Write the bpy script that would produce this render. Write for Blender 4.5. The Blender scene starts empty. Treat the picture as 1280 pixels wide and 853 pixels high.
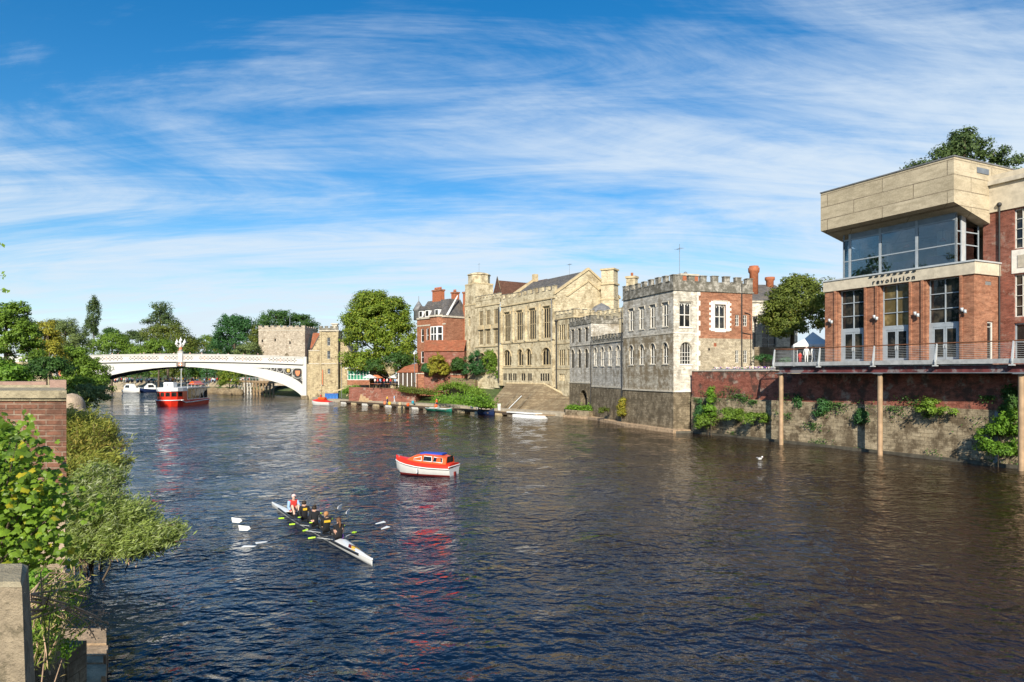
import bpy, math, random
import numpy as np
from mathutils import Vector, Matrix
R = math.radians
random.seed(7)
rng = np.random.default_rng(11)
SC = bpy.context.scene
COL = SC.collection
F, HX, HY, CH = 853.0, 640.0, 467.0, 7.0     # focal length in px, optical axis column, horizon row, eye height

def at(px, py, Y):
    return Vector(((px-HX)/F*Y, Y, CH+(HY-py)/F*Y))
def gp(px, py, z=0.0):
    Y = (CH-z)*F/(py-HY)
    return Vector(((px-HX)/F*Y, Y, z))

# ---------------------------------------------------------------- camera, world, sun
cam_d = bpy.data.cameras.new('camera'); cam = bpy.data.objects.new('camera', cam_d); COL.objects.link(cam)
cam.location = (0, 0, CH); cam.rotation_euler = (R(90), 0, 0)
cam_d.sensor_width = 36.0; cam_d.lens = 36.0*F/1280.0
cam_d.shift_y = (HY-426.5)/1280.0
cam_d.clip_start = 0.2; cam_d.clip_end = 8000
SC.camera = cam

SUN_AZ = Vector((-0.10, -1.0, 0)).normalized()
SUN_EL = R(29)
sun_dir = Vector((SUN_AZ.x*math.cos(SUN_EL), SUN_AZ.y*math.cos(SUN_EL), math.sin(SUN_EL)))
sd = bpy.data.lights.new('sun', 'SUN'); sun = bpy.data.objects.new('sun', sd); COL.objects.link(sun)
sd.energy = 4.8; sd.angle = R(0.55); sd.color = (1.0, 0.92, 0.78)
sun.rotation_euler = sun_dir.to_track_quat('Z', 'Y').to_euler()

def nd(nt, typ, **kw):
    n = nt.nodes.new(typ)
    for k, v in kw.items():
        setattr(n, k, v)
    return n
def lk(nt, a, b): nt.links.new(a, b)
def setin(n, **kw):
    for k, v in kw.items():
        n.inputs[k.replace('_', ' ')].default_value = v

W = bpy.data.worlds.new('World'); SC.world = W; W.use_nodes = True
nt = W.node_tree; nt.nodes.clear()
out = nd(nt, 'ShaderNodeOutputWorld'); bg = nd(nt, 'ShaderNodeBackground'); bg.inputs['Strength'].default_value = 0.092
sky = nd(nt, 'ShaderNodeTexSky'); sky.sky_type = 'NISHITA'; sky.sun_disc = False
sky.sun_elevation = SUN_EL; sky.sun_rotation = math.atan2(SUN_AZ.x, SUN_AZ.y)
sky.air_density = 1.0; sky.dust_density = 0.4; sky.ozone_density = 2.5; sky.altitude = 0
tc = nd(nt, 'ShaderNodeTexCoord')
sep = nd(nt, 'ShaderNodeSeparateXYZ'); lk(nt, tc.outputs['Generated'], sep.inputs[0])
def mth(nt, op, a, b=None, clamp=False):
    n = nd(nt, 'ShaderNodeMath', operation=op, use_clamp=clamp)
    for i, x in enumerate([a, b]):
        if x is None: continue
        if isinstance(x, (int, float)): n.inputs[i].default_value = x
        else: lk(nt, x, n.inputs[i])
    return n.outputs[0]
zz = mth(nt, 'ADD', mth(nt, 'MAXIMUM', sep.outputs[2], 0.0), 0.16)
cx = mth(nt, 'DIVIDE', sep.outputs[0], zz); cy = mth(nt, 'DIVIDE', sep.outputs[1], zz)
cmb = nd(nt, 'ShaderNodeCombineXYZ'); lk(nt, cx, cmb.inputs[0]); lk(nt, cy, cmb.inputs[1])
def cirrus(rot, scale, nscale, detail, rough, dist, off=(0, 0, 0)):
    mp = nd(nt, 'ShaderNodeMapping'); mp.inputs['Rotation'].default_value = (0, 0, R(rot)); mp.inputs['Scale'].default_value = scale
    mp.inputs['Location'].default_value = off
    lk(nt, cmb.outputs[0], mp.inputs[0])
    n = nd(nt, 'ShaderNodeTexNoise'); n.inputs['Scale'].default_value = nscale; n.inputs['Detail'].default_value = detail
    n.inputs['Roughness'].default_value = rough; n.inputs['Distortion'].default_value = dist
    lk(nt, mp.outputs[0], n.inputs['Vector']); return n.outputs['Fac']
def ramp(nt, v, a, b, c0=0.0, c1=1.0):
    n = nd(nt, 'ShaderNodeMapRange'); n.interpolation_type = 'SMOOTHSTEP'
    n.inputs[1].default_value = a; n.inputs[2].default_value = b; n.inputs[3].default_value = c0; n.inputs[4].default_value = c1
    lk(nt, v, n.inputs[0]); return n.outputs[0]
n1 = cirrus(38, (0.6, 1.35, 1), 0.85, 9, 0.64, 1.1, (1.9, 3.4, 0))
n2 = cirrus(52, (0.5, 2.4, 1), 1.6, 10, 0.68, 1.2, (5.1, .3, 0))
n3 = cirrus(0, (1, 1, 1), 0.33, 3, 0.5, 0.3, (2.3, 7.7, 0))
m = mth(nt, 'ADD', mth(nt, 'MULTIPLY', n1, 0.55), mth(nt, 'ADD', mth(nt, 'MULTIPLY', n2, 0.30), mth(nt, 'MULTIPLY', n3, 0.20)))
# more veil towards the east (right) and towards the horizon
east = mth(nt, 'MULTIPLY', sep.outputs[0], 0.09)
low = mth(nt, 'MULTIPLY', mth(nt, 'SUBTRACT', 0.40, sep.outputs[2]), 0.48)
m = mth(nt, 'ADD', m, mth(nt, 'ADD', east, low))
cov = ramp(nt, m, 0.465, 0.715, 0.0, 0.92)
hz = ramp(nt, sep.outputs[2], -0.02, 0.22, 0.22, 0.0)
cov = mth(nt, 'MAXIMUM', cov, hz)
hs = nd(nt, 'ShaderNodeHueSaturation'); hs.inputs['Saturation'].default_value = 1.42; hs.inputs['Value'].default_value = 1.10
hs.inputs['Hue'].default_value = 0.499
lk(nt, sky.outputs[0], hs.inputs['Color'])
mx = nd(nt, 'ShaderNodeMix', data_type='RGBA'); lk(nt, cov, mx.inputs[0]); lk(nt, hs.outputs[0], mx.inputs[6])
mx.inputs[7].default_value = (5.5, 6.3, 7.1, 1)
lk(nt, mx.outputs[2], bg.inputs['Color']); lk(nt, bg.outputs[0], out.inputs[0])

SC.view_settings.view_transform = 'Standard'; SC.view_settings.look = 'None'
SC.view_settings.exposure = 0.55; SC.view_settings.gamma = 1.0
SC.cycles.max_bounces = 6; SC.cycles.diffuse_bounces = 2; SC.cycles.glossy_bounces = 3; SC.cycles.transmission_bounces = 3
SC.cycles.caustics_reflective = False; SC.cycles.caustics_refractive = False
try:
    SC.cycles.use_denoising = True
except Exception: pass

# ---------------------------------------------------------------- materials
MATS = {}
def newmat(name):
    m = bpy.data.materials.new(name); m.use_nodes = True; nt = m.node_tree; nt.nodes.clear()
    o = nd(nt, 'ShaderNodeOutputMaterial'); p = nd(nt, 'ShaderNodeBsdfPrincipled'); lk(nt, p.outputs[0], o.inputs[0])
    MATS[name] = m
    return m, nt, p
def c4(c): return (c[0], c[1], c[2], 1.0)
def uvw(nt, rot=0.0):
    """wall coordinates: x+y along the wall, z up (Object space)"""
    t = nd(nt, 'ShaderNodeTexCoord'); s = nd(nt, 'ShaderNodeSeparateXYZ'); lk(nt, t.outputs['Object'], s.inputs[0])
    a = mth(nt, 'ADD', s.outputs[0], s.outputs[1]); c = nd(nt, 'ShaderNodeCombineXYZ')
    lk(nt, a, c.inputs[0]); lk(nt, s.outputs[2], c.inputs[1]); return t, c.outputs[0], s
def noise(nt, vec, scale, detail=4, rough=0.55, dist=0.0, mapscale=None):
    if mapscale:
        mp = nd(nt, 'ShaderNodeMapping'); mp.inputs['Scale'].default_value = mapscale; lk(nt, vec, mp.inputs[0]); vec = mp.outputs[0]
    n = nd(nt, 'ShaderNodeTexNoise'); n.inputs['Scale'].default_value = scale; n.inputs['Detail'].default_value = detail
    n.inputs['Roughness'].default_value = rough; n.inputs['Distortion'].default_value = dist
    lk(nt, vec, n.inputs['Vector']); return n.outputs['Fac']
def mixc(nt, f, a, b, mode='MIX'):
    n = nd(nt, 'ShaderNodeMix', data_type='RGBA', blend_type=mode)
    if isinstance(f, (int, float)): n.inputs[0].default_value = f
    else: lk(nt, f, n.inputs[0])
    for i, x in ((6, a), (7, b)):
        if isinstance(x, tuple): n.inputs[i].default_value = c4(x)
        else: lk(nt, x, n.inputs[i])
    return n.outputs[2]
def bump(nt, p, h, dist=0.02, strength=1.0):
    b = nd(nt, 'ShaderNodeBump'); b.inputs['Distance'].default_value = dist; b.inputs['Strength'].default_value = strength
    lk(nt, h, b.inputs['Height']); lk(nt, b.outputs[0], p.inputs['Normal'])
def masonry(name, c1, c2, mortar, bw, bh, ms=0.012, stain=None, stain_amt=0.5, stain_lo=.5, stain_hi=.72, rough=0.9, bmp=0.012, patch=None, squash=1.0, vstreak=0.7, nsc=1.0, blot=1.0):
    m, nt, p = newmat(name)
    t, v, s = uvw(nt)
    wob = noise(nt, t.outputs['Object'], 1.7, 2)
    b = nd(nt, 'ShaderNodeTexBrick'); lk(nt, v, b.inputs['Vector'])
    b.inputs['Color1'].default_value = c4(c1); b.inputs['Color2'].default_value = c4(c2); b.inputs['Mortar'].default_value = c4(mortar)
    b.inputs['Scale'].default_value = 1.0; b.inputs['Mortar Size'].default_value = ms; b.inputs['Mortar Smooth'].default_value = 0.3
    b.inputs['Bias'].default_value = -0.1; b.inputs['Brick Width'].default_value = bw; b.inputs['Row Height'].default_value = bh
    col = b.outputs['Color']
    g = noise(nt, t.outputs['Object'], 0.45*nsc, 5, .6)
    col = mixc(nt, ramp(nt, g, .35, .65, 0, 0.55), col, tuple(x*0.55 for x in c1))
    mg = noise(nt, v, 2.3, 5, .75, mapscale=(.5, 1.5, 1))
    col = mixc(nt, ramp(nt, mg, .46, .60, 0, 0.7*blot), col, tuple(x*0.38 for x in c1))
    col = mixc(nt, ramp(nt, mg, .46, .32, 0, 0.6*blot), col, tuple(min(1, x*1.3) for x in c2))
    f = noise(nt, t.outputs['Object'], 9.0, 4, .7)
    col = mixc(nt, ramp(nt, f, .3, .7, 0.0, 0.35), col, tuple(min(1, x*1.35) for x in c2))
    if patch:
        g3 = noise(nt, t.outputs['Object'], 0.8*nsc, 6, .7)
        col = mixc(nt, ramp(nt, g3, patch[1], patch[1]+.1, 0, .85), col, patch[0])
    if stain:
        mp = nd(nt, 'ShaderNodeMapping'); mp.inputs['Scale'].default_value = (.8, .8, vstreak); lk(nt, t.outputs['Object'], mp.inputs[0])
        g2 = noise(nt, mp.outputs[0], 1.1*nsc, 7, .72)
        col = mixc(nt, ramp(nt, g2, stain_lo-.01, stain_hi-.08, 0, min(.92, stain_amt+.1)), col, stain)
        g4 = noise(nt, t.outputs['Object'], 3.6, 5, .75, mapscale=(.55, .55, .9))
        col = mixc(nt, ramp(nt, g4, .54, .66, 0, stain_amt*.5), col, tuple(x*.9 for x in stain))
    lk(nt, col, p.inputs['Base Color']); p.inputs['Roughness'].default_value = rough
    p.inputs['Specular IOR Level'].default_value = 0.25
    h = mth(nt, 'ADD', mth(nt, 'MULTIPLY', b.outputs['Fac'], -1.0), mth(nt, 'MULTIPLY', f, 0.9))
    bump(nt, p, h, bmp)
    return m
def plain(name, c, rough=0.6, var=0.25, scale=2.0, metallic=0.0, dark=None, dlo=.55, dhi=.7, damt=.6, bmp=0.0, spec=0.4, streak=None):
    m, nt, p = newmat(name)
    t = nd(nt, 'ShaderNodeTexCoord')
    f = noise(nt, t.outputs['Object'], scale, 6, .62)
    col = mixc(nt, ramp(nt, f, .3, .7), tuple(x*(1-var) for x in c), tuple(min(1, x*(1+var)) for x in c))
    if dark:
        f2 = noise(nt, t.outputs['Object'], scale*.6, 7, .7, mapscale=streak)
        col = mixc(nt, ramp(nt, f2, dlo, dhi, 0, damt), col, dark)
    lk(nt, col, p.inputs['Base Color']); p.inputs['Roughness'].default_value = rough; p.inputs['Metallic'].default_value = metallic
    p.inputs['Specular IOR Level'].default_value = spec
    if bmp: bump(nt, p, noise(nt, t.outputs['Object'], scale*6, 5, .7), bmp)
    return m
def leafmat(name, c_dark, c_light, yellow=None, yamt=0.15, trans=0.35, rough=.55):
    m, nt, p = newmat(name)
    g = nd(nt, 'ShaderNodeNewGeometry'); t = nd(nt, 'ShaderNodeTexCoord')
    rp = nd(nt, 'ShaderNodeValToRGB'); lk(nt, g.outputs['Random Per Island'], rp.inputs[0])
    e = rp.color_ramp.elements; e[0].position = 0; e[0].color = c4(c_dark); e[1].position = .8; e[1].color = c4(c_light)
    if yellow:
        x = rp.color_ramp.elements.new(1.0-yamt); x.color = c4(c_light)
        y = rp.color_ramp.elements.new(min(.999, 1.0-yamt+.02)); y.color = c4(yellow)
        e[-1].color = c4(yellow)
    f = noise(nt, t.outputs['Object'], 0.45, 2)
    col = mixc(nt, ramp(nt, f, .35, .65, 0, .5), rp.outputs[0], tuple(min(1, x*1.35) for x in c_light))
    lk(nt, col, p.inputs['Base Color']); p.inputs['Roughness'].default_value = rough; p.inputs['Specular IOR Level'].default_value = .3
    tr = nd(nt, 'ShaderNodeBsdfTranslucent'); mxs = nd(nt, 'ShaderNodeMixShader'); mxs.inputs[0].default_value = trans
    hs = nd(nt, 'ShaderNodeHueSaturation'); hs.inputs['Value'].default_value = 1.25; hs.inputs['Hue'].default_value = .485; lk(nt, col, hs.inputs['Color'])
    lk(nt, hs.outputs[0], tr.inputs[0]); lk(nt, p.outputs[0], mxs.inputs[1]); lk(nt, tr.outputs[0], mxs.inputs[2])
    o = [n for n in nt.nodes if n.type == 'OUTPUT_MATERIAL'][0]; lk(nt, mxs.outputs[0], o.inputs[0])
    return m
def glassmat(name, c=(0.02, 0.025, 0.03), rough=0.03, var=(0.10, 0.09, 0.07), spec=0.5, coat=0.0, vscale=.7, ior=1.5):
    m, nt, p = newmat(name); t = nd(nt, 'ShaderNodeTexCoord')
    f = noise(nt, t.outputs['Object'], vscale, 3, .6)
    lk(nt, mixc(nt, ramp(nt, f, .45, .7), c, var), p.inputs['Base Color'])
    p.inputs['Roughness'].default_value = rough; p.inputs['IOR'].default_value = ior
    bump(nt, p, noise(nt, t.outputs['Object'], 0.8, 2), 0.015)
    return m

# masonry
masonry('orange_brick', (.28, .10, .055), (.47, .205, .11), (.42, .31, .22), .26, .088, .013, bmp=.012, stain=(.20, .10, .06), stain_amt=.45)
masonry('dark_brick', (.20, .062, .04), (.33, .11, .07), (.30, .24, .20), .235, .078, .012, patch=((.34, .25, .20), .54), bmp=.006)
masonry('quay_brick', (.26, .07, .045), (.38, .135, .09), (.27, .18, .14), .26, .09, .014, stain=(.07, .045, .035), stain_amt=.75, stain_lo=.47, stain_hi=.68, patch=((.38, .31, .25), .54), bmp=.01)
masonry('quay_stone', (.34, .27, .17), (.45, .37, .25), (.17, .13, .08), .75, .34, .014, stain=(.085, .06, .035), stain_amt=.7, stain_lo=.45, stain_hi=.68, bmp=.03)
masonry('pier_brick', (.13, .06, .04), (.27, .125, .08), (.31, .25, .19), .235, .078, .013, stain=(.09, .05, .035), stain_amt=.5, bmp=.02, nsc=2.5)
masonry('white_ashlar', (.62, .57, .47), (.76, .71, .61), (.46, .41, .33), .72, .31, .008, stain=(.26, .23, .18), stain_amt=.6, stain_lo=.48, stain_hi=.72, bmp=.01)
masonry('grey_ashlar', (.47, .44, .38), (.66, .62, .54), (.30, .27, .22), .66, .29, .012, stain=(.20, .165, .115), stain_amt=.68, stain_lo=.46, stain_hi=.70, bmp=.012)
masonry('stained_ashlar', (.44, .39, .30), (.58, .53, .43), (.27, .24, .18), .66, .29, .012, stain=(.17, .125, .07), stain_amt=.75, stain_lo=.42, stain_hi=.66, bmp=.012)
masonry('cream_ashlar', (.57, .48, .31), (.71, .62, .43), (.38, .30, .19), .70, .32, .012, stain=(.22, .165, .09), stain_amt=.62, blot=.6, stain_lo=.46, stain_hi=.70, bmp=.012, nsc=.7)
masonry('dark_ashlar', (.25, .20, .13), (.34, .28, .19), (.13, .10, .06), .62, .27, .012, stain=(.085, .065, .04), stain_amt=.65, stain_lo=.42, stain_hi=.66, bmp=.02)
masonry('weathered_parapet', (.36, .34, .29), (.46, .43, .37), (.30, .27, .22), .8, .36, .006, stain=(.12, .11, .085), stain_amt=.8, stain_lo=.40, stain_hi=.64, bmp=.012, nsc=1.6)
masonry('rubble_stone', (.44, .38, .27), (.62, .54, .40), (.34, .27, .18), .34, .17, .03, stain=(.22, .18, .12), stain_amt=.6, patch=((.74, .66, .52), .60), bmp=.03)
masonry('tower_rubble', (.40, .33, .25), (.66, .58, .46), (.30, .24, .17), .42, .24, .03, stain=(.20, .15, .10), stain_amt=.55, patch=((.72, .62, .48), .56), bmp=.03)
masonry('yellow_ashlar', (.45, .365, .22), (.57, .475, .30), (.30, .23, .14), .55, .27, .012, stain=(.17, .125, .075), stain_amt=.75, bmp=.02)
masonry('victorian_brick', (.25, .09, .05), (.42, .17, .09), (.34, .25, .18), .24, .08, .010, bmp=.006)
masonry('revetment_stone', (.25, .19, .115), (.33, .26, .16), (.19, .14, .085), .9, .5, .014, stain=(.17, .12, .07), stain_amt=.6, stain_lo=.42, stain_hi=.66, bmp=.04)
masonry('panel_concrete', (.46, .385, .26), (.54, .46, .325), (.12, .09, .06), 5.6, 1.2, .05, stain=(.27, .22, .14), stain_amt=.3, stain_lo=.46, stain_hi=.7, bmp=.006, vstreak=3.2, blot=.25)
masonry('slate', (.105, .10, .10), (.15, .14, .135), (.06, .06, .06), .35, .2, .01, stain=(.2, .17, .12), stain_amt=.4, bmp=.02)
masonry('red_tile', (.30, .095, .05), (.44, .16, .08), (.26, .09, .05), .22, .16, .012, stain=(.22, .12, .07), stain_amt=.5, bmp=.03)
masonry('brown_tile', (.13, .065, .045), (.18, .09, .06), (.08, .04, .03), .22, .16, .012, bmp=.03)
plain('concrete_band', (.56, .49, .37), .85, .15, 1.5, dark=(.24, .2, .14), damt=.5, bmp=.006)
plain('stone_trim', (.50, .45, .36), .85, .18, 2.0, dark=(.2, .17, .12), damt=.55, bmp=.008)
plain('cream_trim', (.50, .40, .24), .85, .18, 2.0, dark=(.2, .15, .09), damt=.5, bmp=.008)
plain('white_trim', (.74, .70, .62), .8, .1, 3, dark=(.35, .31, .25), damt=.35)
plain('bridge_white', (.56, .55, .51), .5, .06, .6, dark=(.52, .44, .32), dlo=.6, dhi=.8, damt=.45, streak=(2, 2, .3))
plain('bridge_shade', (.045, .045, .042), .8, .3, 1)
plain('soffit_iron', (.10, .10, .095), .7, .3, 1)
plain('ornament_grey', (.20, .17, .15), .7, .3, 3)
plain('ornament_red', (.42, .24, .18), .7, .2, 3)
plain('base_stone', (.40, .31, .22), .95, .25, 3, dark=(.16, .12, .09), damt=.6, bmp=.04)
plain('river_sand', (.36, .29, .19), .95, .2, .4, dark=(.2, .16, .1), damt=.5, bmp=.02)
plain('deck_edge', (.34, .35, .35), .6, .2, 2)
plain('gold_paint', (.60, .42, .10), .4, .15, 3)
plain('terracotta_red', (.62, .20, .09), .6, .15, 3)
plain('chimney_orange', (.36, .12, .055), .8, .25, 3, dark=(.15, .07, .04), damt=.5)
plain('paint_white', (.80, .80, .78), .35, .05, 2)
plain('gel_white', (.78, .78, .75), .25, .05, 1.2, dark=(.5, .48, .42), damt=.3)
plain('boat_red', (.72, .035, .015), .28, .08, 1.5)
plain('boat_maroon', (.16, .015, .012), .5, .2, 2)
plain('boat_orange', (.74, .10, .015), .3, .08, 1.5)
plain('boat_blue', (.02, .07, .42), .5, .15, 2)
plain('tarp_blue', (.02, .13, .42), .6, .3, 1.5)
plain('boat_green', (.02, .16, .11), .45, .2, 2)
plain('boat_navy', (.015, .03, .09), .4, .2, 2)
plain('carbon_black', (.02, .02, .022), .3, .2, 3)
plain('steel_grey', (.20, .22, .24), .45, .15, 2, metallic=.3)
plain('steel_light', (.52, .54, .54), .4, .1, 2, metallic=.2)
plain('window_grey', (.33, .37, .40), .45, .1, 2)
plain('window_white', (.66, .64, .58), .6, .1, 2)
plain('window_lead', (.10, .095, .085), .7, .2, 2)
plain('rust_steel', (.10, .055, .04), .7, .35, 3)
plain('maroon_paint', (.12, .03, .03), .6, .4, 2, dark=(.22, .21, .21), dlo=.5, dhi=.6, damt=.8)
plain('pink_steel', (.40, .27, .16), .6, .25, 1.0, dark=(.16, .08, .055), damt=.8, streak=(2, 2, .2))
plain('handrail_wood', (.16, .07, .035), .5, .2, 6)
plain('timber', (.36, .25, .14), .8, .3, 4)
plain('dark_timber', (.07, .05, .035), .85, .3, 4)
plain('bark', (.10, .075, .05), .95, .35, 4, bmp=.02)
plain('twig_brown', (.40, .27, .18), .9, .3, 8)
plain('lead_grey', (.17, .17, .17), .6, .25, 2)
plain('pipe_black', (.03, .03, .03), .5, .2, 4)
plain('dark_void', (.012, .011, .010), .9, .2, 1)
plain('canvas_white', (.72, .72, .70), .8, .06, 2)
plain('canvas_green', (.03, .22, .13), .8, .2, 2)
plain('paving', (.40, .34, .25), .9, .2, 1.2, dark=(.2, .16, .11), damt=.6, bmp=.02)
plain('ledge_stone', (.44, .31, .19), .9, .35, 2.2, dark=(.12, .09, .06), damt=.7, bmp=.05)
plain('wet_stone', (.09, .08, .06), .5, .35, 1.6, dark=(.03, .04, .02), damt=.7, bmp=.03)
plain('old_concrete', (.33, .265, .18), .95, .22, 6, dark=(.12, .10, .06), dlo=.52, dhi=.62, damt=.7, bmp=.03)
plain('cap_stone', (.34, .29, .19), .95, .25, 4, dark=(.10, .09, .06), damt=.85, bmp=.03)
plain('pink_stone', (.32, .21, .165), .95, .15, 4, bmp=.02)
plain('grass', (.07, .10, .028), .95, .35, 1.4, dark=(.16, .13, .05), damt=.5, bmp=.05)
plain('asphalt', (.05, .05, .05), .9, .2, 1.5)
plain('skin', (.55, .33, .24), .6, .06, 5)
plain('skin_pale', (.62, .40, .30), .6, .06, 5)
plain('cloth_black', (.012, .012, .014), .85, .2, 5)
plain('cloth_navy', (.02, .03, .07), .85, .2, 5)
plain('cloth_white', (.74, .73, .70), .85, .06, 5)
plain('cloth_blue', (.28, .42, .60), .85, .1, 5)
plain('cloth_red', (.55, .04, .03), .8, .1, 5)
plain('cloth_yellow', (.68, .42, .03), .8, .1, 5)
plain('cloth_purple', (.18, .06, .35), .8, .1, 5)
plain('cloth_teal', (.03, .28, .36), .8, .1, 5)
plain('cloth_grey', (.25, .25, .26), .85, .1, 5)
plain('cap_pink', (.74, .50, .46), .8, .06, 5)
plain('hair_dark', (.03, .018, .01), .7, .2, 8)
plain('hair_brown', (.14, .065, .03), .7, .2, 8)
plain('hair_ginger', (.42, .20, .08), .7, .2, 8)
plain('hair_blonde', (.48, .33, .16), .7, .2, 8)
plain('neon_green', (.42, .66, .04), .5, .05, 5)
plain('buoy_orange', (.75, .13, .02), .5, .1, 5)
plain('flower_mix', (.55, .4, .5), .8, .3, 9)
plain('bird_white', (.8, .8, .78), .7, .05, 5)
glassmat('glass_dark', (.012, .014, .016), var=(.07, .06, .045), vscale=.9)
glassmat('glass_old', (.006, .006, .006), rough=.2, var=(.03, .024, .016), vscale=1.2, ior=1.25)
glassmat('glass_lounge_old', (.02, .028, .035), rough=.015, var=(.06, .07, .08), vscale=.25, ior=1.9)
glassmat('glass_teal', (.03, .20, .18), rough=.05, var=(.12, .42, .36), vscale=.7)
glassmat('glass_bronze', (.10, .075, .03), rough=.06, var=(.30, .23, .10), vscale=.6)
def clearglass(name, tint, refl=.32):
    m, nt, p = newmat(name); o = [n for n in nt.nodes if n.type == 'OUTPUT_MATERIAL'][0]
    tr = nd(nt, 'ShaderNodeBsdfTransparent'); tr.inputs[0].default_value = c4(tint); gl = nd(nt, 'ShaderNodeBsdfGlossy'); gl.inputs['Roughness'].default_value = .01; gl.inputs[0].default_value = (.9, .95, 1, 1)
    fr = nd(nt, 'ShaderNodeFresnel'); fr.inputs[0].default_value = 1.6; a = mth(nt, 'ADD', fr.outputs[0], refl, True); ms = nd(nt, 'ShaderNodeMixShader')
    lk(nt, a, ms.inputs[0]); lk(nt, tr.outputs[0], ms.inputs[1]); lk(nt, gl.outputs[0], ms.inputs[2]); lk(nt, ms.outputs[0], o.inputs[0]); return m
clearglass('glass_lounge', (.80, .82, .82), .03); clearglass('glass_clear_teal', (.20, .75, .68), .18)
plain('lounge_wall', (.34, .24, .17), .7, .3, .6); plain('lounge_floor', (.10, .07, .05), .6, .2, 1); plain('lounge_sofa', (.32, .20, .24), .8, .2, 2); plain('lounge_white', (.55, .53, .50), .8, .1, 1)
# leaves
leafmat('leaf_lime', (.05, .09, .010), (.20, .28, .03), (.30, .29, .03), .12)
leafmat('leaf_dark', (.02, .055, .012), (.07, .15, .03))
leafmat('leaf_deep', (.018, .065, .022), (.06, .16, .045))
leafmat('leaf_mid', (.05, .10, .012), (.18, .29, .035))
leafmat('leaf_olive', (.045, .075, .012), (.16, .20, .035), (.22, .19, .04), .08)
leafmat('leaf_yellow', (.16, .17, .02), (.34, .33, .04), (.40, .30, .03), .2)
leafmat('leaf_greygreen', (.06, .09, .03), (.20, .26, .085), None)
leafmat('leaf_willow', (.10, .15, .03), (.30, .38, .09), (.42, .46, .26), .25, trans=.4)
leafmat('leaf_willow_gold', (.12, .15, .025), (.32, .35, .06), (.42, .34, .08), .25, trans=.4)
leafmat('leaf_conifer', (.03, .06, .018), (.10, .15, .045))
leafmat('leaf_maple', (.06, .12, .012), (.20, .32, .03), (.50, .42, .03), .07, trans=.45, rough=.4)
leafmat('leaf_grass', (.09, .13, .02), (.22, .27, .05), (.42, .33, .14), .2)
leafmat('leaf_fresh', (.05, .12, .01), (.16, .30, .03), None)

# water
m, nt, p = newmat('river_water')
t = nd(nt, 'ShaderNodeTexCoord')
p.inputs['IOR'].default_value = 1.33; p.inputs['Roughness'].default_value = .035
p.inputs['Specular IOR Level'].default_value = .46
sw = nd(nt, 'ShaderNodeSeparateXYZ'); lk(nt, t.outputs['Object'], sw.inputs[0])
silt_reflect = mth(nt, 'ADD', mth(nt, 'ADD', sw.outputs[0], mth(nt, 'MULTIPLY', sw.outputs[1], .52)), mth(nt, 'MULTIPLY', noise(nt, t.outputs['Object'], .05, 3), 26))
reflect_tint = ramp(nt, silt_reflect, 16, 50)
lk(nt, mixc(nt, reflect_tint, (.0022, .010, .027), (.018, .0085, .003)), p.inputs['Base Color'])  # blue to brown base colour paints in sky and building reflections, besides silt
a = noise(nt, t.outputs['Object'], 1.15, 2, .5, .45, mapscale=(1.0, 1.25, 1))
b = noise(nt, t.outputs['Object'], 2.9, 3, .5, .3, mapscale=(1.0, 1.2, 1))
mpw = nd(nt, 'ShaderNodeMapping'); mpw.inputs['Rotation'].default_value = (0, 0, R(24)); mpw.inputs['Scale'].default_value = (.35, .9, 1)
lk(nt, t.outputs['Object'], mpw.inputs[0])
c = noise(nt, mpw.outputs[0], .45, 2, .5, .6)
gust = ramp(nt, noise(nt, t.outputs['Object'], .045, 3, .6, .8), .36, .62, .45, 1.15)
h = mth(nt, 'ADD', mth(nt, 'MULTIPLY', a, .31), mth(nt, 'ADD', mth(nt, 'MULTIPLY', b, .13), mth(nt, 'MULTIPLY', c, .10)))
h = mth(nt, 'MULTIPLY', h, gust)
bump(nt, p, h, 1.0, .8)

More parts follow.
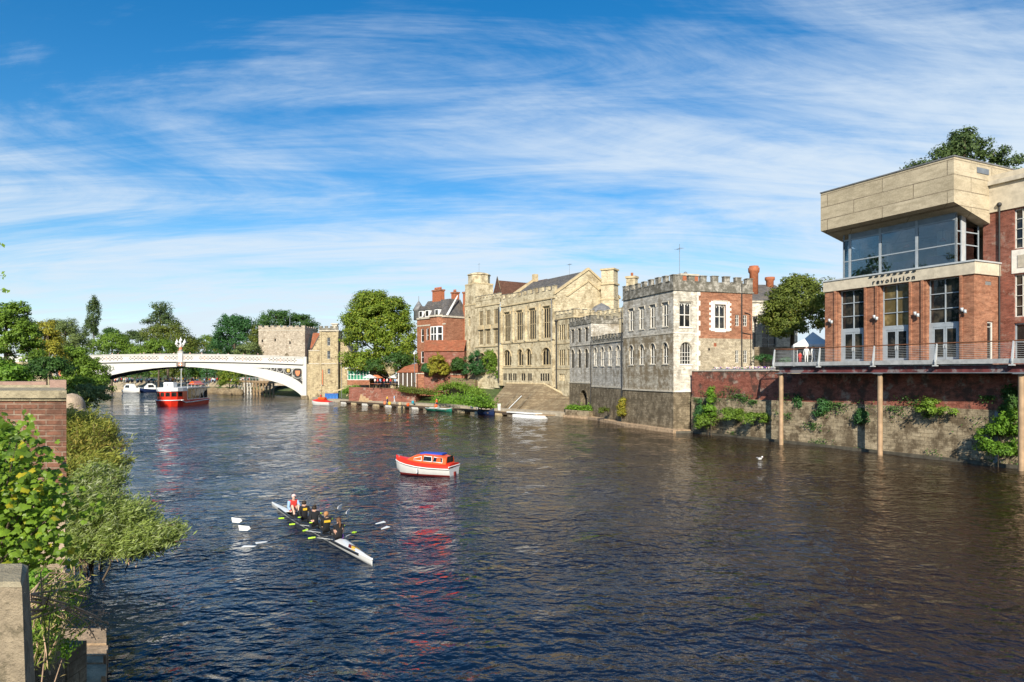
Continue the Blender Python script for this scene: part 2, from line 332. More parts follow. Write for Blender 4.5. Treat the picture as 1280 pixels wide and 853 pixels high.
# ---------------------------------------------------------------- mesh builder
class MB:
    def __init__(s): s.v = []; s.f = []; s.mi = []; s.mats = []; s.sm = []
    def m(s, mat):
        if mat not in s.mats: s.mats.append(mat)
        return s.mats.index(mat)
    def add(s, vs, fs, mat, smooth=False):
        o = len(s.v); s.v += [tuple(v) for v in vs]; k = s.m(mat)
        for f in fs: s.f.append([o+i for i in f]); s.mi.append(k); s.sm.append(smooth)
        return s
    def hexa(s, p, mat):
        """p: 8 points, bottom 4 counter-clockwise, top 4 above"""
        return s.add(p, [(0, 3, 2, 1), (4, 5, 6, 7), (0, 1, 5, 4), (1, 2, 6, 5), (2, 3, 7, 6), (3, 0, 4, 7)], mat)
    def box(s, x0, x1, y0, y1, z0, z1, mat):
        return s.hexa([(x0, y0, z0), (x1, y0, z0), (x1, y1, z0), (x0, y1, z0), (x0, y0, z1), (x1, y0, z1), (x1, y1, z1), (x0, y1, z1)], mat)
    def fbox(s, fr, u0, u1, d0, d1, z0, z1, mat):
        return s.hexa([fr(u0, d0, z0), fr(u1, d0, z0), fr(u1, d1, z0), fr(u0, d1, z0), fr(u0, d0, z1), fr(u1, d0, z1), fr(u1, d1, z1), fr(u0, d1, z1)], mat)
    def prism(s, poly, z0, z1, mat):
        n = len(poly); vs = [(x, y, z0) for x, y in poly]+[(x, y, z1) for x, y in poly]
        fs = [tuple(range(n-1, -1, -1)), tuple(range(n, 2*n))]+[(i, (i+1) % n, n+(i+1) % n, n+i) for i in range(n)]
        return s.add(vs, fs, mat)
    def extrude(s, pts, off, mat):
        """polygon of 3D points extruded by the vector off"""
        n = len(pts); o = Vector(off); vs = [Vector(p) for p in pts]; vs = vs+[p+o for p in vs]
        fs = [tuple(range(n-1, -1, -1)), tuple(range(n, 2*n))]+[(i, (i+1) % n, n+(i+1) % n, n+i) for i in range(n)]
        return s.add(vs, fs, mat)
    def tube(s, pts, rad, mat, n=8, caps=True):
        pts = [Vector(p) for p in pts]; k = len(pts)
        if not hasattr(rad, '__len__'): rad = [rad]*k
        vs = []; up0 = None
        for i, p in enumerate(pts):
            d = (pts[min(i+1, k-1)]-pts[max(i-1, 0)])
            d = d.normalized() if d.length > 1e-9 else Vector((0, 0, 1))
            ref = Vector((0, 0, 1)) if abs(d.z) < .95 else Vector((1, 0, 0))
            a = d.cross(ref).normalized(); b = d.cross(a)
            for j in range(n):
                t = 2*math.pi*j/n; vs.append(p+(a*math.cos(t)+b*math.sin(t))*rad[i])
        fs = [(i*n+j, i*n+(j+1) % n, (i+1)*n+(j+1) % n, (i+1)*n+j) for i in range(k-1) for j in range(n)]
        s.add(vs, fs, mat, True)
        if caps: s.add(vs[:n], [tuple(range(n-1, -1, -1))], mat); s.add(vs[-n:], [tuple(range(n))], mat)
        return s
    def lathe(s, prof, mat, c=(0, 0, 0), n=12, smooth=True, rot=0):
        vs = [(c[0]+r*math.cos(2*math.pi*j/n+rot), c[1]+r*math.sin(2*math.pi*j/n+rot), c[2]+z) for r, z in prof for j in range(n)]
        fs = [(i*n+j, i*n+(j+1) % n, (i+1)*n+(j+1) % n, (i+1)*n+j) for i in range(len(prof)-1) for j in range(n)]
        fs.append(tuple(range(n-1, -1, -1))); fs.append(tuple(range((len(prof)-1)*n, len(prof)*n)))
        return s.add(vs, fs, mat, smooth)
    def ball(s, c, r, mat, n=8, sc=(1, 1, 1)):
        k = max(4, n//2+1); vs = []; 
        for i in range(k+1):
            th = math.pi*i/k
            for j in range(n):
                ph = 2*math.pi*j/n
                vs.append((c[0]+r*sc[0]*math.sin(th)*math.cos(ph), c[1]+r*sc[1]*math.sin(th)*math.sin(ph), c[2]+r*sc[2]*math.cos(th)))
        fs = [(i*n+j, (i+1)*n+j, (i+1)*n+(j+1) % n, i*n+(j+1) % n) for i in range(k) for j in range(n)]
        return s.add(vs, fs, mat, True)
    def build(s, name, parent=None, **props):
        me = bpy.data.meshes.new(name); me.from_pydata([tuple(v) for v in s.v], [], s.f)
        for x in s.mats: me.materials.append(MATS[x])
        me.polygons.foreach_set('material_index', s.mi); me.polygons.foreach_set('use_smooth', s.sm)
        me.update(); o = bpy.data.objects.new(name, me); COL.objects.link(o)
        if parent: o.parent = parent
        for k, v in props.items(): o[k] = v
        return o

def thing(name, label, cat, loc=(0, 0, 0), rz=0.0, group=None):
    o = bpy.data.objects.new(name, None); COL.objects.link(o); o.location = loc; o.rotation_euler = (0, 0, rz); o.empty_display_size = .5
    o['label'] = label; o['category'] = cat
    if group: o['group'] = group
    return o
def tag(o, label, cat, group=None):
    o['label'] = label; o['category'] = cat
    if group: o['group'] = group
    return o
def copy_tree(o, parent=None):
    c = o.copy(); COL.objects.link(c); c.parent = parent
    for ch in list(o.children): copy_tree(ch, c)
    return c
def facade_thing(name, label, cat, A, B, z=0.0, group=None):
    """A far-left, B near-right ground points as seen from the river; local x runs A to B, local y inwards"""
    d = Vector((B[0]-A[0], B[1]-A[1])); rz = math.atan2(d.y, d.x)
    return thing(name, label, cat, (A[0], A[1], z), rz, group), d.length
def w2l(o, p):
    M = Matrix.Translation(o.location) @ Matrix.Rotation(o.rotation_euler.z, 4, 'Z')
    return M.inverted() @ Vector(p)

# frames for the four walls of a local box
def fr_front(u, d, z): return (u, d, z)
def fr_right(L): return lambda u, d, z: (L-d, u, z)
def fr_left(D): return lambda u, d, z: (d, D-u, z)
def sub(fr, u0=0.0, d0=0.0): return lambda u, d, z: fr(u+u0, d+d0, z)

def arch_pts(ua, ub, zs, zt, n=8, pointed=False):
    c = (ua+ub)/2; r = (ub-ua)/2; pts = []
    for i in range(n+1):
        t = math.pi*(1-i/n); x = math.cos(t); y = math.sin(t)
        if pointed: y = y**.8*(1-.0)+(1-abs(x))*.12; y = min(y, 1.0) if i != n//2 else 1.0
        pts.append((c+r*x, zs+(zt-zs)*y))
    return pts
def arch_h(op, u):
    ua, ub, za, zb = op['r']; rise = op.get('rise', 0)
    if not rise: return zb
    c = (ua+ub)/2; r = (ub-ua)/2; x = max(-1, min(1, (u-c)/r)); return zb-rise+rise*math.sqrt(max(0, 1-x*x))

def wall(mb, fr, u0, u1, z0, z1, ops, mat, rev=.3, revmat=None):
    revmat = revmat or mat
    U = sorted(set([u0, u1]+[x for o in ops for x in o['r'][:2] if u0 < x < u1])); Z = sorted(set([z0, z1]+[x for o in ops for x in o['r'][2:] if z0 < x < z1]))
    for i in range(len(U)-1):
        for j in range(len(Z)-1):
            cu = (U[i]+U[i+1])/2; cz = (Z[j]+Z[j+1])/2
            if any(o['r'][0] < cu < o['r'][1] and o['r'][2] < cz < o['r'][3] for o in ops): continue
            mb.add([fr(U[i], 0, Z[j]), fr(U[i+1], 0, Z[j]), fr(U[i+1], 0, Z[j+1]), fr(U[i], 0, Z[j+1])], [(0, 1, 2, 3)], mat)
    for o in ops:
        ua, ub, za, zb = o['r']; r = o.get('rev', rev); rise = o.get('rise', 0); zs = zb-rise
        q = lambda a, b: mb.add([fr(a[0], 0, a[1]), fr(b[0], 0, b[1]), fr(b[0], r, b[1]), fr(a[0], r, a[1])], [(0, 1, 2, 3)], revmat)
        q((ua, za), (ua, zs)); q((ub, zs), (ub, za)); q((ub, za), (ua, za))
        if rise:
            P = arch_pts(ua, ub, zs, zb, 10); mid = len(P)//2
            for k in range(len(P)-1):
                q(P[k], P[k+1]); cor = (ua, zb) if k < mid else (ub, zb)
                mb.add([fr(cor[0], 0, cor[1]), fr(P[k][0], 0, P[k][1]), fr(P[k+1][0], 0, P[k+1][1])], [(0, 1, 2)], mat)
        else: q((ua, zb), (ub, zb))

def window(fr, parent, op, cols=2, rows=2, fmat='window_white', gmat='glass_dark', fw=.07, bar=.05, depth=None, border=True, name='window', transom=None, tracery=False):
    ua, ub, za, zb = op['r']; rise = op.get('rise', 0); zs = zb-rise; d = depth if depth is not None else op.get('rev', .3)
    mb = MB(); d0, d1 = d-.08, d-.01
    if border:
        mb.fbox(fr, ua+.002, ua+fw, d0, d1, za, zs, fmat); mb.fbox(fr, ub-fw, ub-.002, d0, d1, za, zs, fmat)
        mb.fbox(fr, ua+fw, ub-fw, d0, d1, za, za+fw, fmat)
        if not rise: mb.fbox(fr, ua+fw, ub-fw, d0, d1, zb-fw, zb, fmat)
        else:
            P = arch_pts(ua, ub, zs, zb, 10); Q = arch_pts(ua+fw, ub-fw, zs, zb-fw, 10)
            for k in range(10):
                mb.add([fr(P[k][0], d0, P[k][1]), fr(P[k+1][0], d0, P[k+1][1]), fr(Q[k+1][0], d0, Q[k+1][1]), fr(Q[k][0], d0, Q[k][1])], [(0, 1, 2, 3)], fmat)
    for i in range(1, cols):
        u = ua+(ub-ua)*i/cols; mb.fbox(fr, u-bar/2, u+bar/2, d0-.02, d1, za, arch_h(op, u), fmat)
    zz = transom if transom else [za+(zs-za)*j/rows if rise else za+(zb-za)*j/rows for j in range(1, rows)]
    for z in zz: mb.fbox(fr, ua, ub, d0-.01, d1, z-bar/2, z+bar/2, fmat)
    if tracery:   # small pointed heads in each light
        w = (ub-ua)/cols; zt = zb-.22*w-.03
        for i in range(cols):
            a = ua+w*i; c = a+w/2
            for sgn, xx in ((1, a), (-1, a+w)):
                mb.add([fr(xx, d0, zt), fr(xx, d0, zb), fr(c, d0, zb-.12*w), fr(xx+sgn*w*.14, d0, zb-.30*w)], [(0, 1, 2, 3)], fmat)
            mb.fbox(fr, c-bar/3, c+bar/3, d0, d1, zb-.5*w, zb, fmat)
    f = mb.build(name, parent)
    g = MB()
    if rise:
        P = arch_pts(ua, ub, zs, zb, 10); g.add([fr(ua, d, za), fr(ub, d, za)]+[fr(x, d, z) for x, z in reversed(P)], [tuple(range(13))], gmat)
    else: g.add([fr(ua, d, za), fr(ub, d, za), fr(ub, d, zb), fr(ua, d, zb)], [(0, 1, 2, 3)], gmat)
    g.build('pane', f); return f

def crenels(mb, fr, u0, u1, zb, hb, hm, mw, gap, th, mat, capmat=None, proj=.08):
    mb.fbox(fr, u0, u1, -proj, th, zb, zb+hb, mat)
    n = max(1, round((u1-u0+gap)/(mw+gap))); sp = (u1-u0-n*mw)/max(1, n-1)
    for i in range(n):
        a = u0+i*(mw+sp); hm_ = hm; hm = hm_*(1+.09*math.sin(i*5.3+u1)); mb.fbox(fr, a+.003, a+mw-.003, -proj+.003, th-.003, zb+hb, zb+hb+hm, mat)
        mb.fbox(fr, a-.05, a+mw+.05, -proj-.06, th+.04, zb+hb+hm, zb+hb+hm+.1, capmat or mat); hm = hm_
        if i < n-1: mb.fbox(fr, a+mw+.05, a+mw+sp-.05, -proj-.06, th+.04, zb+hb+.001, zb+hb+.08, capmat or mat)
def hood(mb, fr, ua, ub, z, mat, w=.09, drop=.35, d=.1):
    mb.fbox(fr, ua-.22, ub+.22, -d, .02, z, z+w, mat)
    mb.fbox(fr, ua-.22, ua-.22+w, -d, .02, z-drop, z-.002, mat); mb.fbox(fr, ub+.22-w, ub+.22, -d, .02, z-drop, z-.002, mat)
def archhood(mb, fr, ua, ub, zs, zt, mat, w=.1, d=.08, ext=.06):
    P = arch_pts(ua-ext, ub+ext, zs, zt+ext, 10); Q = arch_pts(ua-ext-w, ub+ext+w, zs, zt+ext+w, 10)
    for k in range(10):
        mb.hexa([fr(P[k][0], .01, P[k][1]), fr(P[k+1][0], .01, P[k+1][1]), fr(Q[k+1][0], .01, Q[k+1][1]), fr(Q[k][0], .01, Q[k][1]),
                 fr(P[k][0], -d, P[k][1]), fr(P[k+1][0], -d, P[k+1][1]), fr(Q[k+1][0], -d, Q[k+1][1]), fr(Q[k][0], -d, Q[k][1])], mat)

# ---------------------------------------------------------------- foliage
def leafmesh(name, parent, C, N, size, mat, aspect=.6, var=.35, droop=None, dn=.45, **props):
    """C (n,3) centres, N (n,3) normals -> one diamond-shaped leaf each"""
    n = len(C); N = N/np.maximum(np.linalg.norm(N, axis=1, keepdims=True), 1e-6)
    r = rng.normal(size=(n, 3)) if droop is None else rng.normal(size=(n, 3))*dn+np.array(droop)
    T = r-(r*N).sum(1, keepdims=True)*N; T /= np.maximum(np.linalg.norm(T, axis=1, keepdims=True), 1e-6)
    B = np.cross(N, T); s = (size*(1+var*rng.uniform(-1, 1, n)))[:, None]
    V = np.empty((n, 4, 3)); V[:, 0] = C-T*s*.5; V[:, 1] = C+B*s*aspect*.5+N*s*.06; V[:, 2] = C+T*s*.5; V[:, 3] = C-B*s*aspect*.5+N*s*.06
    me = bpy.data.meshes.new(name); me.vertices.add(4*n); me.vertices.foreach_set('co', V.ravel())
    me.loops.add(4*n); me.loops.foreach_set('vertex_index', np.arange(4*n, dtype=np.int32))
    me.polygons.add(n); me.polygons.foreach_set('loop_start', np.arange(0, 4*n, 4, dtype=np.int32))
    me.update(calc_edges=True); me.materials.append(MATS[mat])
    o = bpy.data.objects.new(name, me); COL.objects.link(o)
    if parent: o.parent = parent
    for k, v in props.items(): o[k] = v
    return o
def crown_pts(lobes, nclump, per, cr, shell=.5, flat=.7, up=.35, cone=0.0):
    L = np.array(lobes, float); w = (L[:, 3]*L[:, 4]*L[:, 5])**(2/3); w /= w.sum()
    C = []; N = []
    for k in rng.choice(len(L), nclump, p=w):
        c = L[k, :3]; rr = L[k, 3:]; d = rng.normal(size=3); d /= np.linalg.norm(d)
        if d[2] < -.55: d[2] *= -1
        q = (shell+(1-shell)*rng.uniform()**.6)*(1+rng.normal()*.07)
        cc = c+d*rr*q
        if cone: 
            t = np.clip((cc[2]-c[2]+rr[2])/(2*rr[2]), 0, 1); cc[:2] = c[:2]+(cc[:2]-c[:2])*(1-cone*t)
        s = cr*rng.uniform(.6, 1.35); k2 = max(3, int(per*(s/cr)**2))
        p = rng.normal(size=(k2, 3)); p /= np.linalg.norm(p, axis=1, keepdims=True); rad = rng.uniform(.35, 1, (k2, 1))
        off = p*rad*s*np.array([1, 1, flat])
        C.append(cc+off); N.append(p*.9+d*.6+np.array([0, 0, up])+rng.normal(size=(k2, 3))*.45)
    return np.vstack(C), np.vstack(N)
def limbs(mb, base, top, r, lobes, n=7, mat='bark', seed=0):
    rr = random.Random(seed); base = Vector(base); top = Vector(top)
    mid = base.lerp(top, .5)+Vector((rr.uniform(-.3, .3), rr.uniform(-.3, .3), 0))*r*2
    mb.tube([base-Vector((0, 0, .4)), base+Vector((0, 0, .3)), mid, top], [r*1.45, r*1.05, r*.75, r*.35], mat, 8)
    for i in range(n):
        l = rr.choice(lobes); t = rr.uniform(.35, .95); s = base.lerp(top, t) if t > .5 else base.lerp(mid, t*2)
        e = Vector((l[0]+rr.uniform(-.6, .6)*l[3], l[1]+rr.uniform(-.6, .6)*l[4], l[2]+rr.uniform(-.2, .7)*l[5]))
        m = s.lerp(e, .5)+Vector((0, 0, -.12*(e-s).length)); q = r*(.5-.25*t)
        mb.tube([s, m, e], [q, q*.6, q*.15], mat, 6)
def tree(label, X, Y, zbase, lobes, mat, leaf=.4, nclump=150, per=60, cr=1.0, r=.35, name='tree', cat='tree', group='trees along the river', shell=.5, aspect=.6, cone=0.0, droop=None, flat=.7, up=.35, trunk=True, ntop=None):
    """lobes in world coordinates (x, y, z, rx, ry, rz)"""
    t = thing(name, label, cat, (X, Y, zbase), 0, group)
    L = [(l[0]-X, l[1]-Y, l[2]-zbase, l[3], l[4], l[5]) for l in lobes]
    C, N = crown_pts(L, nclump, per, cr, shell, flat, up, cone)
    leafmesh('crown', t, C, N, leaf, mat, aspect, droop=droop)
    if trunk:
        mb = MB(); zt = max(l[2]+l[5]*.5 for l in L); limbs(mb, (0, 0, 0), (0, 0, zt) if ntop is None else ntop, r, L, 8, seed=int(abs(X*7+Y))); mb.build('trunk', t)
    return t
# ================================================================ SETTING
def structure(o): o['kind'] = 'structure'; return o
river = [(-3, -30), (-6.8, 9), (-8.9, 14.5), (-13, 21), (-17, 27), (-27, 44), (-44, 72), (-62, 100), (-92, 142), (-121, 182), (-150, 205), (-230, 235), (-420, 255),
         (-420, 300), (-230, 288), (-150, 262), (-112, 252), (-95, 243), (-84, 228), (-72, 212), (-58, 196), (-55.5, 187), (-46, 171), (-12.7, 136), (7.8, 110), (10.2, 113.5), (12, 104.5), (15.2, 91), (18.8, 80.9), (22.5, 81.2),
         (32.6, 60.3), (37.7, 50.2), (43, 40), (58, 10), (75, -30)]
def sdist(x, y):
    P = np.array(river, float); n = len(P); ins = np.zeros(x.shape, bool); dm = np.full(x.shape, 1e9); kk = np.zeros(x.shape, int)
    for i in range(n):
        a = P[i]; b = P[(i+1) % n]
        c = ((a[1] > y) != (b[1] > y)); 
        with np.errstate(divide='ignore', invalid='ignore'):
            xi = (b[0]-a[0])*(y-a[1])/(b[1]-a[1]+1e-12)+a[0]
        ins ^= c & (x < xi)
        ab = b-a; t = np.clip(((x-a[0])*ab[0]+(y-a[1])*ab[1])/(ab @ ab), 0, 1)
        d = np.hypot(x-a[0]-t*ab[0], y-a[1]-t*ab[1]); u = d < dm; dm = np.where(u, d, dm); kk = np.where(u, i, kk)
    return np.where(ins, -dm, dm), kk
def hground(x, y):
    d, k = sdist(x, y)
    right = (k >= 21) & (x > -60)
    far = (k >= 11) & (k < 21)
    h = np.where(right, np.interp(d, [0, 2, 5, 9, 14, 22, 60], [-.6, .35, .7, 2.6, 5.0, 6.4, 7]),
        np.where(far, np.interp(d, [0, 1.5, 6, 12, 18, 60], [-1, .5, 2.0, 3.2, 3.6, 4.2]), np.interp(d, [0, 1.5, 4, 10, 30], [-1, .3, 1.5, 4.5, 6.0])))
    near = (k >= 27) & (x > 5)
    h = np.where(near, np.interp(d, [0, 2.5, 4.0, 40], [-1, -.3, 6.6, 7.0]), h)
    return np.where(d < 0, np.maximum(-2.2, -.6+d*.5), h), d
def ax(*seg):
    r = []
    for a, b, s in seg: r += list(np.arange(a, b, s))
    return np.array(r+[seg[-1][1]], float)
xs = ax((-3000, -600, 300), (-600, -160, 20), (-160, 60, 1.6), (60, 160, 10), (160, 600, 60), (600, 3000, 400))
ys = ax((-300, -30, 30), (-30, 0, 6), (0, 290, 1.6), (290, 500, 20), (500, 5000, 500))
gx, gy = np.meshgrid(xs, ys); gh, gd = hground(gx.ravel(), gy.ravel()); gh = gh+np.where(gd > 3, rng.normal(size=gh.shape)*.05, 0)
V = np.stack([gx.ravel(), gy.ravel(), gh], 1); nx, ny = len(xs), len(ys)
ii = (np.arange(ny-1)[:, None]*nx+np.arange(nx-1)[None]).ravel()
me = bpy.data.meshes.new('ground'); me.from_pydata(V.tolist(), [], np.stack([ii, ii+1, ii+nx+1, ii+nx], 1).tolist()); me.materials.append(MATS['grass'])
me.polygons.foreach_set('use_smooth', [True]*len(me.polygons))
o = bpy.data.objects.new('ground', me); COL.objects.link(o); structure(o)
# water sheet, a fine mesh near by is not needed: real wave relief comes from bump, plus low swell in the mesh
wx = ax((-420, -60, 12), (-60, 60, .8), (60, 76, 8)); wy = ax((-30, 8, 4), (8, 120, .8), (120, 310, 8))
gx, gy = np.meshgrid(wx, wy); nx, ny = len(wx), len(wy)
swell = .03*np.sin(gx*.8+gy*.35+1.5*np.sin(gy*.13))+.025*np.sin(gx*.33-gy*.9+1.2*np.sin(gx*.21))+.018*np.sin(gx*1.7+gy*1.3)
# wake of the motor boat: two low ridges fanning out behind it
bx, by = -4.1, 46.8; hx, hy = .72, -.69
al = (gx-bx)*hx+(gy-by)*hy; la = (gx-bx)*(-hy)+(gy-by)*hx
wk = np.where(al > 0, .05*np.exp(-((np.abs(la)-al*.30)/.9)**2)*np.exp(-al/26), 0)
swell = (swell+wk)
ii = (np.arange(ny-1)[:, None]*nx+np.arange(nx-1)[None]).ravel()
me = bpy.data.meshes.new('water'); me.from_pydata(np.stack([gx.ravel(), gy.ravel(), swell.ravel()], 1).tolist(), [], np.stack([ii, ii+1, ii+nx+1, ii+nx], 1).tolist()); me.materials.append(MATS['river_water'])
me.polygons.foreach_set('use_smooth', [True]*len(me.polygons))
o = bpy.data.objects.new('water', me); COL.objects.link(o); structure(o)

# riverside path of the right bank (quay edge line) and the ledge at the foot of the buildings
def strip(name, line, w, z0, z1, mat, top=None, kind='structure', parent=None):
    """line of outer points; the strip goes inward (left of travel direction) by w"""
    mb = MB(); P = [Vector((a[0], a[1], 0)) for a in line]; Q = []
    for i, p in enumerate(P):
        d = (P[min(i+1, len(P)-1)]-P[max(0, i-1)]).normalized(); Q.append(p+Vector((-d.y, d.x, 0))*w)
    for i in range(len(P)-1):
        a, b, c, d = P[i], P[i+1], Q[i+1], Q[i]
        mb.hexa([(a.x, a.y, z0), (b.x, b.y, z0), (c.x, c.y, z0), (d.x, d.y, z0), (a.x, a.y, z1), (b.x, b.y, z1), (c.x, c.y, z1), (d.x, d.y, z1)], mat)
    o = mb.build(name, parent)
    if kind: o['kind'] = kind
    return o
strip('quay_path', [(-54.5, 186.2), (-46, 171.6), (-29.5, 154), (-12.7, 136.6), (7.9, 110.6)], 3.2, -1, .62, 'paving')
strip('river_ledge', [(8.2, 109.6), (11.6, 104.6), (15.0, 90.6), (18.9, 79.9)], 2.4, -1, .34, 'ledge_stone')
strip('wall_footing', [(19.2, 80.0), (21.3, 80.1), (32.3, 59.8), (37.4, 49.9), (42.6, 39.8)], .9, -1, .22, 'wet_stone')
# grassy landing in front of the Guildhall annexe
mb = MB(); mb.prism([(8.6, 109.8), (11.9, 105.2), (13.2, 107.3), (10.4, 115), (8.6, 113)], -1, 1.15, 'quay_stone')
tag(mb.build('quay_landing'), 'low stone landing stage below the small archway', 'landing')
# terrace of the bar and paved yard beside it
mb = MB(); mb.prism([(22.9, 81.5), (28.8, 70.5), (31.2, 71.8), (40, 76), (60, 88), (56, 104), (32, 92)], 3, 7.33, 'paving')
structure(mb.build('terrace_ground'))
mb = MB(); mb.prism([(30, 70), (46, 42), (70, 52), (60, 88), (40, 76)], 2, 7.7, 'paving')
structure(mb.build('yard_ground'))

# ---------------------------------------------------------------- right-bank quay wall
t, L = facade_thing('quay_wall', 'tall river wall of red brick over tan stone under the bar balcony', 'quay wall', (21.35, 81.6), (42.9, 40.0))
mb = MB(); mb.box(0, L, .12, 1.0, -1, 4.2, 'quay_stone'); mb.build('stone_base', t)
mb = MB(); mb.box(0, L, .20, 1.0, 4.2, 6.98, 'quay_brick'); mb.box(0, 13, .20, 1.0, 6.98, 7.25, 'quay_brick'); mb.build('brick_wall', t)
mb = MB(); mb.box(0, 13, .1, 1.1, 7.25, 7.36, 'stone_trim'); mb.build('coping', t)
for u, h in ((33.6, 4.1),):
    mb = MB(); mb.box(u-.12, u+.12, -.12, .119, .2, h, 'steel_grey'); mb.box(u-.2, u+.2, -.2, .118, .1, .4, 'steel_grey'); mb.build('steel_post', t)
mb = MB(); mb.box(39.4, 40.6, -.9, .2, -.6, .55, 'wet_stone'); mb.build('stone_block', t)
# flower boxes and low grey rail on the wall top
rr = random.Random(3)
for i in range(9):
    mb = MB(); mb.box(-.42, .42, -.12, .12, 0, .16, 'cloth_grey')
    for k in range(16): mb.ball((rr.uniform(-.4, .4), rr.uniform(-.12, .12), .2+rr.uniform(0, .14)), .07, rr.choice(['flower_mix', 'cloth_white', 'cloth_purple', 'leaf_fresh', 'cap_pink']), 5)
    o = mb.build('flower_box'); p = t.location+Matrix.Rotation(t.rotation_euler.z, 3, 'Z') @ Vector((3.4+i*1.02, .65, 0))
    o.location = (p.x, p.y, 7.36); o.rotation_euler = t.rotation_euler
    tag(o, 'pale flowers in a low box on the brick river wall', 'flower box', 'flower boxes along the river wall')

# ---------------------------------------------------------------- balcony deck
t, L = facade_thing('balcony_deck', 'long cantilevered riverside balcony with wire railing in front of the brick bar', 'balcony', (25.75, 66.9), (40.6, 40.4))
DK = t
mb = MB(); mb.box(0, L, 0, 5.4, 7.78, 8.05, 'steel_grey'); mb.box(0, L, -.06, .1, 7.72, 8.08, 'deck_edge'); mb.build('deck_slab', t)
mb = MB(); mb.box(.25, L, .35, .62, 7.08, 7.6, 'maroon_paint'); mb.box(.25, L, .2, .78, 7.60, 7.66, 'steel_grey'); mb.box(.25, L, .2, .78, 7.02, 7.08, 'steel_grey'); mb.build('edge_beam', t)
for k in range(12):
    u = .3+k*2.4; mb = MB(); mb.box(u, u+.2, .63, 5.3, 7.3, 7.62, 'steel_grey'); mb.build('cross_beam', t)
for u in (.35, 10.45, 21.0):
    mb = MB(); mb.tube([(u, .5, -1.5), (u, .5, 7.02)], .21, 'pink_steel', 14); mb.box(u-.4, u+.4, .1, .9, 6.96, 7.018, 'steel_grey'); mb.build('column', t)
pu = []
for px in (967.5, 1024, 1092, 1170, 1266, 1385):
    q = (px-640)/853; A = Vector((25.75, 66.9)); d = Vector((14.85, -26.5)).normalized(); s = (q*A.y-A.x)/(d.x-q*d.y); pu.append(s)
rail = MB()
for u in pu:
    mb = MB(); mb.extrude([(u-.05, -.12, 7.62), (u-.05, .02, 7.62), (u-.05, .16, 9.32), (u-.05, .08, 9.34), (u-.05, -.2, 7.9)], (.1, 0, 0), 'steel_light'); mb.box(u-.16, u+.16, -.26, .06, 7.56, 7.66, 'steel_light'); mb.build('rail_post', t)
mb = MB(); mb.tube([(-.05, .12, 9.36), (pu[-1]+.2, .12, 9.36)], .045, 'handrail_wood', 8); mb.tube([(.02, .12, 9.36), (.02, 3.3, 9.36)], .045, 'handrail_wood', 8); mb.build('handrail', t)
mb = MB()
for k in range(8):
    z = 8.2+k*.14; mb.tube([(0, .08, z), (pu[-1], .08, z)], .010, 'steel_light', 4); mb.tube([(.02, .1, z), (.02, 3.3, z)], .010, 'steel_light', 4)
mb.tube([(.02, 3.3, 8.0), (.02, 3.3, 9.36)], .04, 'steel_light'); mb.build('railing_wire', t)

# ================================================================ BRICK BAR WITH THE CONCRETE BOX
t, L = facade_thing('riverside_bar', 'brick riverside bar with a glazed upper lounge under a concrete box', 'building', (30.5, 66.5), (36.6, 54.05))
BAR = t; D = 9.0; Z0, Z1 = 7.7, 14.9
fr = fr_front; frR = fr_right(L); frL = fr_left(D)
bays = []
for pa, pb in ((1048, 1079.5), (1100, 1135.5), (1158, 1198.5)):
    def su(px):
        q = (px-640)/853; d = Vector((6.1, -12.45))/L; return (q*66.5-30.5)/(d.x-q*d.y)
    bays.append((su(pa), su(pb)))
ops = [dict(r=(a, b, 8.06, 14.88), rev=.55) for a, b in bays]
mb = MB(); wall(mb, fr, 0, L, Z0, Z1, ops, 'orange_brick')
sd_op = dict(r=(1.75, 2.65, 8.06, 11.2), rev=.2); vt = dict(r=(1.5, 2.3, 14.1, 14.4), rev=.1)
wall(mb, frR, 0, D, Z0, Z1, [sd_op, vt], 'orange_brick'); wall(mb, frL, 0, D, Z0, Z1, [], 'orange_brick')
mb.build('wall', t)
for i, (a, b) in enumerate(bays):   # raised pilaster strips beside the bays
    mb = MB(); mb.box(a-.42, a-.2, -.12, .0, Z0, Z1-.02, 'orange_brick'); mb.box(b+.12, b+.3, -.12, .0, Z0, Z1-.02, 'orange_brick'); mb.build('pilaster', t)
mb = MB(); mb.box(-.12, L+.12, -.12, D, 14.9, 15.88, 'concrete_band'); mb.build('concrete_band', t)
mb = MB(); mb.box(-.2, L+.2, -.2, D, 15.88, 16.0, 'steel_light'); mb.build('band_coping', t)
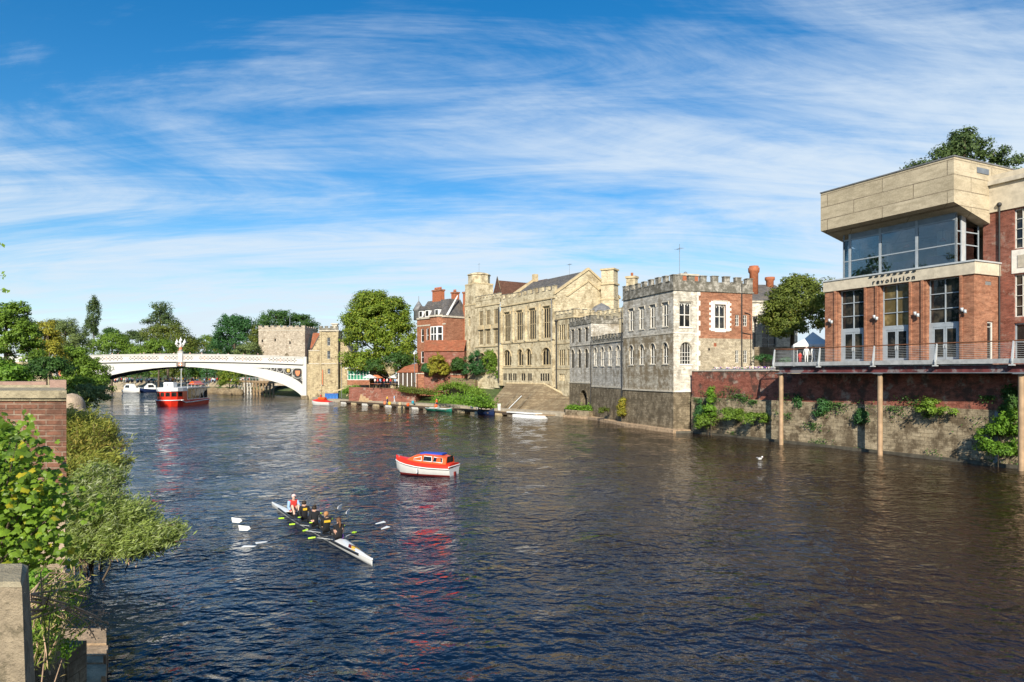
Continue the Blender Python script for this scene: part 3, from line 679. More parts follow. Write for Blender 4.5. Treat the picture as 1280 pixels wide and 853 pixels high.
for k, (a, b) in enumerate(bays):
    op = dict(r=(a, b, 11.15, 14.88), rev=.5)
    window(fr, t, op, 2, 3, 'window_grey', ('glass_dark', 'glass_bronze', 'glass_dark')[k], fw=.09, bar=.07)
    mb = MB(); mb.fbox(fr, a, b, .36, .52, 10.86, 11.14, 'window_grey'); mb.fbox(fr, a, a+.3, .36, .5, 8.06, 10.86, 'window_grey'); mb.fbox(fr, b-.3, b, .36, .5, 8.06, 10.86, 'window_grey')
    mb.build('door_surround', t)
    w = (b-a-.6)/2
    for j in range(2):
        ua = a+.3+j*w; mb = MB(); ub = ua+w
        mb.fbox(fr, ua+.02, ua+.14, .38, .46, 8.08, 10.85, 'window_grey'); mb.fbox(fr, ub-.14, ub-.02, .38, .46, 8.08, 10.85, 'window_grey')
        mb.fbox(fr, ua+.14, ub-.14, .38, .46, 8.08, 8.35, 'window_grey'); mb.fbox(fr, ua+.14, ub-.14, .38, .46, 10.7, 10.85, 'window_grey')
        d = mb.build('door', t); g = MB(); g.fbox(fr, ua+.14, ub-.14, .41, .43, 8.35, 10.7, 'glass_dark'); g.build('pane', d)
        g = MB(); g.fbox(fr, (ub-.13) if j == 0 else (ua+.05), (ub-.06) if j == 0 else (ua+.12), .3, .37, 9.1, 9.4, 'steel_light'); g.build('handle', d)
window(frR, t, sd_op, 1, 2, 'window_white', 'glass_dark', fw=.14, transom=[10.75])
mb = MB(); mb.fbox(frR, 1.5, 2.3, .02, .09, 14.1, 14.4, 'dark_void')
for k in range(4): mb.fbox(frR, 1.52, 2.28, .0, .02, 14.12+k*.07, 14.15+k*.07, 'steel_light')
mb.build('vent_grille', t)
for px in (1035, 1090.5, 1141, 1207):   # twin wall lamps on the piers
    u = su(px) + (.5 if px < 1200 else 0); mb = MB(); mb.box(u-.08, u+.08, -.3, .0, 11.95, 12.1, 'steel_light'); mb.lathe([(.02, 0), (.09, .05), (.13, .3)], 'steel_light', (u-.13, -.28, 11.95), 8); mb.lathe([(.13, -.25), (.09, 0), (.02, .05)], 'steel_light', (u+.13, -.28, 12.05), 8)
    mb.build('wall_lamp', t)
# lettering on the band
cu = bpy.data.curves.new('lettering_outline', 'FONT'); cu.body = 'revolution'; cu.size = .60; cu.extrude = .025; cu.space_character = 1.55; cu.materials.append(MATS['carbon_black'])
oc = bpy.data.objects.new('lettering_outline', cu); COL.objects.link(oc); dg = bpy.context.evaluated_depsgraph_get(); dg.update(); me = bpy.data.meshes.new_from_object(oc.evaluated_get(dg)); bpy.data.objects.remove(oc)
o = bpy.data.objects.new('lettering', me); COL.objects.link(o); o.parent = t; u0 = su(1092); o.location = (u0, -.16, 15.06); o.rotation_euler = (R(90), 0, 0)
for k in range(8): mb = MB(); mb.box(u0-.3+k*.58, u0-.02+k*.58, -.22, -.121, 15.70, 15.78, 'carbon_black'); mb.build('sign_bar', t)  # short dark bars in a row above the lettering
# upper glazed lounge
gx0, gx1, gy0, gy1 = 1.75, 12.3, .32, 7.0
def soffit(y): return 20.42-.262*(y-.32)
mul = [gx0, 2.45, 5.55, 8.95, gx1]
for i in range(4):
    a, b = mul[i], mul[i+1]; mb = MB()
    mb.box(a, a+.12, gy0, gy0+.14, 16.0, 20.3, 'window_grey'); mb.box(b-.1, b, gy0, gy0+.14, 16.0, 20.3, 'window_grey')
    mb.box(a+.12, b-.1, gy0, gy0+.12, 16.0, 16.1, 'window_grey'); mb.box(a+.12, b-.1, gy0+.01, gy0+.12, 17.55, 17.64, 'window_grey'); mb.box(a+.12, b-.1, gy0, gy0+.12, 19.55, 19.66, 'window_grey')
    if i: mb.box(a+.12, b-.1, gy0+.02, gy0+.10, 19.66, 20.3, 'steel_grey')
    f = mb.build('lounge_window', t); g = MB(); g.box(a+.12, b-.1, gy0+.05, gy0+.07, 16.1, 19.55, 'glass_lounge'); g.build('pane', f)
frG = lambda u, d, z: (gx1-d, gy0+u, z)
for a, b in ((0, .75), (1.05, 1.2), (1.2, 3.1)):
    mb = MB()
    if b-a > .5:
        mb.fbox(frG, a, a+.1, 0, .12, 16.0, 20.1, 'window_grey'); mb.fbox(frG, b-.1, b, 0, .12, 16, 19.6, 'window_grey')
        for z in (16, 17.55, 18.6): mb.fbox(frG, a+.1, b-.1, .01, .1, z, z+.09, 'window_grey')
        f = mb.build('lounge_window', t); g = MB(); g.fbox(frG, a+.1, b-.1, .05, .07, 16.09, 19.7, 'glass_lounge'); g.build('pane', f)
    else: mb.fbox(frG, a-.3, b, 0, .3, 16, 20, 'steel_light'); mb.build('corner_post', t)
# left glazed return with teal tinted glass, and back walls
frH = lambda u, d, z: (gx0+d, gy0+u, z)
mb = MB(); mb.fbox(frH, 0, .1, 0, .1, 16, 20.2, 'window_grey'); mb.fbox(frH, 2.2, 2.3, 0, .1, 16, 19.6, 'window_grey'); mb.fbox(frH, 5.0, 5.1, 0, .1, 16, 19, 'window_grey')
for z in (16, 17.55): mb.fbox(frH, .1, 5.0, .01, .09, z, z+.09, 'window_grey')
f = mb.build('lounge_window', t); g = MB(); g.fbox(frH, .1, 5.0, .04, .06, 16.1, 19.0, 'glass_clear_teal'); g.build('pane', f)
mb = MB(); mb.box(gx0+.2, gx1-.2, gy0+.2, gy0+6.8, 16.0, 16.06, 'lounge_floor'); mb.build('lounge_floor', t)
mb = MB(); mb.box(gx0+.2, gx1-.2, gy0+5.2, gy0+6.8, 16.07, 18.7, 'lounge_wall'); mb.box(gx0+5.4, gx0+5.7, gy0+2.6, gy0+5.2, 16.07, 18.9, 'lounge_white'); mb.box(gx0+7.6, gx0+8.3, gy0+2.2, gy0+3.0, 16.07, 19.3, 'lounge_white'); mb.box(gx0+2.2, gx0+2.5, gy0+3.2, gy0+3.5, 16.07, 19.3, 'lounge_white'); mb.build('lounge_core', t)
for x_, w_ in ((3.0, 1.6), (6.3, 2.2), (9.4, 1.8)):
    mb = MB(); mb.box(x_, x_+w_, gy0+.9, gy0+1.6, 16.07, 16.5, 'lounge_sofa'); mb.box(x_, x_+w_, gy0+.75, gy0+.95, 16.07, 16.95, 'lounge_sofa'); mb.build('sofa', t)
mb = MB()
for x_ in (3.6, 6.9, 10.1): mb.tube([(x_, gy0+1.8, 19.4), (x_, gy0+1.8, 18.5)], .015, 'pipe_black', 4); mb.lathe([(.28, 0), (.12, .25), (.05, .3)], 'terracotta_red', (x_, gy0+1.8, 18.3), 8)
mb.build('pendant_lamp', t)
# concrete box on top
def lb(w): v = w2l(t, w); return (v.x, v.y)
FL = lb((29.53, 65.26, 0)); FRt = lb((35.0, 54.06, 0)); yb = 7.4
x0, x1, yf = FL[0], FRt[0], (FL[1]+FRt[1])/2
mb = MB()
def zs(y): return 20.6-.262*(y-yf)
P = [(x0, yf, zs(yf)), (x1, yf, zs(yf)), (x1, yb, zs(yb)), (x0, yb, zs(yb)), (x0, yf, 24.2), (x1, yf, 24.2), (x1, yb, 24.2), (x0, yb, 24.2)]
mb.hexa(P, 'panel_concrete'); mb.build('concrete_box', t)
mb = MB(); mb.box(x0-.06, x1+.06, yf-.06, yb, 24.2, 24.3, 'lead_grey'); mb.build('box_coping', t)
mb = MB(); mb.box(x1, x1+.05, 1.6, 3.2, 23.3, 23.75, 'steel_grey'); mb.build('vent_grille', t)

# ---- brick wing to the right
t2 = thing('brick_warehouse', 'old brick warehouse with cream cornice at the right end of the balcony', 'building', (0, 0, 0)); t2.location = t.location; t2.rotation_euler = t.rotation_euler
WY = 3.42; WX0, WX1 = 12.62, 26.0
frW = sub(fr_front, 0, WY)
wops = []
for k in range(4):
    a = 14.95+k*3.3; wops += [dict(r=(a, a+1.7, 16.95, 20.1), rev=.25), dict(r=(a, a+1.7, 11.5, 14.9), rev=.25)]
dop = dict(r=(14.95, 16.75, 8.06, 11.0), rev=.25)
mb = MB(); wall(mb, frW, WX0, WX1, 7.7, 20.2, wops+[dop], 'dark_brick'); wall(mb, lambda u, d, z: (WX0+d, WY+10-u, z), 0, 10, 7.7, 20.2, [], 'dark_brick'); mb.build('wall', t2)
mb = MB(); mb.box(WX0-.1, WX1, WY-.12, WY+10, 20.2, 22.4, 'concrete_band'); mb.box(WX0-.3, WX1, WY-.35, WY+10, 22.4, 22.75, 'stone_trim'); mb.box(WX0-.15, WX1, WY-.2, WY+10, 22.75, 23.2, 'concrete_band'); mb.build('cornice', t2)
for o_ in wops: window(frW, t2, o_, 3, 4, 'window_white', 'glass_dark', fw=.08, bar=.04)
window(frW, t2, dop, 2, 2, 'window_grey', 'glass_dark', fw=.1)
for k in range(4):
    a = 14.95+k*3.3; mb = MB(); mb.fbox(frW, a-.15, a+1.85, -.05, .05, 14.98, 16.85, 'white_trim'); mb.fbox(frW, a+.3, a+1.4, -.09, -.051, 15.4, 16.4, 'stone_trim'); mb.build('spandrel_panel', t2)
mb = MB(); mb.tube([(13.95, WY-.15, 8.0), (13.95, WY-.15, 20.6)], .07, 'pipe_black'); mb.ball((13.95, WY-.17, 20.7), .2, 'pipe_black', 8); mb.build('drainpipe', t2)

# ---- gazebo and yard wall
p = at(1016, 452, 73); g = thing('gazebo', 'white peaked canopy tent on the yard beside the bar', 'tent', (p.x, p.y, 7.7), R(-20))
mb = MB(); a = 2.0; pk = (0, 0, 3.75); ed = [(-a, -a, 2.35), (a, -a, 2.35), (a, a, 2.35), (-a, a, 2.35)]
md = [(-a*.45, -a*.45, 2.95), (a*.45, -a*.45, 2.95), (a*.45, a*.45, 2.95), (-a*.45, a*.45, 2.95)]
mb.add(ed+md+[pk], [(0, 1, 5, 4), (1, 2, 6, 5), (2, 3, 7, 6), (3, 0, 4, 7), (4, 5, 8), (5, 6, 8), (6, 7, 8), (7, 4, 8)], 'canvas_white')
for i in range(4):
    b1, b2 = ed[i], ed[(i+1) % 4]; mb.add([b1, b2, (b2[0], b2[1], 2.1), (b1[0], b1[1], 2.1)], [(0, 1, 2, 3)], 'canvas_white')
mb.build('canopy', g)
for x, y in ((-a, -a), (a, -a), (a, a), (-a, a)):
    mb = MB(); mb.tube([(x*.98, y*.98, 0), (x*.98, y*.98, 2.3)], .04, 'steel_light', 6); mb.build('leg', g)
mb = MB(); A = at(943, 455, 88); B = at(1045, 455, 84)
mb.extrude([(A.x, A.y, 7.2), (B.x, B.y, 7.2), (B.x, B.y, 10.4), (A.x, A.y, 10.4)], (.3, .8, 0), 'dark_ashlar'); tag(mb.build('yard_wall'), 'dark stone yard wall between the castellated house and the bar', 'wall')

# far bank: sloping stone embankment and promenade beyond the bridge
mb = MB(); P = [(-160, 264), (-112, 254), (-95, 245), (-84, 230)]
for i in range(len(P)-1):
    (ax_, ay_), (bx_, by_) = P[i], P[i+1]; n = Vector((ay_-by_, bx_-ax_)).normalized(); n = n if n.y > 0 else -n
    prof = [(-1.5, -1), (0, .9), (2.5, 1.1), (7.5, 3.6), (20, 4.1)]
    for (d0, z0), (d1, z1) in zip(prof[:-1], prof[1:]):
        mb.add([(ax_+n.x*d0, ay_+n.y*d0, z0), (bx_+n.x*d0, by_+n.y*d0, z0), (bx_+n.x*d1, by_+n.y*d1, z1), (ax_+n.x*d1, ay_+n.y*d1, z1)], [(0, 1, 2, 3)], 'river_sand')
structure(mb.build('embankment'))
# ================================================================ CASTELLATED RIVERSIDE HOUSE
t, L = facade_thing('castellated_house', 'white stone riverside house with battlements and one red brick end wall', 'building', (15.3, 93.9), (19.4, 82.0))
D = 11.4; fr = fr_front; frR = fr_right(L); H0, HS, HM, HC = .2, 4.75, 11.9, 17.0
up = [dict(r=(u-.62, u+.62, 12.75, 15.6), rev=.22) for u in (2.25, 5.05, 7.8, 10.75)]
lo = [dict(r=(u-.62, u+.62, 8.15, 10.75), rise=.7, rev=.22) for u in (2.25, 5.05, 7.8, 10.75)]
mb = MB(); wall(mb, fr, 0, L, HS, HM, lo, 'stained_ashlar'); wall(mb, fr, 0, L, HM, HC, up, 'grey_ashlar'); mb.build('river_wall', t)
ru = dict(r=(.85, 2.5, 12.6, 15.6), rev=.3); rl = dict(r=(.95, 2.5, 8.1, 10.75), rise=.75, rev=.3)
mb = MB(); wall(mb, frR, 0, 3.35, HS, HC, [ru, rl], 'white_ashlar', .3)
for k in range(20):
    z = 4.9+k*.61
    if z < 16.5: mb.fbox(frR, 3.35, 3.35+(.42 if k % 2 else .16), -.02, .1, z, z+.59, 'white_trim')
mb.build('corner_wall', t)
rb = dict(r=(5.85, 7.45, 12.5, 15.5), rev=.28); s1 = dict(r=(8.85, 9.4, 12.9, 14.3), rev=.15); s2 = dict(r=(10.0, 10.6, 12.9, 14.3), rev=.15)
mb = MB(); wall(mb, frR, 3.35, D, 11.3, HC, [rb, s1, s2], 'orange_brick'); mb.build('brick_wall', t)
q1 = dict(r=(8.85, 9.35, 8.3, 9.9), rev=.15); q2 = dict(r=(10.05, 10.6, 8.3, 9.9), rev=.15)
mb = MB(); wall(mb, frR, 3.35, D, 3.0, 11.3, [q1, q2], 'rubble_stone'); mb.fbox(frR, 4.9, 5.15, -.01, .05, 9.8, 10.1, 'dark_void'); mb.fbox(frR, 5.7, 6.1, -.01, .05, 10.3, 10.75, 'red_tile'); mb.build('rubble_wall', t)
mb = MB(); mb.fbox(frR, 5.3, 5.849, -.05, .1, 12.2, 15.9, 'white_trim'); mb.fbox(frR, 7.451, 8.0, -.05, .1, 12.2, 15.9, 'white_trim'); mb.fbox(frR, 5.85, 7.45, -.05, .1, 12.1, 12.49, 'white_trim'); mb.fbox(frR, 5.85, 7.45, -.05, .1, 15.51, 15.9, 'white_trim')
for k in range(6):
    z = 12.3+k*.62; mb.fbox(frR, 5.05, 5.299, -.04, .08, z, z+.3, 'white_trim'); mb.fbox(frR, 8.001, 8.25, -.04, .08, z, z+.3, 'white_trim')
hood(mb, frR, 5.85, 7.45, 15.92, 'stone_trim'); mb.build('window_surround', t)
mb = MB(); wall(mb, fr_left(D), 0, D, HS, HC, [], 'grey_ashlar'); wall(mb, lambda u, d, z: (L-u, D-d, z), 0, L, 3, HC, [], 'rubble_stone'); mb.build('back_wall', t)
mb = MB(); mb.box(-.1, L+.12, -.12, D, -1, 1.35, 'dark_ashlar'); mb.box(-.02, L+.02, -.03, D*.3, 1.35, HS, 'dark_ashlar'); mb.box(.3, L-.1, D*.3, D, 1.35, HS, 'dark_ashlar'); mb.build('plinth', t)
mb = MB(); mb.fbox(fr, -.1, L+.14, -.14, .1, HS, HS+.2, 'stone_trim'); mb.fbox(frR, 0, 3.35, -.14, .1, HS, HS+.2, 'white_trim'); mb.fbox(fr, 0, L+.05, -.05, .1, HM-.08, HM+.04, 'stone_trim'); mb.fbox(frR, 0, 3.35, -.05, .1, HM-.08, HM+.04, 'white_trim'); mb.build('string_course', t)
mb = MB(); mb.box(-.15, L+.15, -.15, D+.15, HC, HC+.18, 'weathered_parapet')
crenels(mb, fr, -.0, L+.08, HC+.18, .95, .72, .75, .85, .4, 'weathered_parapet'); crenels(mb, fr_right(L), .4, D, HC+.18, .95, .72, .85, .85, .4, 'weathered_parapet')
crenels(mb, fr_left(D), 0, D-.4, HC+.18, .95, .72, .75, .85, .4, 'weathered_parapet'); crenels(mb, lambda u, d, z: (L-u, D-d, z), .4, L-.4, HC+.18, .95, .72, .75, .85, .4, 'weathered_parapet'); mb.build('battlement', t)
mb = MB(); mb.box(.4, L-.4, .4, D-.4, HC, HC+.4, 'lead_grey'); mb.build('roof', t)
for o_ in up: window(fr, t, o_, 2, 2, 'window_white', 'glass_old', fw=.08, bar=.09, tracery=True)
for o_ in lo: window(fr, t, o_, 2, 2, 'window_white', 'glass_old', fw=.08, bar=.08)
window(frR, t, ru, 2, 2, 'window_white', 'glass_dark', fw=.1, bar=.1, tracery=True); window(frR, t, rb, 2, 2, 'window_white', 'glass_dark', fw=.1, bar=.1, tracery=True)
window(frR, t, rl, 4, 4, 'window_white', 'glass_dark', fw=.06, bar=.045)
for o_ in (s1, s2, q1, q2): window(frR, t, o_, 2, 3, 'window_white', 'glass_dark', fw=.06, bar=.04)
for o_ in up: mb = MB(); hood(mb, fr, o_['r'][0], o_['r'][1], 15.72, 'stone_trim'); mb.build('hood_mould', t)
for o_ in lo: mb = MB(); archhood(mb, fr, o_['r'][0], o_['r'][1], 10.05, 10.75, 'stone_trim'); mb.build('hood_mould', t)
for o_ in up+lo: mb = MB(); mb.fbox(fr, o_['r'][0]-.1, o_['r'][1]+.1, -.08, .2, o_['r'][2]-.12, o_['r'][2]-.003, 'stone_trim'); mb.build('sill', t)
mb = MB(); hood(mb, frR, .85, 2.5, 15.72, 'stone_trim'); mb.build('hood_mould', t); mb = MB(); archhood(mb, frR, .95, 2.5, 10.0, 10.75, 'stone_trim'); mb.build('hood_mould', t)
for o_ in (ru, rl): mb = MB(); mb.fbox(frR, o_['r'][0]-.12, o_['r'][1]+.12, -.1, .2, o_['r'][2]-.14, o_['r'][2]-.003, 'white_trim'); mb.build('sill', t)
mb = MB(); mb.tube([(L+.1, 9.75, 7.4), (L+.1, 9.75, 18.2)], .08, 'pipe_black'); mb.tube([(L+.1, 11.0, 12.5), (L+.1, 11.0, 14.4), (L+.1, 10.2, 14.6)], .06, 'pipe_black'); mb.tube([(L+.1, 9.75, 12.1), (L+.1, 11.1, 11.9), (L+.1, 11.1, 8)], .05, 'pipe_black'); mb.build('drainpipe', t)
mb = MB(); mb.tube([(-.12, -.15, 1.4), (-.12, -.15, 15.5)], .08, 'pipe_black'); mb.build('drainpipe', t)
mb = MB(); mb.box(6.5, 8.0, 4.0, 6.6, 17.3, 19.6, 'chimney_orange'); mb.box(6.4, 8.1, 3.9, 6.7, 19.6, 19.85, 'stone_trim'); mb.ball((7.2, 5.2, 20.0), .25, 'lead_grey'); mb.build('chimney', t)
mb = MB(); mb.tube([(10.8, 2.0, 17.3), (10.8, 2.0, 23.0)], .03, 'steel_grey', 5); mb.tube([(10.2, 2.0, 22.4), (11.4, 1.7, 22.4)], .02, 'steel_grey', 4)
for k in range(5): mb.tube([(10.2+k*.3, 2-.35, 22.4), (10.2+k*.3, 2.3, 22.4)], .012, 'steel_grey', 4)
mb.build('aerial', t)
mb = MB(); mb.lathe([(.9, 0), (.75, .3), (.12, 2.6), (.02, 2.9)], 'weathered_parapet', (3.0, 8.5, 17.4), 8, False); mb.build('spirelet', t)

# ================================================================ LOW RANGE BESIDE IT (two sections)
def arches(us, w, za, zb, rise, rev=.18): return [dict(r=(u-w/2, u+w/2, za, zb), rise=rise, rev=rev) for u in us]
t, L = facade_thing('castellated_range', 'low grey stone range with battlements left of the castellated house', 'building', (12.45, 107.0), (15.45, 94.25))
D = 6; fr = fr_front
ar = arches((1.9, 4.9, 8.0, 11.0), 1.35, 8.1, 10.9, .7)
mb = MB(); wall(mb, fr, 0, L, 4.9, 11.5, ar, 'grey_ashlar'); mb.build('wall', t)
mb = MB(); mb.box(0, L, -.05, D, -1, 4.9, 'dark_ashlar'); mb.build('plinth', t)
mb = MB(); mb.fbox(fr, 0, L, -.12, .1, 4.9, 5.1, 'stone_trim'); mb.fbox(fr, .1, L, -.12, .1, 11.5, 11.65, 'stone_trim')
for o_ in ar: archhood(mb, fr, o_['r'][0], o_['r'][1], 10.2, 10.9, 'stone_trim'); mb.fbox(fr, o_['r'][0]-.1, o_['r'][1]+.1, -.08, .2, 7.98, 8.097, 'stone_trim')
mb.build('string_course', t)
for o_ in ar: window(fr, t, o_, 2, 2, 'window_white', 'glass_old', fw=.08, bar=.08)
mb = MB(); crenels(mb, fr, .1, L, 11.65, .45, .55, .6, .65, .35, 'weathered_parapet'); mb.build('battlement', t)
mb = MB(); mb.box(.1, L, .4, D, 11.3, 11.7, 'lead_grey'); mb.build('roof', t)
mb = MB(); mb.tube([(.15, -.15, .8), (.15, -.15, 12)], .08, 'pipe_black'); mb.build('drainpipe', t)

t, L = facade_thing('gatehouse_block', 'three window castellated block with a dark water gate at its foot', 'building', (9.75, 115.3), (12.42, 107.1))
ar = arches((1.35, 4.1, 6.9), 1.3, 7.9, 10.9, .65); rw = [dict(r=(u-.55, u+.55, 12.1, 14.3), rev=.16) for u in (1.35, 4.1, 6.9)]
gate = dict(r=(4.6, 7.2, .8, 4.3), rise=1.2, rev=1.0)
mb = MB(); wall(mb, fr, 0, L, 5.4, 14.9, ar+rw, 'grey_ashlar'); wall(mb, fr_right(L), 0, 7, 5.4, 14.9, [], 'grey_ashlar'); wall(mb, fr_left(7), 0, 7, 5.4, 14.9, [], 'grey_ashlar'); mb.build('wall', t)
mb = MB(); wall(mb, sub(fr, 0, -.06), 0, L, -1, 5.4, [gate], 'dark_ashlar', 1.0); wall(mb, fr_left(7), 0, 7, -1, 5.4, [], 'dark_ashlar'); archhood(mb, sub(fr, 0, -.06), 4.6, 7.2, 3.1, 4.3, 'dark_ashlar', .3); mb.build('plinth', t)
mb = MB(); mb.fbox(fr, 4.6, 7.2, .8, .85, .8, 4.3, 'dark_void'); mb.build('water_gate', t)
mb = MB(); mb.fbox(fr, 0, L, -.12, .1, 5.4, 5.58, 'stone_trim'); mb.fbox(fr, 0, L+.05, -.1, .1, 11.5, 11.6, 'stone_trim')
for o_ in ar: archhood(mb, fr, o_['r'][0], o_['r'][1], 10.25, 10.9, 'stone_trim')
for o_ in rw: hood(mb, fr, o_['r'][0], o_['r'][1], 14.35, 'stone_trim', .08, .25)
mb.build('string_course', t)
for o_ in ar+rw: window(fr, t, o_, 2, 2, 'window_lead', 'glass_old', fw=.07, bar=.07)
mb = MB(); mb.box(-.1, L+.1, -.1, 7, 14.9, 15.05, 'weathered_parapet'); crenels(mb, fr, 0, L, 15.05, .5, .5, .6, .6, .3, 'weathered_parapet'); crenels(mb, fr_right(L), .35, 7, 15.05, .5, .5, .6, .6, .3, 'weathered_parapet'); mb.build('battlement', t)
mb = MB(); mb.box(.3, L-.3, .3, 7, 14.6, 15.1, 'lead_grey'); mb.build('roof', t)

# upper cream block seen over the low range
A = at(722, 400, 121); B = at(786, 400, 106)
t, L = facade_thing('council_chamber', 'cream upper storey with battlements rising behind the low grey range', 'building', (A.x, A.y), (B.x, B.y))
w3 = [dict(r=(u, u+1.5, 13.3, 15.0), rev=.3) for u in (6.3, 10.2, 14.2)]
mb = MB(); wall(mb, fr, 0, L, 6, 15.7, [o_ for o_ in w3 if o_['r'][1] < L-.3], 'cream_ashlar'); wall(mb, fr_right(L), 0, 6, 6, 15.7, [], 'cream_ashlar'); wall(mb, fr_left(6), 0, 6, 6, 15.7, [], 'cream_ashlar'); mb.build('wall', t)
for o_ in w3:
    if o_['r'][1] < L-.3: window(fr, t, o_, 3, 1, 'window_lead', 'glass_old')
mb = MB(); mb.box(-.1, L+.1, -.1, 6, 15.7, 15.85, 'stone_trim'); crenels(mb, fr, 0, L, 15.85, .8, .65, .7, .7, .35, 'cream_ashlar'); mb.build('battlement', t)
mb = MB(); mb.lathe([(2.2, 15.8), (2.2, 17.4), (2.35, 17.5), (2.1, 17.9), (1.4, 18.8), (.5, 19.3), (.05, 19.5)], 'lead_grey', (1.5, 4.0, 0), 10, False); mb.build('cupola', t)
mb = MB(); mb.box(.4, L-.3, .4, 5.8, 15.4, 15.95, 'lead_grey'); mb.build('roof', t)

# ================================================================ GUILDHALL
GA = Vector((-2.3, 140.5)); GB = Vector((7.8, 123.3))
t, L = facade_thing('great_hall', 'long cream stone hall with four tall leaded windows and pitched roof', 'building', GA, GB)
D = 14.8; gfr = fr_front
us = [2.6, 7.4, 12.2, 17.0]; us = [L*x for x in (.135, .375, .615, .865)]
tall = [dict(r=(u-1.15, u+1.15, 13.5, 19.3), rev=.2) for u in us]
arc = arches([us[0]], 2.9, 8.55, 11.7, 1.3, .3)+arches([us[1]+.3], 1.9, 8.55, 11.7, 1.0, .3)+arches([us[2]-1.4], 1.9, 8.55, 11.7, 1.0, .3)+arches([us[3]-.2], 3.0, 8.55, 11.7, 1.3, .3)
bas = [dict(r=(u, u+.62, 5.6, 7.0), rev=.12) for u in (1.0, 1.75, 3.1, 3.85, 4.9, 5.65, 8.2, 8.95, 10.6, 11.35, 15.0, 15.8, 16.6, 17.4)]
sq = [dict(r=(u-.22, u+.22, 12.1, 12.8), rev=.3) for u in (us[0]-.1, us[1]-.2, us[2]-.1, us[3]-.1)]
def bays_(us_): return us_
mb = MB(); wall(mb, gfr, 0, L, 4.5, 8.0, bas, 'cream_ashlar'); wall(mb, gfr, 0, L, 8.0, 13.0, arc+sq, 'cream_ashlar'); wall(mb, gfr, 0, L, 13.0, 20.6, tall, 'cream_ashlar'); mb.build('river_wall', t)
mb = MB()
gab = [(L, -.0, 4.5), (L, D, 4.5), (L, D, 21.4), (L, 7.4, 26.2), (L, 0, 21.4)]
mb.add(gab, [(0, 1, 2, 3, 4)], 'cream_ashlar'); mb.add([(0, y, z) for _, y, z in gab], [(4, 3, 2, 1, 0)], 'cream_ashlar'); mb.add([(0, D, 4.5), (L, D, 4.5), (L, D, 21.4), (0, D, 21.4)], [(0, 1, 2, 3)], 'cream_ashlar'); mb.build('gable_wall', t)
mb = MB()
for s0, s1 in (((-.2, 21.25), (7.4, 26.25)), ((D+.2, 21.25), (7.4, 26.25))):
    mb.extrude([(L-.45, s0[0], s0[1]), (L+.2, s0[0], s0[1]), (L+.2, s1[0], s1[1]), (L-.45, s1[0], s1[1])], (0, 0, .45), 'cream_trim')
mb.extrude([(L+.02, 2.6, 21.0), (L+.02, 7.4, 24.1), (L+.02, 7.4, 24.45), (L+.02, 2.3, 21.15)], (.14, 0, 0), 'cream_trim'); mb.extrude([(L+.02, 12.2, 21.0), (L+.02, 7.4, 24.1), (L+.02, 7.4, 24.45), (L+.02, 12.5, 21.15)], (.14, 0, 0), 'cream_trim')
mb.build('gable_coping', t)
mb = MB(); mb.extrude([(.3, .55, 21.3), (L-.46, .55, 21.3), (L-.46, 7.4, 26.0), (.3, 7.4, 26.0)], (0, 0, .18), 'slate'); mb.extrude([(.3, D-.1, 21.1), (L-.46, D-.1, 21.1), (L-.46, 7.4, 26.0), (.3, 7.4, 26.0)], (0, 0, .18), 'slate'); mb.build('roof', t)
mb = MB(); mb.fbox(gfr, 0, L, -.2, .1, 20.6, 20.85, 'cream_trim'); mb.fbox(gfr, 0, L, -.16, .1, 13.0, 13.22, 'cream_trim'); mb.fbox(gfr, 0, L, -.16, .1, 8.0, 8.22, 'cream_trim'); mb.build('string_course', t)
mb = MB(); crenels(mb, gfr, 0, L, 20.85, 1.3, .85, 1.0, 1.0, .45, 'cream_ashlar', 'weathered_parapet'); mb.build('battlement', t)
for u in [0.35]+[(us[i]+us[i+1])/2 for i in range(3)]+[L-.35]:
    mb = MB(); mb.fbox(gfr, u-.28, u+.28, -.55, .0, 4.5, 12.9, 'cream_ashlar') if u in (0.35, L-.35) else None
    mb.fbox(gfr, u-.24, u+.24, -.35, .0, 13.23, 19.4, 'cream_ashlar'); mb.add([gfr(u-.24, -.35, 19.4), gfr(u+.24, -.35, 19.4), gfr(u+.24, 0, 20.1), gfr(u-.24, 0, 20.1)], [(0, 1, 2, 3)], 'cream_trim')
    mb.add([gfr(u-.24, -.35, 19.4), gfr(u-.24, 0, 20.1), gfr(u-.24, 0, 19.4)], [(0, 1, 2)], 'cream_trim'); mb.add([gfr(u+.24, -.35, 19.4), gfr(u+.24, 0, 20.1), gfr(u+.24, 0, 19.4)], [(0, 1, 2)], 'cream_trim'); mb.build('buttress', t)
for o_ in tall:
    a, b = o_['r'][:2]; mb = MB(); hood(mb, gfr, a, b, 19.4, 'cream_trim', .16, .5, .22); mb.build('hood_mould', t)
for o_ in arc: mb = MB(); archhood(mb, gfr, o_['r'][0], o_['r'][1], 11.7-o_['rise'], 11.7, 'cream_trim', .14, .14); mb.fbox(gfr, o_['r'][0]-.1, o_['r'][1]+.1, -.1, .3, 8.4, 8.547, 'cream_trim'); mb.build('hood_mould', t)
for o_ in tall: window(gfr, t, o_, 3, 2, 'cream_trim', 'glass_old', fw=.07, bar=.09, tracery=True)
for o_ in arc: window(gfr, t, o_, 3 if o_['r'][1]-o_['r'][0] > 2.3 else 2, 1, 'cream_trim', 'glass_old', fw=.07, bar=.09)
for o_ in bas: window(gfr, t, o_, 1, 2, 'window_lead', 'glass_old', fw=.05, bar=.04)
for o_ in sq: window(gfr, t, o_, 1, 1, 'window_lead', 'dark_void', fw=.05, bar=.04)
mb = MB(); mb.tube([(L-.9, -.2, 5), (L-.9, -.2, 20.6)], .12, 'lead_grey'); mb.build('drainpipe', t)
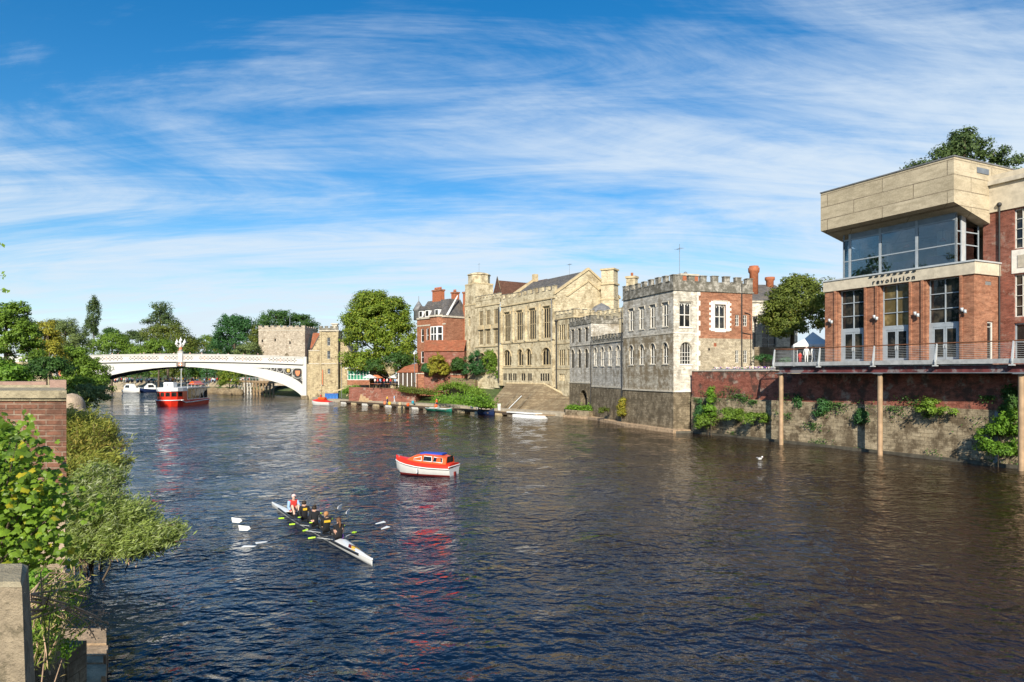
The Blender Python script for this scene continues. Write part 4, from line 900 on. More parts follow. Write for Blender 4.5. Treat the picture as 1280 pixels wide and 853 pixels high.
mb = MB(); mb.tube([(.25, -.7, 5), (.25, -.7, 20.6)], .13, 'pipe_black'); mb.build('drainpipe', t)
mb = MB(); mb.tube([(L-6, 7.4, 26.1), (L-6, 7.4, 28.3)], .03, 'steel_grey', 4); mb.tube([(L-6.6, 7.4, 28.1), (L-5.4, 7.4, 28.1)], .03, 'steel_grey', 4)
for k in range(4): mb.tube([(L-6.5+k*.35, 7.1, 28.1), (L-6.5+k*.35, 7.7, 28.1)], .02, 'steel_grey', 4)
mb.build('aerial', t)

# lower bay right of the hall
t, L = facade_thing('hall_annexe', 'narrow cream bay with mullioned windows between hall and water gate block', 'building', (7.75, 123.0), (10.6, 116.8))
rws = [dict(r=(u, u+.6, z0, z1), rev=.14) for z0, z1 in ((12.9, 15.6), (8.4, 11.2)) for u in (1.6, 2.35, 3.1, 4.6, 5.35)]+[dict(r=(u, u+.5, 5.7, 6.9), rev=.3) for u in (1.6, 2.3, 3.0)]
mb = MB(); wall(mb, fr, 0, L, 3, 16.6, rws, 'cream_ashlar'); wall(mb, fr_right(L), 0, 7, 3, 16.6, [], 'cream_ashlar'); mb.build('wall', t)
for o_ in rws: window(fr, t, o_, 1, 2, 'cream_trim', 'glass_old', fw=.06, bar=.05)
mb = MB(); mb.fbox(fr, 0, L+.1, -.15, .1, 16.6, 16.8, 'cream_trim'); mb.fbox(fr, 0, L, -.1, .1, 12.2, 12.35, 'cream_trim'); mb.fbox(fr, 0, L, -.1, .1, 7.7, 7.85, 'cream_trim'); mb.fbox(fr_right(L), 0, 7, -.15, .1, 16.6, 16.8, 'cream_trim'); mb.build('string_course', t)
mb = MB(); crenels(mb, fr, 0, L, 16.8, .6, .6, .7, .7, .35, 'cream_ashlar', 'weathered_parapet'); crenels(mb, fr_right(L), .4, 7, 16.8, .6, .6, .7, .7, .35, 'cream_ashlar', 'weathered_parapet'); mb.build('battlement', t)
mb = MB(); mb.box(.3, L-.3, .3, 7, 16.4, 17.0, 'lead_grey'); mb.build('roof', t)
mb = MB(); mb.tube([(.9, -.2, 4), (.9, -.2, 16.4)], .12, 'pipe_black'); mb.ball((.9, -.25, 16.4), .28, 'pipe_black'); mb.build('drainpipe', t)
# chimney tower
p = at(762, 400, 127); t = thing('chimney_tower', 'tall square cream stone chimney tower behind the battlements', 'chimney', (p.x, p.y, 6), R(-30))
mb = MB(); mb.box(-1.25, 1.25, -1.15, 1.15, 0, 17.4, 'cream_ashlar'); mb.box(-1.32, 1.32, -1.22, 1.22, 14.6, 14.85, 'cream_trim'); mb.build('shaft', t)
mb = MB(); mb.box(-1.45, 1.45, -1.35, 1.35, 17.4, 17.7, 'cream_trim'); mb.box(-1.2, 1.2, -1.1, 1.1, 17.7, 20.1, 'cream_ashlar'); mb.box(-1.4, 1.4, -1.3, 1.3, 20.1, 20.4, 'cream_trim'); mb.build('cap', t)
p = at(790, 345, 118); t = thing('stone_chimney', 'small cream stone chimney just left of the castellated house', 'chimney', (p.x, p.y, 14), R(-30))
mb = MB(); mb.box(-.8, .8, -.7, .7, 0, 9.4, 'cream_ashlar'); mb.build('shaft', t); mb = MB(); mb.box(-.95, .95, -.85, .85, 9.4, 9.75, 'cream_trim'); mb.lathe([(.2, 9.75), (.24, 10.3), (.2, 10.4)], 'chimney_orange', (0, 0, 0), 8); mb.build('cap', t)
# roof of a building beyond, dark
p = at(775, 372, 125); t = thing('slate_house', 'dark slate roof seen between the tower chimney and castellated house', 'building', (p.x+.5, p.y, 6), R(-25))
mb = MB(); mb.box(0, 14, 0, 8, 0, 12.5, 'grey_ashlar'); mb.build('wall', t); mb = MB(); mb.extrude([(-.3, -.3, 12.4), (-.3, 8.3, 12.4), (-.3, 4, 16)], (14.6, 0, 0), 'slate'); mb.build('roof', t)

# left section of the hall with two rows of windows
S1A = Vector((-8.0, 149.0)); t, L = facade_thing('hall_west_wing', 'cream wing with two rows of three mullioned windows beside the tower', 'building', S1A, (-2.5, 140.6))
ww = [dict(r=(u-.8, u+.8, z0, z1), rev=.16) for z0, z1 in ((17.3, 20.4), (13.2, 16.3)) for u in (L*.25, L*.54, L*.85)]
la = arches((L*.3, L*.78), 2.6, 8.4, 11.3, 1.3, .5)
mb = MB(); wall(mb, fr, 0, L, 4, 12.6, la, 'cream_ashlar'); wall(mb, fr, 0, L, 12.6, 22.6, ww, 'cream_ashlar'); mb.build('wall', t)
for o_ in ww: window(fr, t, o_, 3, 2, 'cream_trim', 'glass_old', fw=.06, bar=.08)
for o_ in la: window(fr, t, o_, 3, 1, 'cream_trim', 'glass_old', fw=.1, bar=.12)
mb = MB(); mb.fbox(fr, 0, L, -.2, .1, 12.6, 12.85, 'cream_trim'); mb.fbox(fr, 0, L, -.15, .1, 21.3, 21.5, 'cream_trim')
for u in (L*.25, L*.54, L*.85): mb.fbox(fr, u-1.0, u+1.0, -.3, .1, 16.4, 17.2, 'cream_trim')
for o_ in la: archhood(mb, fr, o_['r'][0], o_['r'][1], 10.0, 11.3, 'cream_trim', .2, .16)
mb.build('string_course', t)
mb = MB(); crenels(mb, fr, 0, L, 22.6, .5, .5, .8, .6, .4, 'cream_ashlar', 'weathered_parapet'); mb.build('battlement', t)
# half-timbered gable and brown tiled roof behind the parapet
mb = MB(); gx = L*.72; mb.extrude([(gx-1.9, 1.2, 22.3), (gx+1.9, 1.2, 22.3), (gx, 1.2, 27.0)], (0, .15, 0), 'cream_trim')
for s in (-1, 1): mb.extrude([(gx+s*2.1, 1.05, 22.3), (gx+s*1.7, 1.05, 22.3), (gx, 1.05, 26.6), (gx, 1.05, 27.4)], (0, .14, 0), 'dark_timber')
for z in (23.2, 24.3, 25.2): mb.box(gx-(27-z)*.36, gx+(27-z)*.36, 1.06, 1.19, z, z+.18, 'dark_timber')
for k in (-.9, 0, .9): mb.box(gx+k-.09, gx+k+.09, 1.05, 1.18, 22.4, 25.0 if k else 26.3, 'dark_timber')
mb.build('timber_gable', t)
mb = MB(); mb.extrude([(gx, .9, 26.6), (gx-2.1, .9, 22.3), (gx+2.1, .9, 22.3)], (0, 8, 0), 'brown_tile'); mb.extrude([(gx-2, 5, 22.6), (gx-2, 13, 22.6), (gx-2, 9, 26.7)], (9, 0, 0), 'brown_tile'); mb.build('roof', t)
mb = MB(); mb.extrude([(L+.3, 2.2, 22.6), (L+.3, 8.2, 26.6), (L+.3, 8.2, 27.1), (L+.3, 2.0, 23.1)], (.6, 0, 0), 'cream_trim'); mb.box(L+.1, L+1.1, 8.0, 8.9, 26.4, 28.0, 'cream_trim'); mb.build('gable_coping', t)
# tower with octagonal turret
t, L = facade_thing('octagonal_tower', 'cream stair tower with an octagonal top at the left end of the hall', 'tower', (-10.6, 153.2), (-8.0, 149.1))
sl = [dict(r=(1.7, 2.6, z, z+2.0), rev=.3) for z in (12.5, 17.5)]
mb = MB(); wall(mb, fr, 0, L, 4, 22.0, sl, 'cream_ashlar'); wall(mb, fr_right(L), 0, 4.6, 4, 22.0, [], 'cream_ashlar'); wall(mb, fr_left(4.6), 0, 4.6, 4, 22.0, [], 'cream_ashlar'); mb.box(-.1, L+.1, -.1, 4.7, 22.0, 22.35, 'cream_trim'); mb.box(.05, L-.05, .05, 4.55, 22.35, 26.6, 'cream_ashlar'); mb.box(.0, L, .0, 4.6, 26.6, 26.9, 'cream_trim'); mb.build('shaft', t)
for o_ in sl: window(fr, t, o_, 2, 2, 'cream_trim', 'glass_old', fw=.08, bar=.08)
mb = MB(); c = (L/2, 2.3, 0); k8 = 2.45
mb.lathe([(k8, 26.9), (k8, 28.7), (k8+.2, 28.8), (k8+.2, 29.0), (k8-.4, 29.25), (.3, 29.6)], 'cream_ashlar', c, 8, False, R(22.5)); mb.build('turret', t)
mb = MB(); mb.tube([(c[0], c[1], 29.5), (c[0], c[1], 31.6)], .03, 'steel_grey', 4); mb.tube([(c[0]-.5, c[1], 31.4), (c[0]+.5, c[1], 31.4)], .03, 'steel_grey', 4); mb.build('aerial', t)

# sloping revetment and terrace walls below the hall
def dirp(A, B, s): return (A[0]+(B[0]-A[0])*s, A[1]+(B[1]-A[1])*s)
o1, o2 = Vector((-14.5, 140.8)), Vector((8.1, 113.6))
mb = MB(); inn = Vector((.8, .6))*5.5
a0, a1 = o1, o1.lerp(o2, .30); b1 = o1.lerp(o2, .86)
def rev_(mb, A, B, zA, zB, k=5.2, mat='revetment_stone'):
    n = Vector((.78, .62)); a = [(A.x, A.y, .3), (B.x, B.y, .3), (B.x+n.x*k, B.y+n.y*k, zB), (A.x+n.x*k, A.y+n.y*k, zA)]
    b = [(A.x+n.x*9, A.y+n.y*9, 0), (B.x+n.x*9, B.y+n.y*9, 0)]
    vs = a+[(B.x+n.x*9, B.y+n.y*9, zB), (A.x+n.x*9, A.y+n.y*9, zA)]+[(A.x+n.x*9, A.y+n.y*9, -.5), (B.x+n.x*9, B.y+n.y*9, -.5)]
    mb.add(vs, [(0, 1, 2, 3), (3, 2, 4, 5), (1, 7, 4, 2), (0, 3, 5, 6)], mat)
    c0 = Vector((A.x+n.x*k, A.y+n.y*k, zA)); c1 = Vector((B.x+n.x*k, B.y+n.y*k, zB)); mb.tube([c0, c1], .22, 'cream_trim', 6)
rev_(mb, o1.lerp(o2, .42), o1.lerp(o2, .72), 5.1, 5.1); rev_(mb, o1.lerp(o2, .72), o1.lerp(o2, .86), 5.1, 3.4); rev_(mb, o1.lerp(o2, .86), o2, 3.3, 3.3)
for s in (.46, .57, .68):
    q = o1.lerp(o2, s); mb.extrude([(q.x, q.y, .5), (q.x+.3, q.y-.3, .5), (q.x+3.6+.3, q.y+2.8-.3, 4.2), (q.x+3.6, q.y+2.8, 4.2)], (0, 0, .18), 'dark_ashlar')
tag(mb.build('revetment'), 'sloping tan stone river revetment below the cream hall', 'revetment')
mb = MB(); A = at(594, 470, 148); B = at(627, 470, 141); mb.extrude([(A.x, A.y, 2), (B.x, B.y, 2), (B.x, B.y, 6.9), (A.x, A.y, 6.9)], (.4, .5, 0), 'cream_ashlar'); mb.extrude([(A.x-.1, A.y-.2, 6.9), (B.x, B.y-.2, 6.9), (B.x, B.y-.2, 7.1), (A.x-.1, A.y-.2, 7.1)], (.5, .8, 0), 'cream_trim')
tag(mb.build('garden_wall'), 'pale stone garden wall under the dark shrubs', 'wall')
mb = MB(); A = at(562, 480, 150); B = at(594, 480, 146); mb.extrude([(A.x, A.y, 2), (B.x, B.y, 2), (B.x, B.y, 5.6), (A.x, A.y, 6.2)], (.4, .8, 0), 'revetment_stone'); tag(mb.build('garden_wall'), 'lower tan stone wall at the foot of the brown brick wall', 'wall')
mb = MB(); A = at(520, 480, 153); B = at(577, 480, 149); mb.extrude([(A.x, A.y, 2), (B.x, B.y, 2), (B.x, B.y, 6.7), (A.x, A.y, 6.9)], (.3, .6, 0), 'victorian_brick'); mb.extrude([(A.x, A.y-.1, 6.9), (B.x, B.y-.1, 6.7), (B.x, B.y-.1, 6.9), (A.x, A.y-.1, 7.1)], (.3, .8, 0), 'stone_trim')
tag(mb.build('garden_wall'), 'long brown brick garden wall below the yellow green shrub', 'wall')

# ================================================================ house behind with slate roof, right of the castellated house
A = at(944, 420, 98); B = at(990, 420, 98); t = thing('slate_roof_house', 'cream house with slate roof and tall round arched window', 'building', (A.x-1, A.y, 7), R(8))
lw = [dict(r=(2.1, 4.3, 2.2, 7.2), rise=1.1, rev=.35)]
mb = MB(); wall(mb, fr, 0, 7.6, 0, 10.2, lw, 'white_ashlar'); wall(mb, fr_right(7.6), 0, 9, 0, 10.2, [], 'white_ashlar'); wall(mb, fr_left(9), 0, 9, 0, 10.2, [], 'white_ashlar'); mb.build('wall', t)
window(fr, t, lw[0], 2, 4, 'window_white', 'glass_dark'); mb = MB(); archhood(mb, fr, 2.1, 4.3, 6.1, 7.2, 'stone_trim', .3, .12); mb.box(-.1, 7.7, -.14, .1, 8.2, 8.4, 'stone_trim'); mb.box(-.1, 7.7, -.2, .3, 10.2, 10.45, 'stone_trim'); mb.build('string_course', t)
mb = MB(); mb.add([(-.2, -.2, 10.45), (7.8, -.2, 10.45), (6.6, 4.5, 13.4), (-.2, 4.5, 13.4), (7.8, 9.2, 10.45), (-.2, 9.2, 10.45)], [(0, 1, 2, 3), (1, 4, 2), (4, 5, 3, 2)], 'slate'); mb.build('roof', t)
mb = MB(); mb.lathe([(.62, 11), (.62, 14.7), (.78, 14.9), (.82, 15.5), (.66, 15.6), (.66, 15.8)], 'chimney_orange', (2.0, 2.2, 0), 12); mb.build('chimney', t)
mb = MB(); mb.lathe([(.55, 11), (.55, 13.9), (.72, 14.1), (.72, 14.5)], 'chimney_orange', (5.6, 4.2, 0), 12); mb.build('chimney', t)
mb = MB(); mb.tube([(.95, -.15, 0), (.95, -.15, 7.4)], .08, 'pipe_black'); mb.lathe([(.1, 7.3), (.3, 7.8), (.3, 8.1)], 'pipe_black', (.95, -.25, 0), 8); mb.build('drainpipe', t)

# ================================================================ VICTORIAN RED BRICK HOUSE
t, L = facade_thing('victorian_house', 'red brick house with bay windows, dormers and tall chimneys', 'building', (-23.4, 168.2), (-15.6, 160.0), 5)
D = 7.0; zc = 15.2
sw = [dict(r=(1.6, 2.8, 9.6, 12.9), rev=.2), dict(r=(3.8, 4.8, 9.6, 12.9), rev=.2), dict(r=(1.6, 2.8, 4.5, 7.4), rev=.2)]
mb = MB(); wall(mb, fr, 0, L, 0, zc, sw, 'victorian_brick'); wall(mb, fr_right(L), 0, D, 0, zc, [], 'victorian_brick'); wall(mb, fr_left(D), 0, D, 0, zc, [], 'victorian_brick'); mb.build('wall', t)
for o_ in sw: window(fr, t, o_, 1, 2, 'paint_white', 'glass_dark', fw=.12, bar=.1)
mb = MB(); bx0, bx1 = 5.6, 10.4; bp = [(bx0, 0), (bx0+1.1, -1.0), (bx1-1.1, -1.0), (bx1, 0)]
mb.prism(bp, 0, 9.4, 'victorian_brick'); mb.prism(bp, 13.2, zc+.2, 'victorian_brick'); mb.prism([(bx0+.15, .0), (bx0+1.15, -.85), (bx1-1.15, -.85), (bx1-.15, .0)], 9.4, 13.2, 'dark_void'); bw = mb.build('bay_window', t)
for a, b in ((bp[0], bp[1]), (bp[1], bp[2]), (bp[2], bp[3])):
    A_ = Vector((a[0], a[1])); B_ = Vector((b[0], b[1])); dd = (B_-A_); ln = dd.length; dd /= ln; nn = Vector((-dd.y, dd.x)) 
    frB = lambda u, d, z, A_=A_, dd=dd, nn=nn: (A_.x+dd.x*u+nn.x*d, A_.y+dd.y*u+nn.y*d, z)
    n2 = 1 if ln < 2 else 2
    window(frB, t, dict(r=(.05, ln-.05, 9.42, 13.18), rev=.12), n2, 2, 'paint_white', 'glass_dark', fw=.22, bar=.2)
mb = MB(); mb.box(-.25, L+.25, -.3, D+.2, zc, zc+.4, 'stone_trim'); mb.prism([(bx0-.2, -.3), (bx0+1.0, -1.3), (bx1-1.0, -1.3), (bx1+.2, -.3)], zc+.2, zc+.6, 'stone_trim'); mb.box(-.1, L+.1, -.1, .0, 13.5, 13.8, 'stone_trim'); mb.build('cornice', t)
mb = MB(); mb.add([(-.1, -.1, zc+.4), (L+.1, -.1, zc+.4), (L+.1, D+.1, zc+.4), (-.1, D+.1, zc+.4), (1.5, 2.2, zc+4.6), (L-1.2, 2.2, zc+4.6), (L-1.2, D-1.5, zc+4.6), (1.5, D-1.5, zc+4.6)], [(0, 1, 5, 4), (1, 2, 6, 5), (2, 3, 7, 6), (3, 0, 4, 7), (4, 5, 6, 7)], 'slate'); mb.build('roof', t)
for u in (1.6, 4.2, 8.0):
    mb = MB(); mb.box(u-.8, u+.8, -.05, 1.6, zc+.5, zc+2.2, 'paint_white'); mb.box(u-.5, u+.5, -.1, -.04, zc+.7, zc+1.9, 'glass_dark'); mb.extrude([(u-1, -.25, zc+2.2), (u+1, -.25, zc+2.2), (u, -.25, zc+3.3)], (0, 2.4, 0), 'slate'); mb.build('dormer', t)
mb = MB(); mb.extrude([(L+.05, .6, zc+.4), (L+.05, D*.5, zc+5.0), (L+.05, D*.5, zc+5.4), (L+.05, .1, zc+.5)], (.2, 0, 0), 'paint_white'); mb.build('bargeboard', t)
for (u, y, w, h) in ((5.2, 2.6, 3.3, 7.3), (9.0, 4.8, 1.6, 6.6)):
    mb = MB(); mb.box(u-w/2, u+w/2, y-.6, y+.6, zc+1.5, zc+h-.5, 'chimney_orange'); mb.box(u-w/2-.15, u+w/2+.15, y-.75, y+.75, zc+h-.5, zc+h-.15, 'victorian_brick')
    for k in range(int(w/.55)): mb.lathe([(.2, zc+h-.15), (.16, zc+h+.5)], 'chimney_orange', (u-w/2+.35+k*.58, y, 0), 8)
    mb.build('chimney', t)
mb = MB(); mb.box(L-.4, L+.9, 5.6, 6.9, 0, zc+6.0, 'chimney_orange'); mb.box(L-.55, L+1.05, 5.45, 7.05, zc+6.0, zc+6.4, 'victorian_brick'); mb.build('chimney', t)
mb = MB(); mb.lathe([(1.3, zc), (1.3, zc+2.2), (1.6, zc+2.4), (1.0, zc+3.4), (.2, zc+4.6), (.08, zc+4.8), (.05, zc+6)], 'lead_grey', (-.4, .8, 0), 10); mb.build('turret', t)

# ---- red tile roof house in front of it
t = thing('tiled_cottage', 'brown brick cottage with a bright red tiled roof', 'building', (-19.4, 150.5, 5), R(-6))
mb = MB(); L, D = 9.0, 5.6; mb.box(0, L, 0, D, -2, 7.0, 'dark_brick'); mb.extrude([(0, 0, 7), (0, D, 7), (0, D/2, 9.1)], (.25, 0, 0), 'dark_brick'); mb.build('wall', t)
mb = MB(); mb.extrude([(-.15, -.3, 6.85), (L, -.3, 6.85), (L, D/2, 9.3), (-.15, D/2, 9.3)], (0, 0, .16), 'red_tile'); mb.extrude([(-.15, D+.3, 6.85), (L, D+.3, 6.85), (L, D/2, 9.3), (-.15, D/2, 9.3)], (0, 0, .16), 'red_tile'); mb.build('roof', t)
window(fr_left(D), t, dict(r=(2.2, 3.2, 3.0, 5.0), rev=.0), 2, 2, 'window_white', 'glass_dark', depth=-.02)
# ---- low dark shed with brown roof
p = at(497, 478, 156); t = thing('boat_shed', 'low dark shed with a rusty brown tiled roof behind the trees', 'shed', (p.x, p.y, 4.4), R(-4))
mb = MB(); mb.box(0, 4.6, 0, 4, -1, 2.9, 'dark_timber')
mb.build('wall', t); mb = MB(); mb.add([(-.3, -.3, 2.8), (4.8, -.3, 2.8), (4.2, 2, 5.0), (1.2, 2, 4.2), (4.8, 4.2, 2.8), (-.3, 4.2, 2.8)], [(0, 1, 2, 3), (1, 4, 2), (4, 5, 3, 2), (5, 0, 3)], 'red_tile'); mb.build('roof', t)
for k in range(5): mb = MB(); mb.box(.2+k*1.0, .34+k*1.0, -.12, -.01, -.5, 2.7, 'paint_white'); mb.build('post', t)

# ================================================================ old stone wall with dark archway and cafe
A = Vector((-36.5, 171, 0)); t, L = facade_thing('arched_wall', 'old stone wall with a dark round archway behind the cafe', 'wall', (-37.5, 172.5), (-28.3, 166), 4)
op = dict(r=(4.2, 9.2, -.5, 3.9), rise=2.4, rev=1.2); mb = MB(); wall(mb, fr, -1, L, -2, 5.6, [op], 'yellow_ashlar', 1.2); mb.box(-1.1, L, -.1, .6, 5.6, 5.8, 'stone_trim'); archhood(mb, fr, 4.2, 9.2, 1.5, 3.9, 'cream_trim', .35, .1); mb.build('wall', t)
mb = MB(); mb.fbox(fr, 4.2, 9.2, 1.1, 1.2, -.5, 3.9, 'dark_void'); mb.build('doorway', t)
p = at(434, 478, 166); t = thing('cafe_pavilion', 'white roofed cafe pavilion with green glazing beside the stone turret', 'pavilion', (p.x, p.y, 4.2), R(-4))
mb = MB(); mb.box(0, 5.6, .0, 3.5, 0, 1.2, 'victorian_brick'); mb.build('wall', t)
mb = MB(); mb.box(-.5, 6.0, -.6, 4, 3.9, 4.25, 'canvas_white'); mb.add([(-.5, -.6, 4.25), (6, -.6, 4.25), (5, 2, 4.9), (.5, 2, 4.9), (6, 4, 4.25), (-.5, 4, 4.25)], [(0, 1, 2, 3), (1, 4, 2), (4, 5, 3, 2), (5, 0, 3)], 'canvas_white'); mb.build('roof', t)
window(fr_front, t, dict(r=(.1, 5.5, 1.2, 3.8), rev=.1), 7, 2, 'paint_white', 'canvas_green', fw=.12, bar=.1)
for k, (px, py) in enumerate(((462, 467), (470, 474), (494, 473))):
    p = at(px, py, 160+k*2); t = thing('parasol', ('white parasol beside the cafe pavilion roof', 'red brown parasol among the cafe tables', 'small white parasol in front of the dark archway')[k], 'parasol', (p.x, p.y, 3.6), 0, 'parasols of the cafe')
    mb = MB(); mb.lathe([(1.7, 2.3), (1.65, 2.45), (.9, 2.85), (.05, 3.2)], ('canvas_white', 'terracotta_red', 'canvas_white')[k], (0, 0, 0), 8, False); mb.build('canopy', t); mb = MB(); mb.tube([(0, 0, -1), (0, 0, 3.1)], .05, 'timber', 6); mb.build('pole', t)
rr = random.Random(5)
for k in range(9):
    p = at(466+k*3.6, 483, 157); t = thing('cafe_table', 'wooden table on the cafe terrace above the steps', 'table', (p.x, p.y+rr.uniform(-2, 2), 3.9), rr.uniform(0, 3), 'wooden tables on the cafe terrace')
    mb = MB(); mb.box(-.6, .6, -.4, .4, .7, .76, 'terracotta_red' if k % 3 == 0 else 'timber'); mb.build('top', t); mb = MB(); mb.box(-.05, .05, -.05, .05, -.6, .7, 'dark_timber'); mb.build('leg', t)
# terrace retaining wall, steps and little ramp
mb = MB(); A = at(436, 484, 162); B = at(520, 484, 151); mb.extrude([(A.x, A.y, 0), (B.x, B.y, 0), (B.x, B.y, 3.4), (A.x, A.y, 3.7)], (1.2, 3.2, 0), 'dark_brick'); tag(mb.build('terrace_wall'), 'brown brick retaining wall under the cafe terrace', 'wall')
t = thing('river_steps', 'broad wooden steps leading down from the cafe to the landing stage', 'steps', (0, 0, 0)); A = at(452, 494, 161); 
for k in range(6):
    mb = MB(); mb.box(A.x, A.x+8.0-k*.3, A.y-3+k*.55, A.y-2.3+k*.55, .3, .85+k*.42, 'timber'); mb.build('step', t)
for k, (p1, p2) in enumerate((((416, 489), (437, 483)), ((433, 494), (444, 485)))):
    A = at(p1[0], p1[1], 166); B = at(p2[0], p2[1], 166); mb = MB(); mb.extrude([A, A+Vector((0, 0, -.35)), B+Vector((0, 0, -.35)), B], (0, .8, 0), 'cream_trim'); tag(mb.build('ramp_wall'), ('sloping stone kerb rising beside the stone turret', 'short sloping stone kerb on the grass mound')[k], 'kerb')
# ================================================================ IRON BRIDGE
t, L = facade_thing('iron_bridge', 'white painted iron arch bridge crossing the river', 'bridge', (-121.0, 181.5), (-57.0, 188.0))
BR = t; XC, HS_, BW = 31.6, 32.2, 11.0
g_t = [0, .1, .21, .4, .634, .83, .93, .975, 1.0]; g_z = [1, .985, .95, .86, .675, .46, .27, .14, .02]
r_t = [0, .58, .7, .83, .88, .945, .985, 1.0]; r_z = [8.65, 8.65, 8.1, 7.05, 6.35, 5.2, 4.2, 3.7]
def tt(x): return min(1.0, abs(x-XC)/HS_)
def zi(x): return 8.85*float(np.interp(tt(x), g_t, g_z))
def zr(x): return float(np.interp(tt(x), r_t, r_z))
def cam_(x): return -.0007*(x-XC)**2
N = 96; X = [XC-HS_+2*HS_*i/N for i in range(N+1)]
for face_y in (0.0, BW-.4):
    mb = MB()
    for i in range(N):
        a, b = X[i], X[i+1]; m = (a+b)/2
        top = (lambda x: max(zr(x), zi(x)+.6)) if tt(m) > .58 else (lambda x: 10.0+cam_(x))
        mb.hexa([(a, face_y, zi(a)), (b, face_y, zi(b)), (b, face_y+.4, zi(b)), (a, face_y+.4, zi(a)), (a, face_y, top(a)), (b, face_y, top(b)), (b, face_y+.4, top(b)), (a, face_y+.4, top(a))], 'bridge_white')
        if tt(m) > .58: mb.hexa([(a, face_y, 8.68+cam_(a)*.5), (b, face_y, 8.68+cam_(b)*.5), (b, face_y+.4, 8.68+cam_(b)*.5), (a, face_y+.4, 8.68+cam_(a)*.5), (a, face_y, 10.0+cam_(a)), (b, face_y, 10.0+cam_(b)), (b, face_y+.4, 10+cam_(b)), (a, face_y+.4, 10+cam_(a))], 'bridge_white')
    mb.build('arch_rib', t)
mb = MB()
for i in range(N):      # raised moulding along the arch edge
    a, b = X[i], X[i+1]; mb.hexa([(a, -.12, zi(a)), (b, -.12, zi(b)), (b, 0, zi(b)), (a, 0, zi(a)), (a, -.12, zi(a)+.28), (b, -.12, zi(b)+.28), (b, 0, zi(b)+.28), (a, 0, zi(a)+.28)], 'bridge_white')
mb.build('arch_moulding', t)
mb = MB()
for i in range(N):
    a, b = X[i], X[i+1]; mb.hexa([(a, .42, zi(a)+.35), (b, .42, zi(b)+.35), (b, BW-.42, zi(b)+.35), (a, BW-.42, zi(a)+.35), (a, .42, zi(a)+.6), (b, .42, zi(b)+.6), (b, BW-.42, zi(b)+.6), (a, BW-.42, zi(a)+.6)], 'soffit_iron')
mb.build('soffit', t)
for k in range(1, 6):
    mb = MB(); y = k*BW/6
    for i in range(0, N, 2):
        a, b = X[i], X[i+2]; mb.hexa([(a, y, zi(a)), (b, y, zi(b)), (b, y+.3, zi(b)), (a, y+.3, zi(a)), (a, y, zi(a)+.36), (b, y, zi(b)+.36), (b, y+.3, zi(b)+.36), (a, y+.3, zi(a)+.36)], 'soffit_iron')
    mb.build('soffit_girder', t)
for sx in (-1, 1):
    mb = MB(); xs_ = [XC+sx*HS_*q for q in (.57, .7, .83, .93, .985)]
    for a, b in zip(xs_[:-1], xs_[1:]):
        a, b = min(a, b), max(a, b); mb.hexa([(a, .36, zr(a)-.2), (b, .36, zr(b)-.2), (b, .41, zr(b)-.2), (a, .41, zr(a)-.2), (a, .36, 8.7), (b, .36, 8.7), (b, .41, 8.7), (a, .41, 8.7)], 'bridge_shade')
    mb.build('spandrel_shade_plate', t)  # dark plate stands in for the shaded hollow under the deck
def ring(mb, cx, cz, r, w, mat, y0=.02, y1=.36, n=20, sx=1.0):
    for k in range(n):
        a, b = 2*math.pi*k/n, 2*math.pi*(k+1)/n
        P = lambda q, rr_, y: (cx+math.cos(q)*rr_*sx, y, cz+math.sin(q)*rr_)
        mb.hexa([P(a, r, y0), P(b, r, y0), P(b, r, y1), P(a, r, y1), P(a, r+w, y0), P(b, r+w, y0), P(b, r+w, y1), P(a, r+w, y1)], mat)
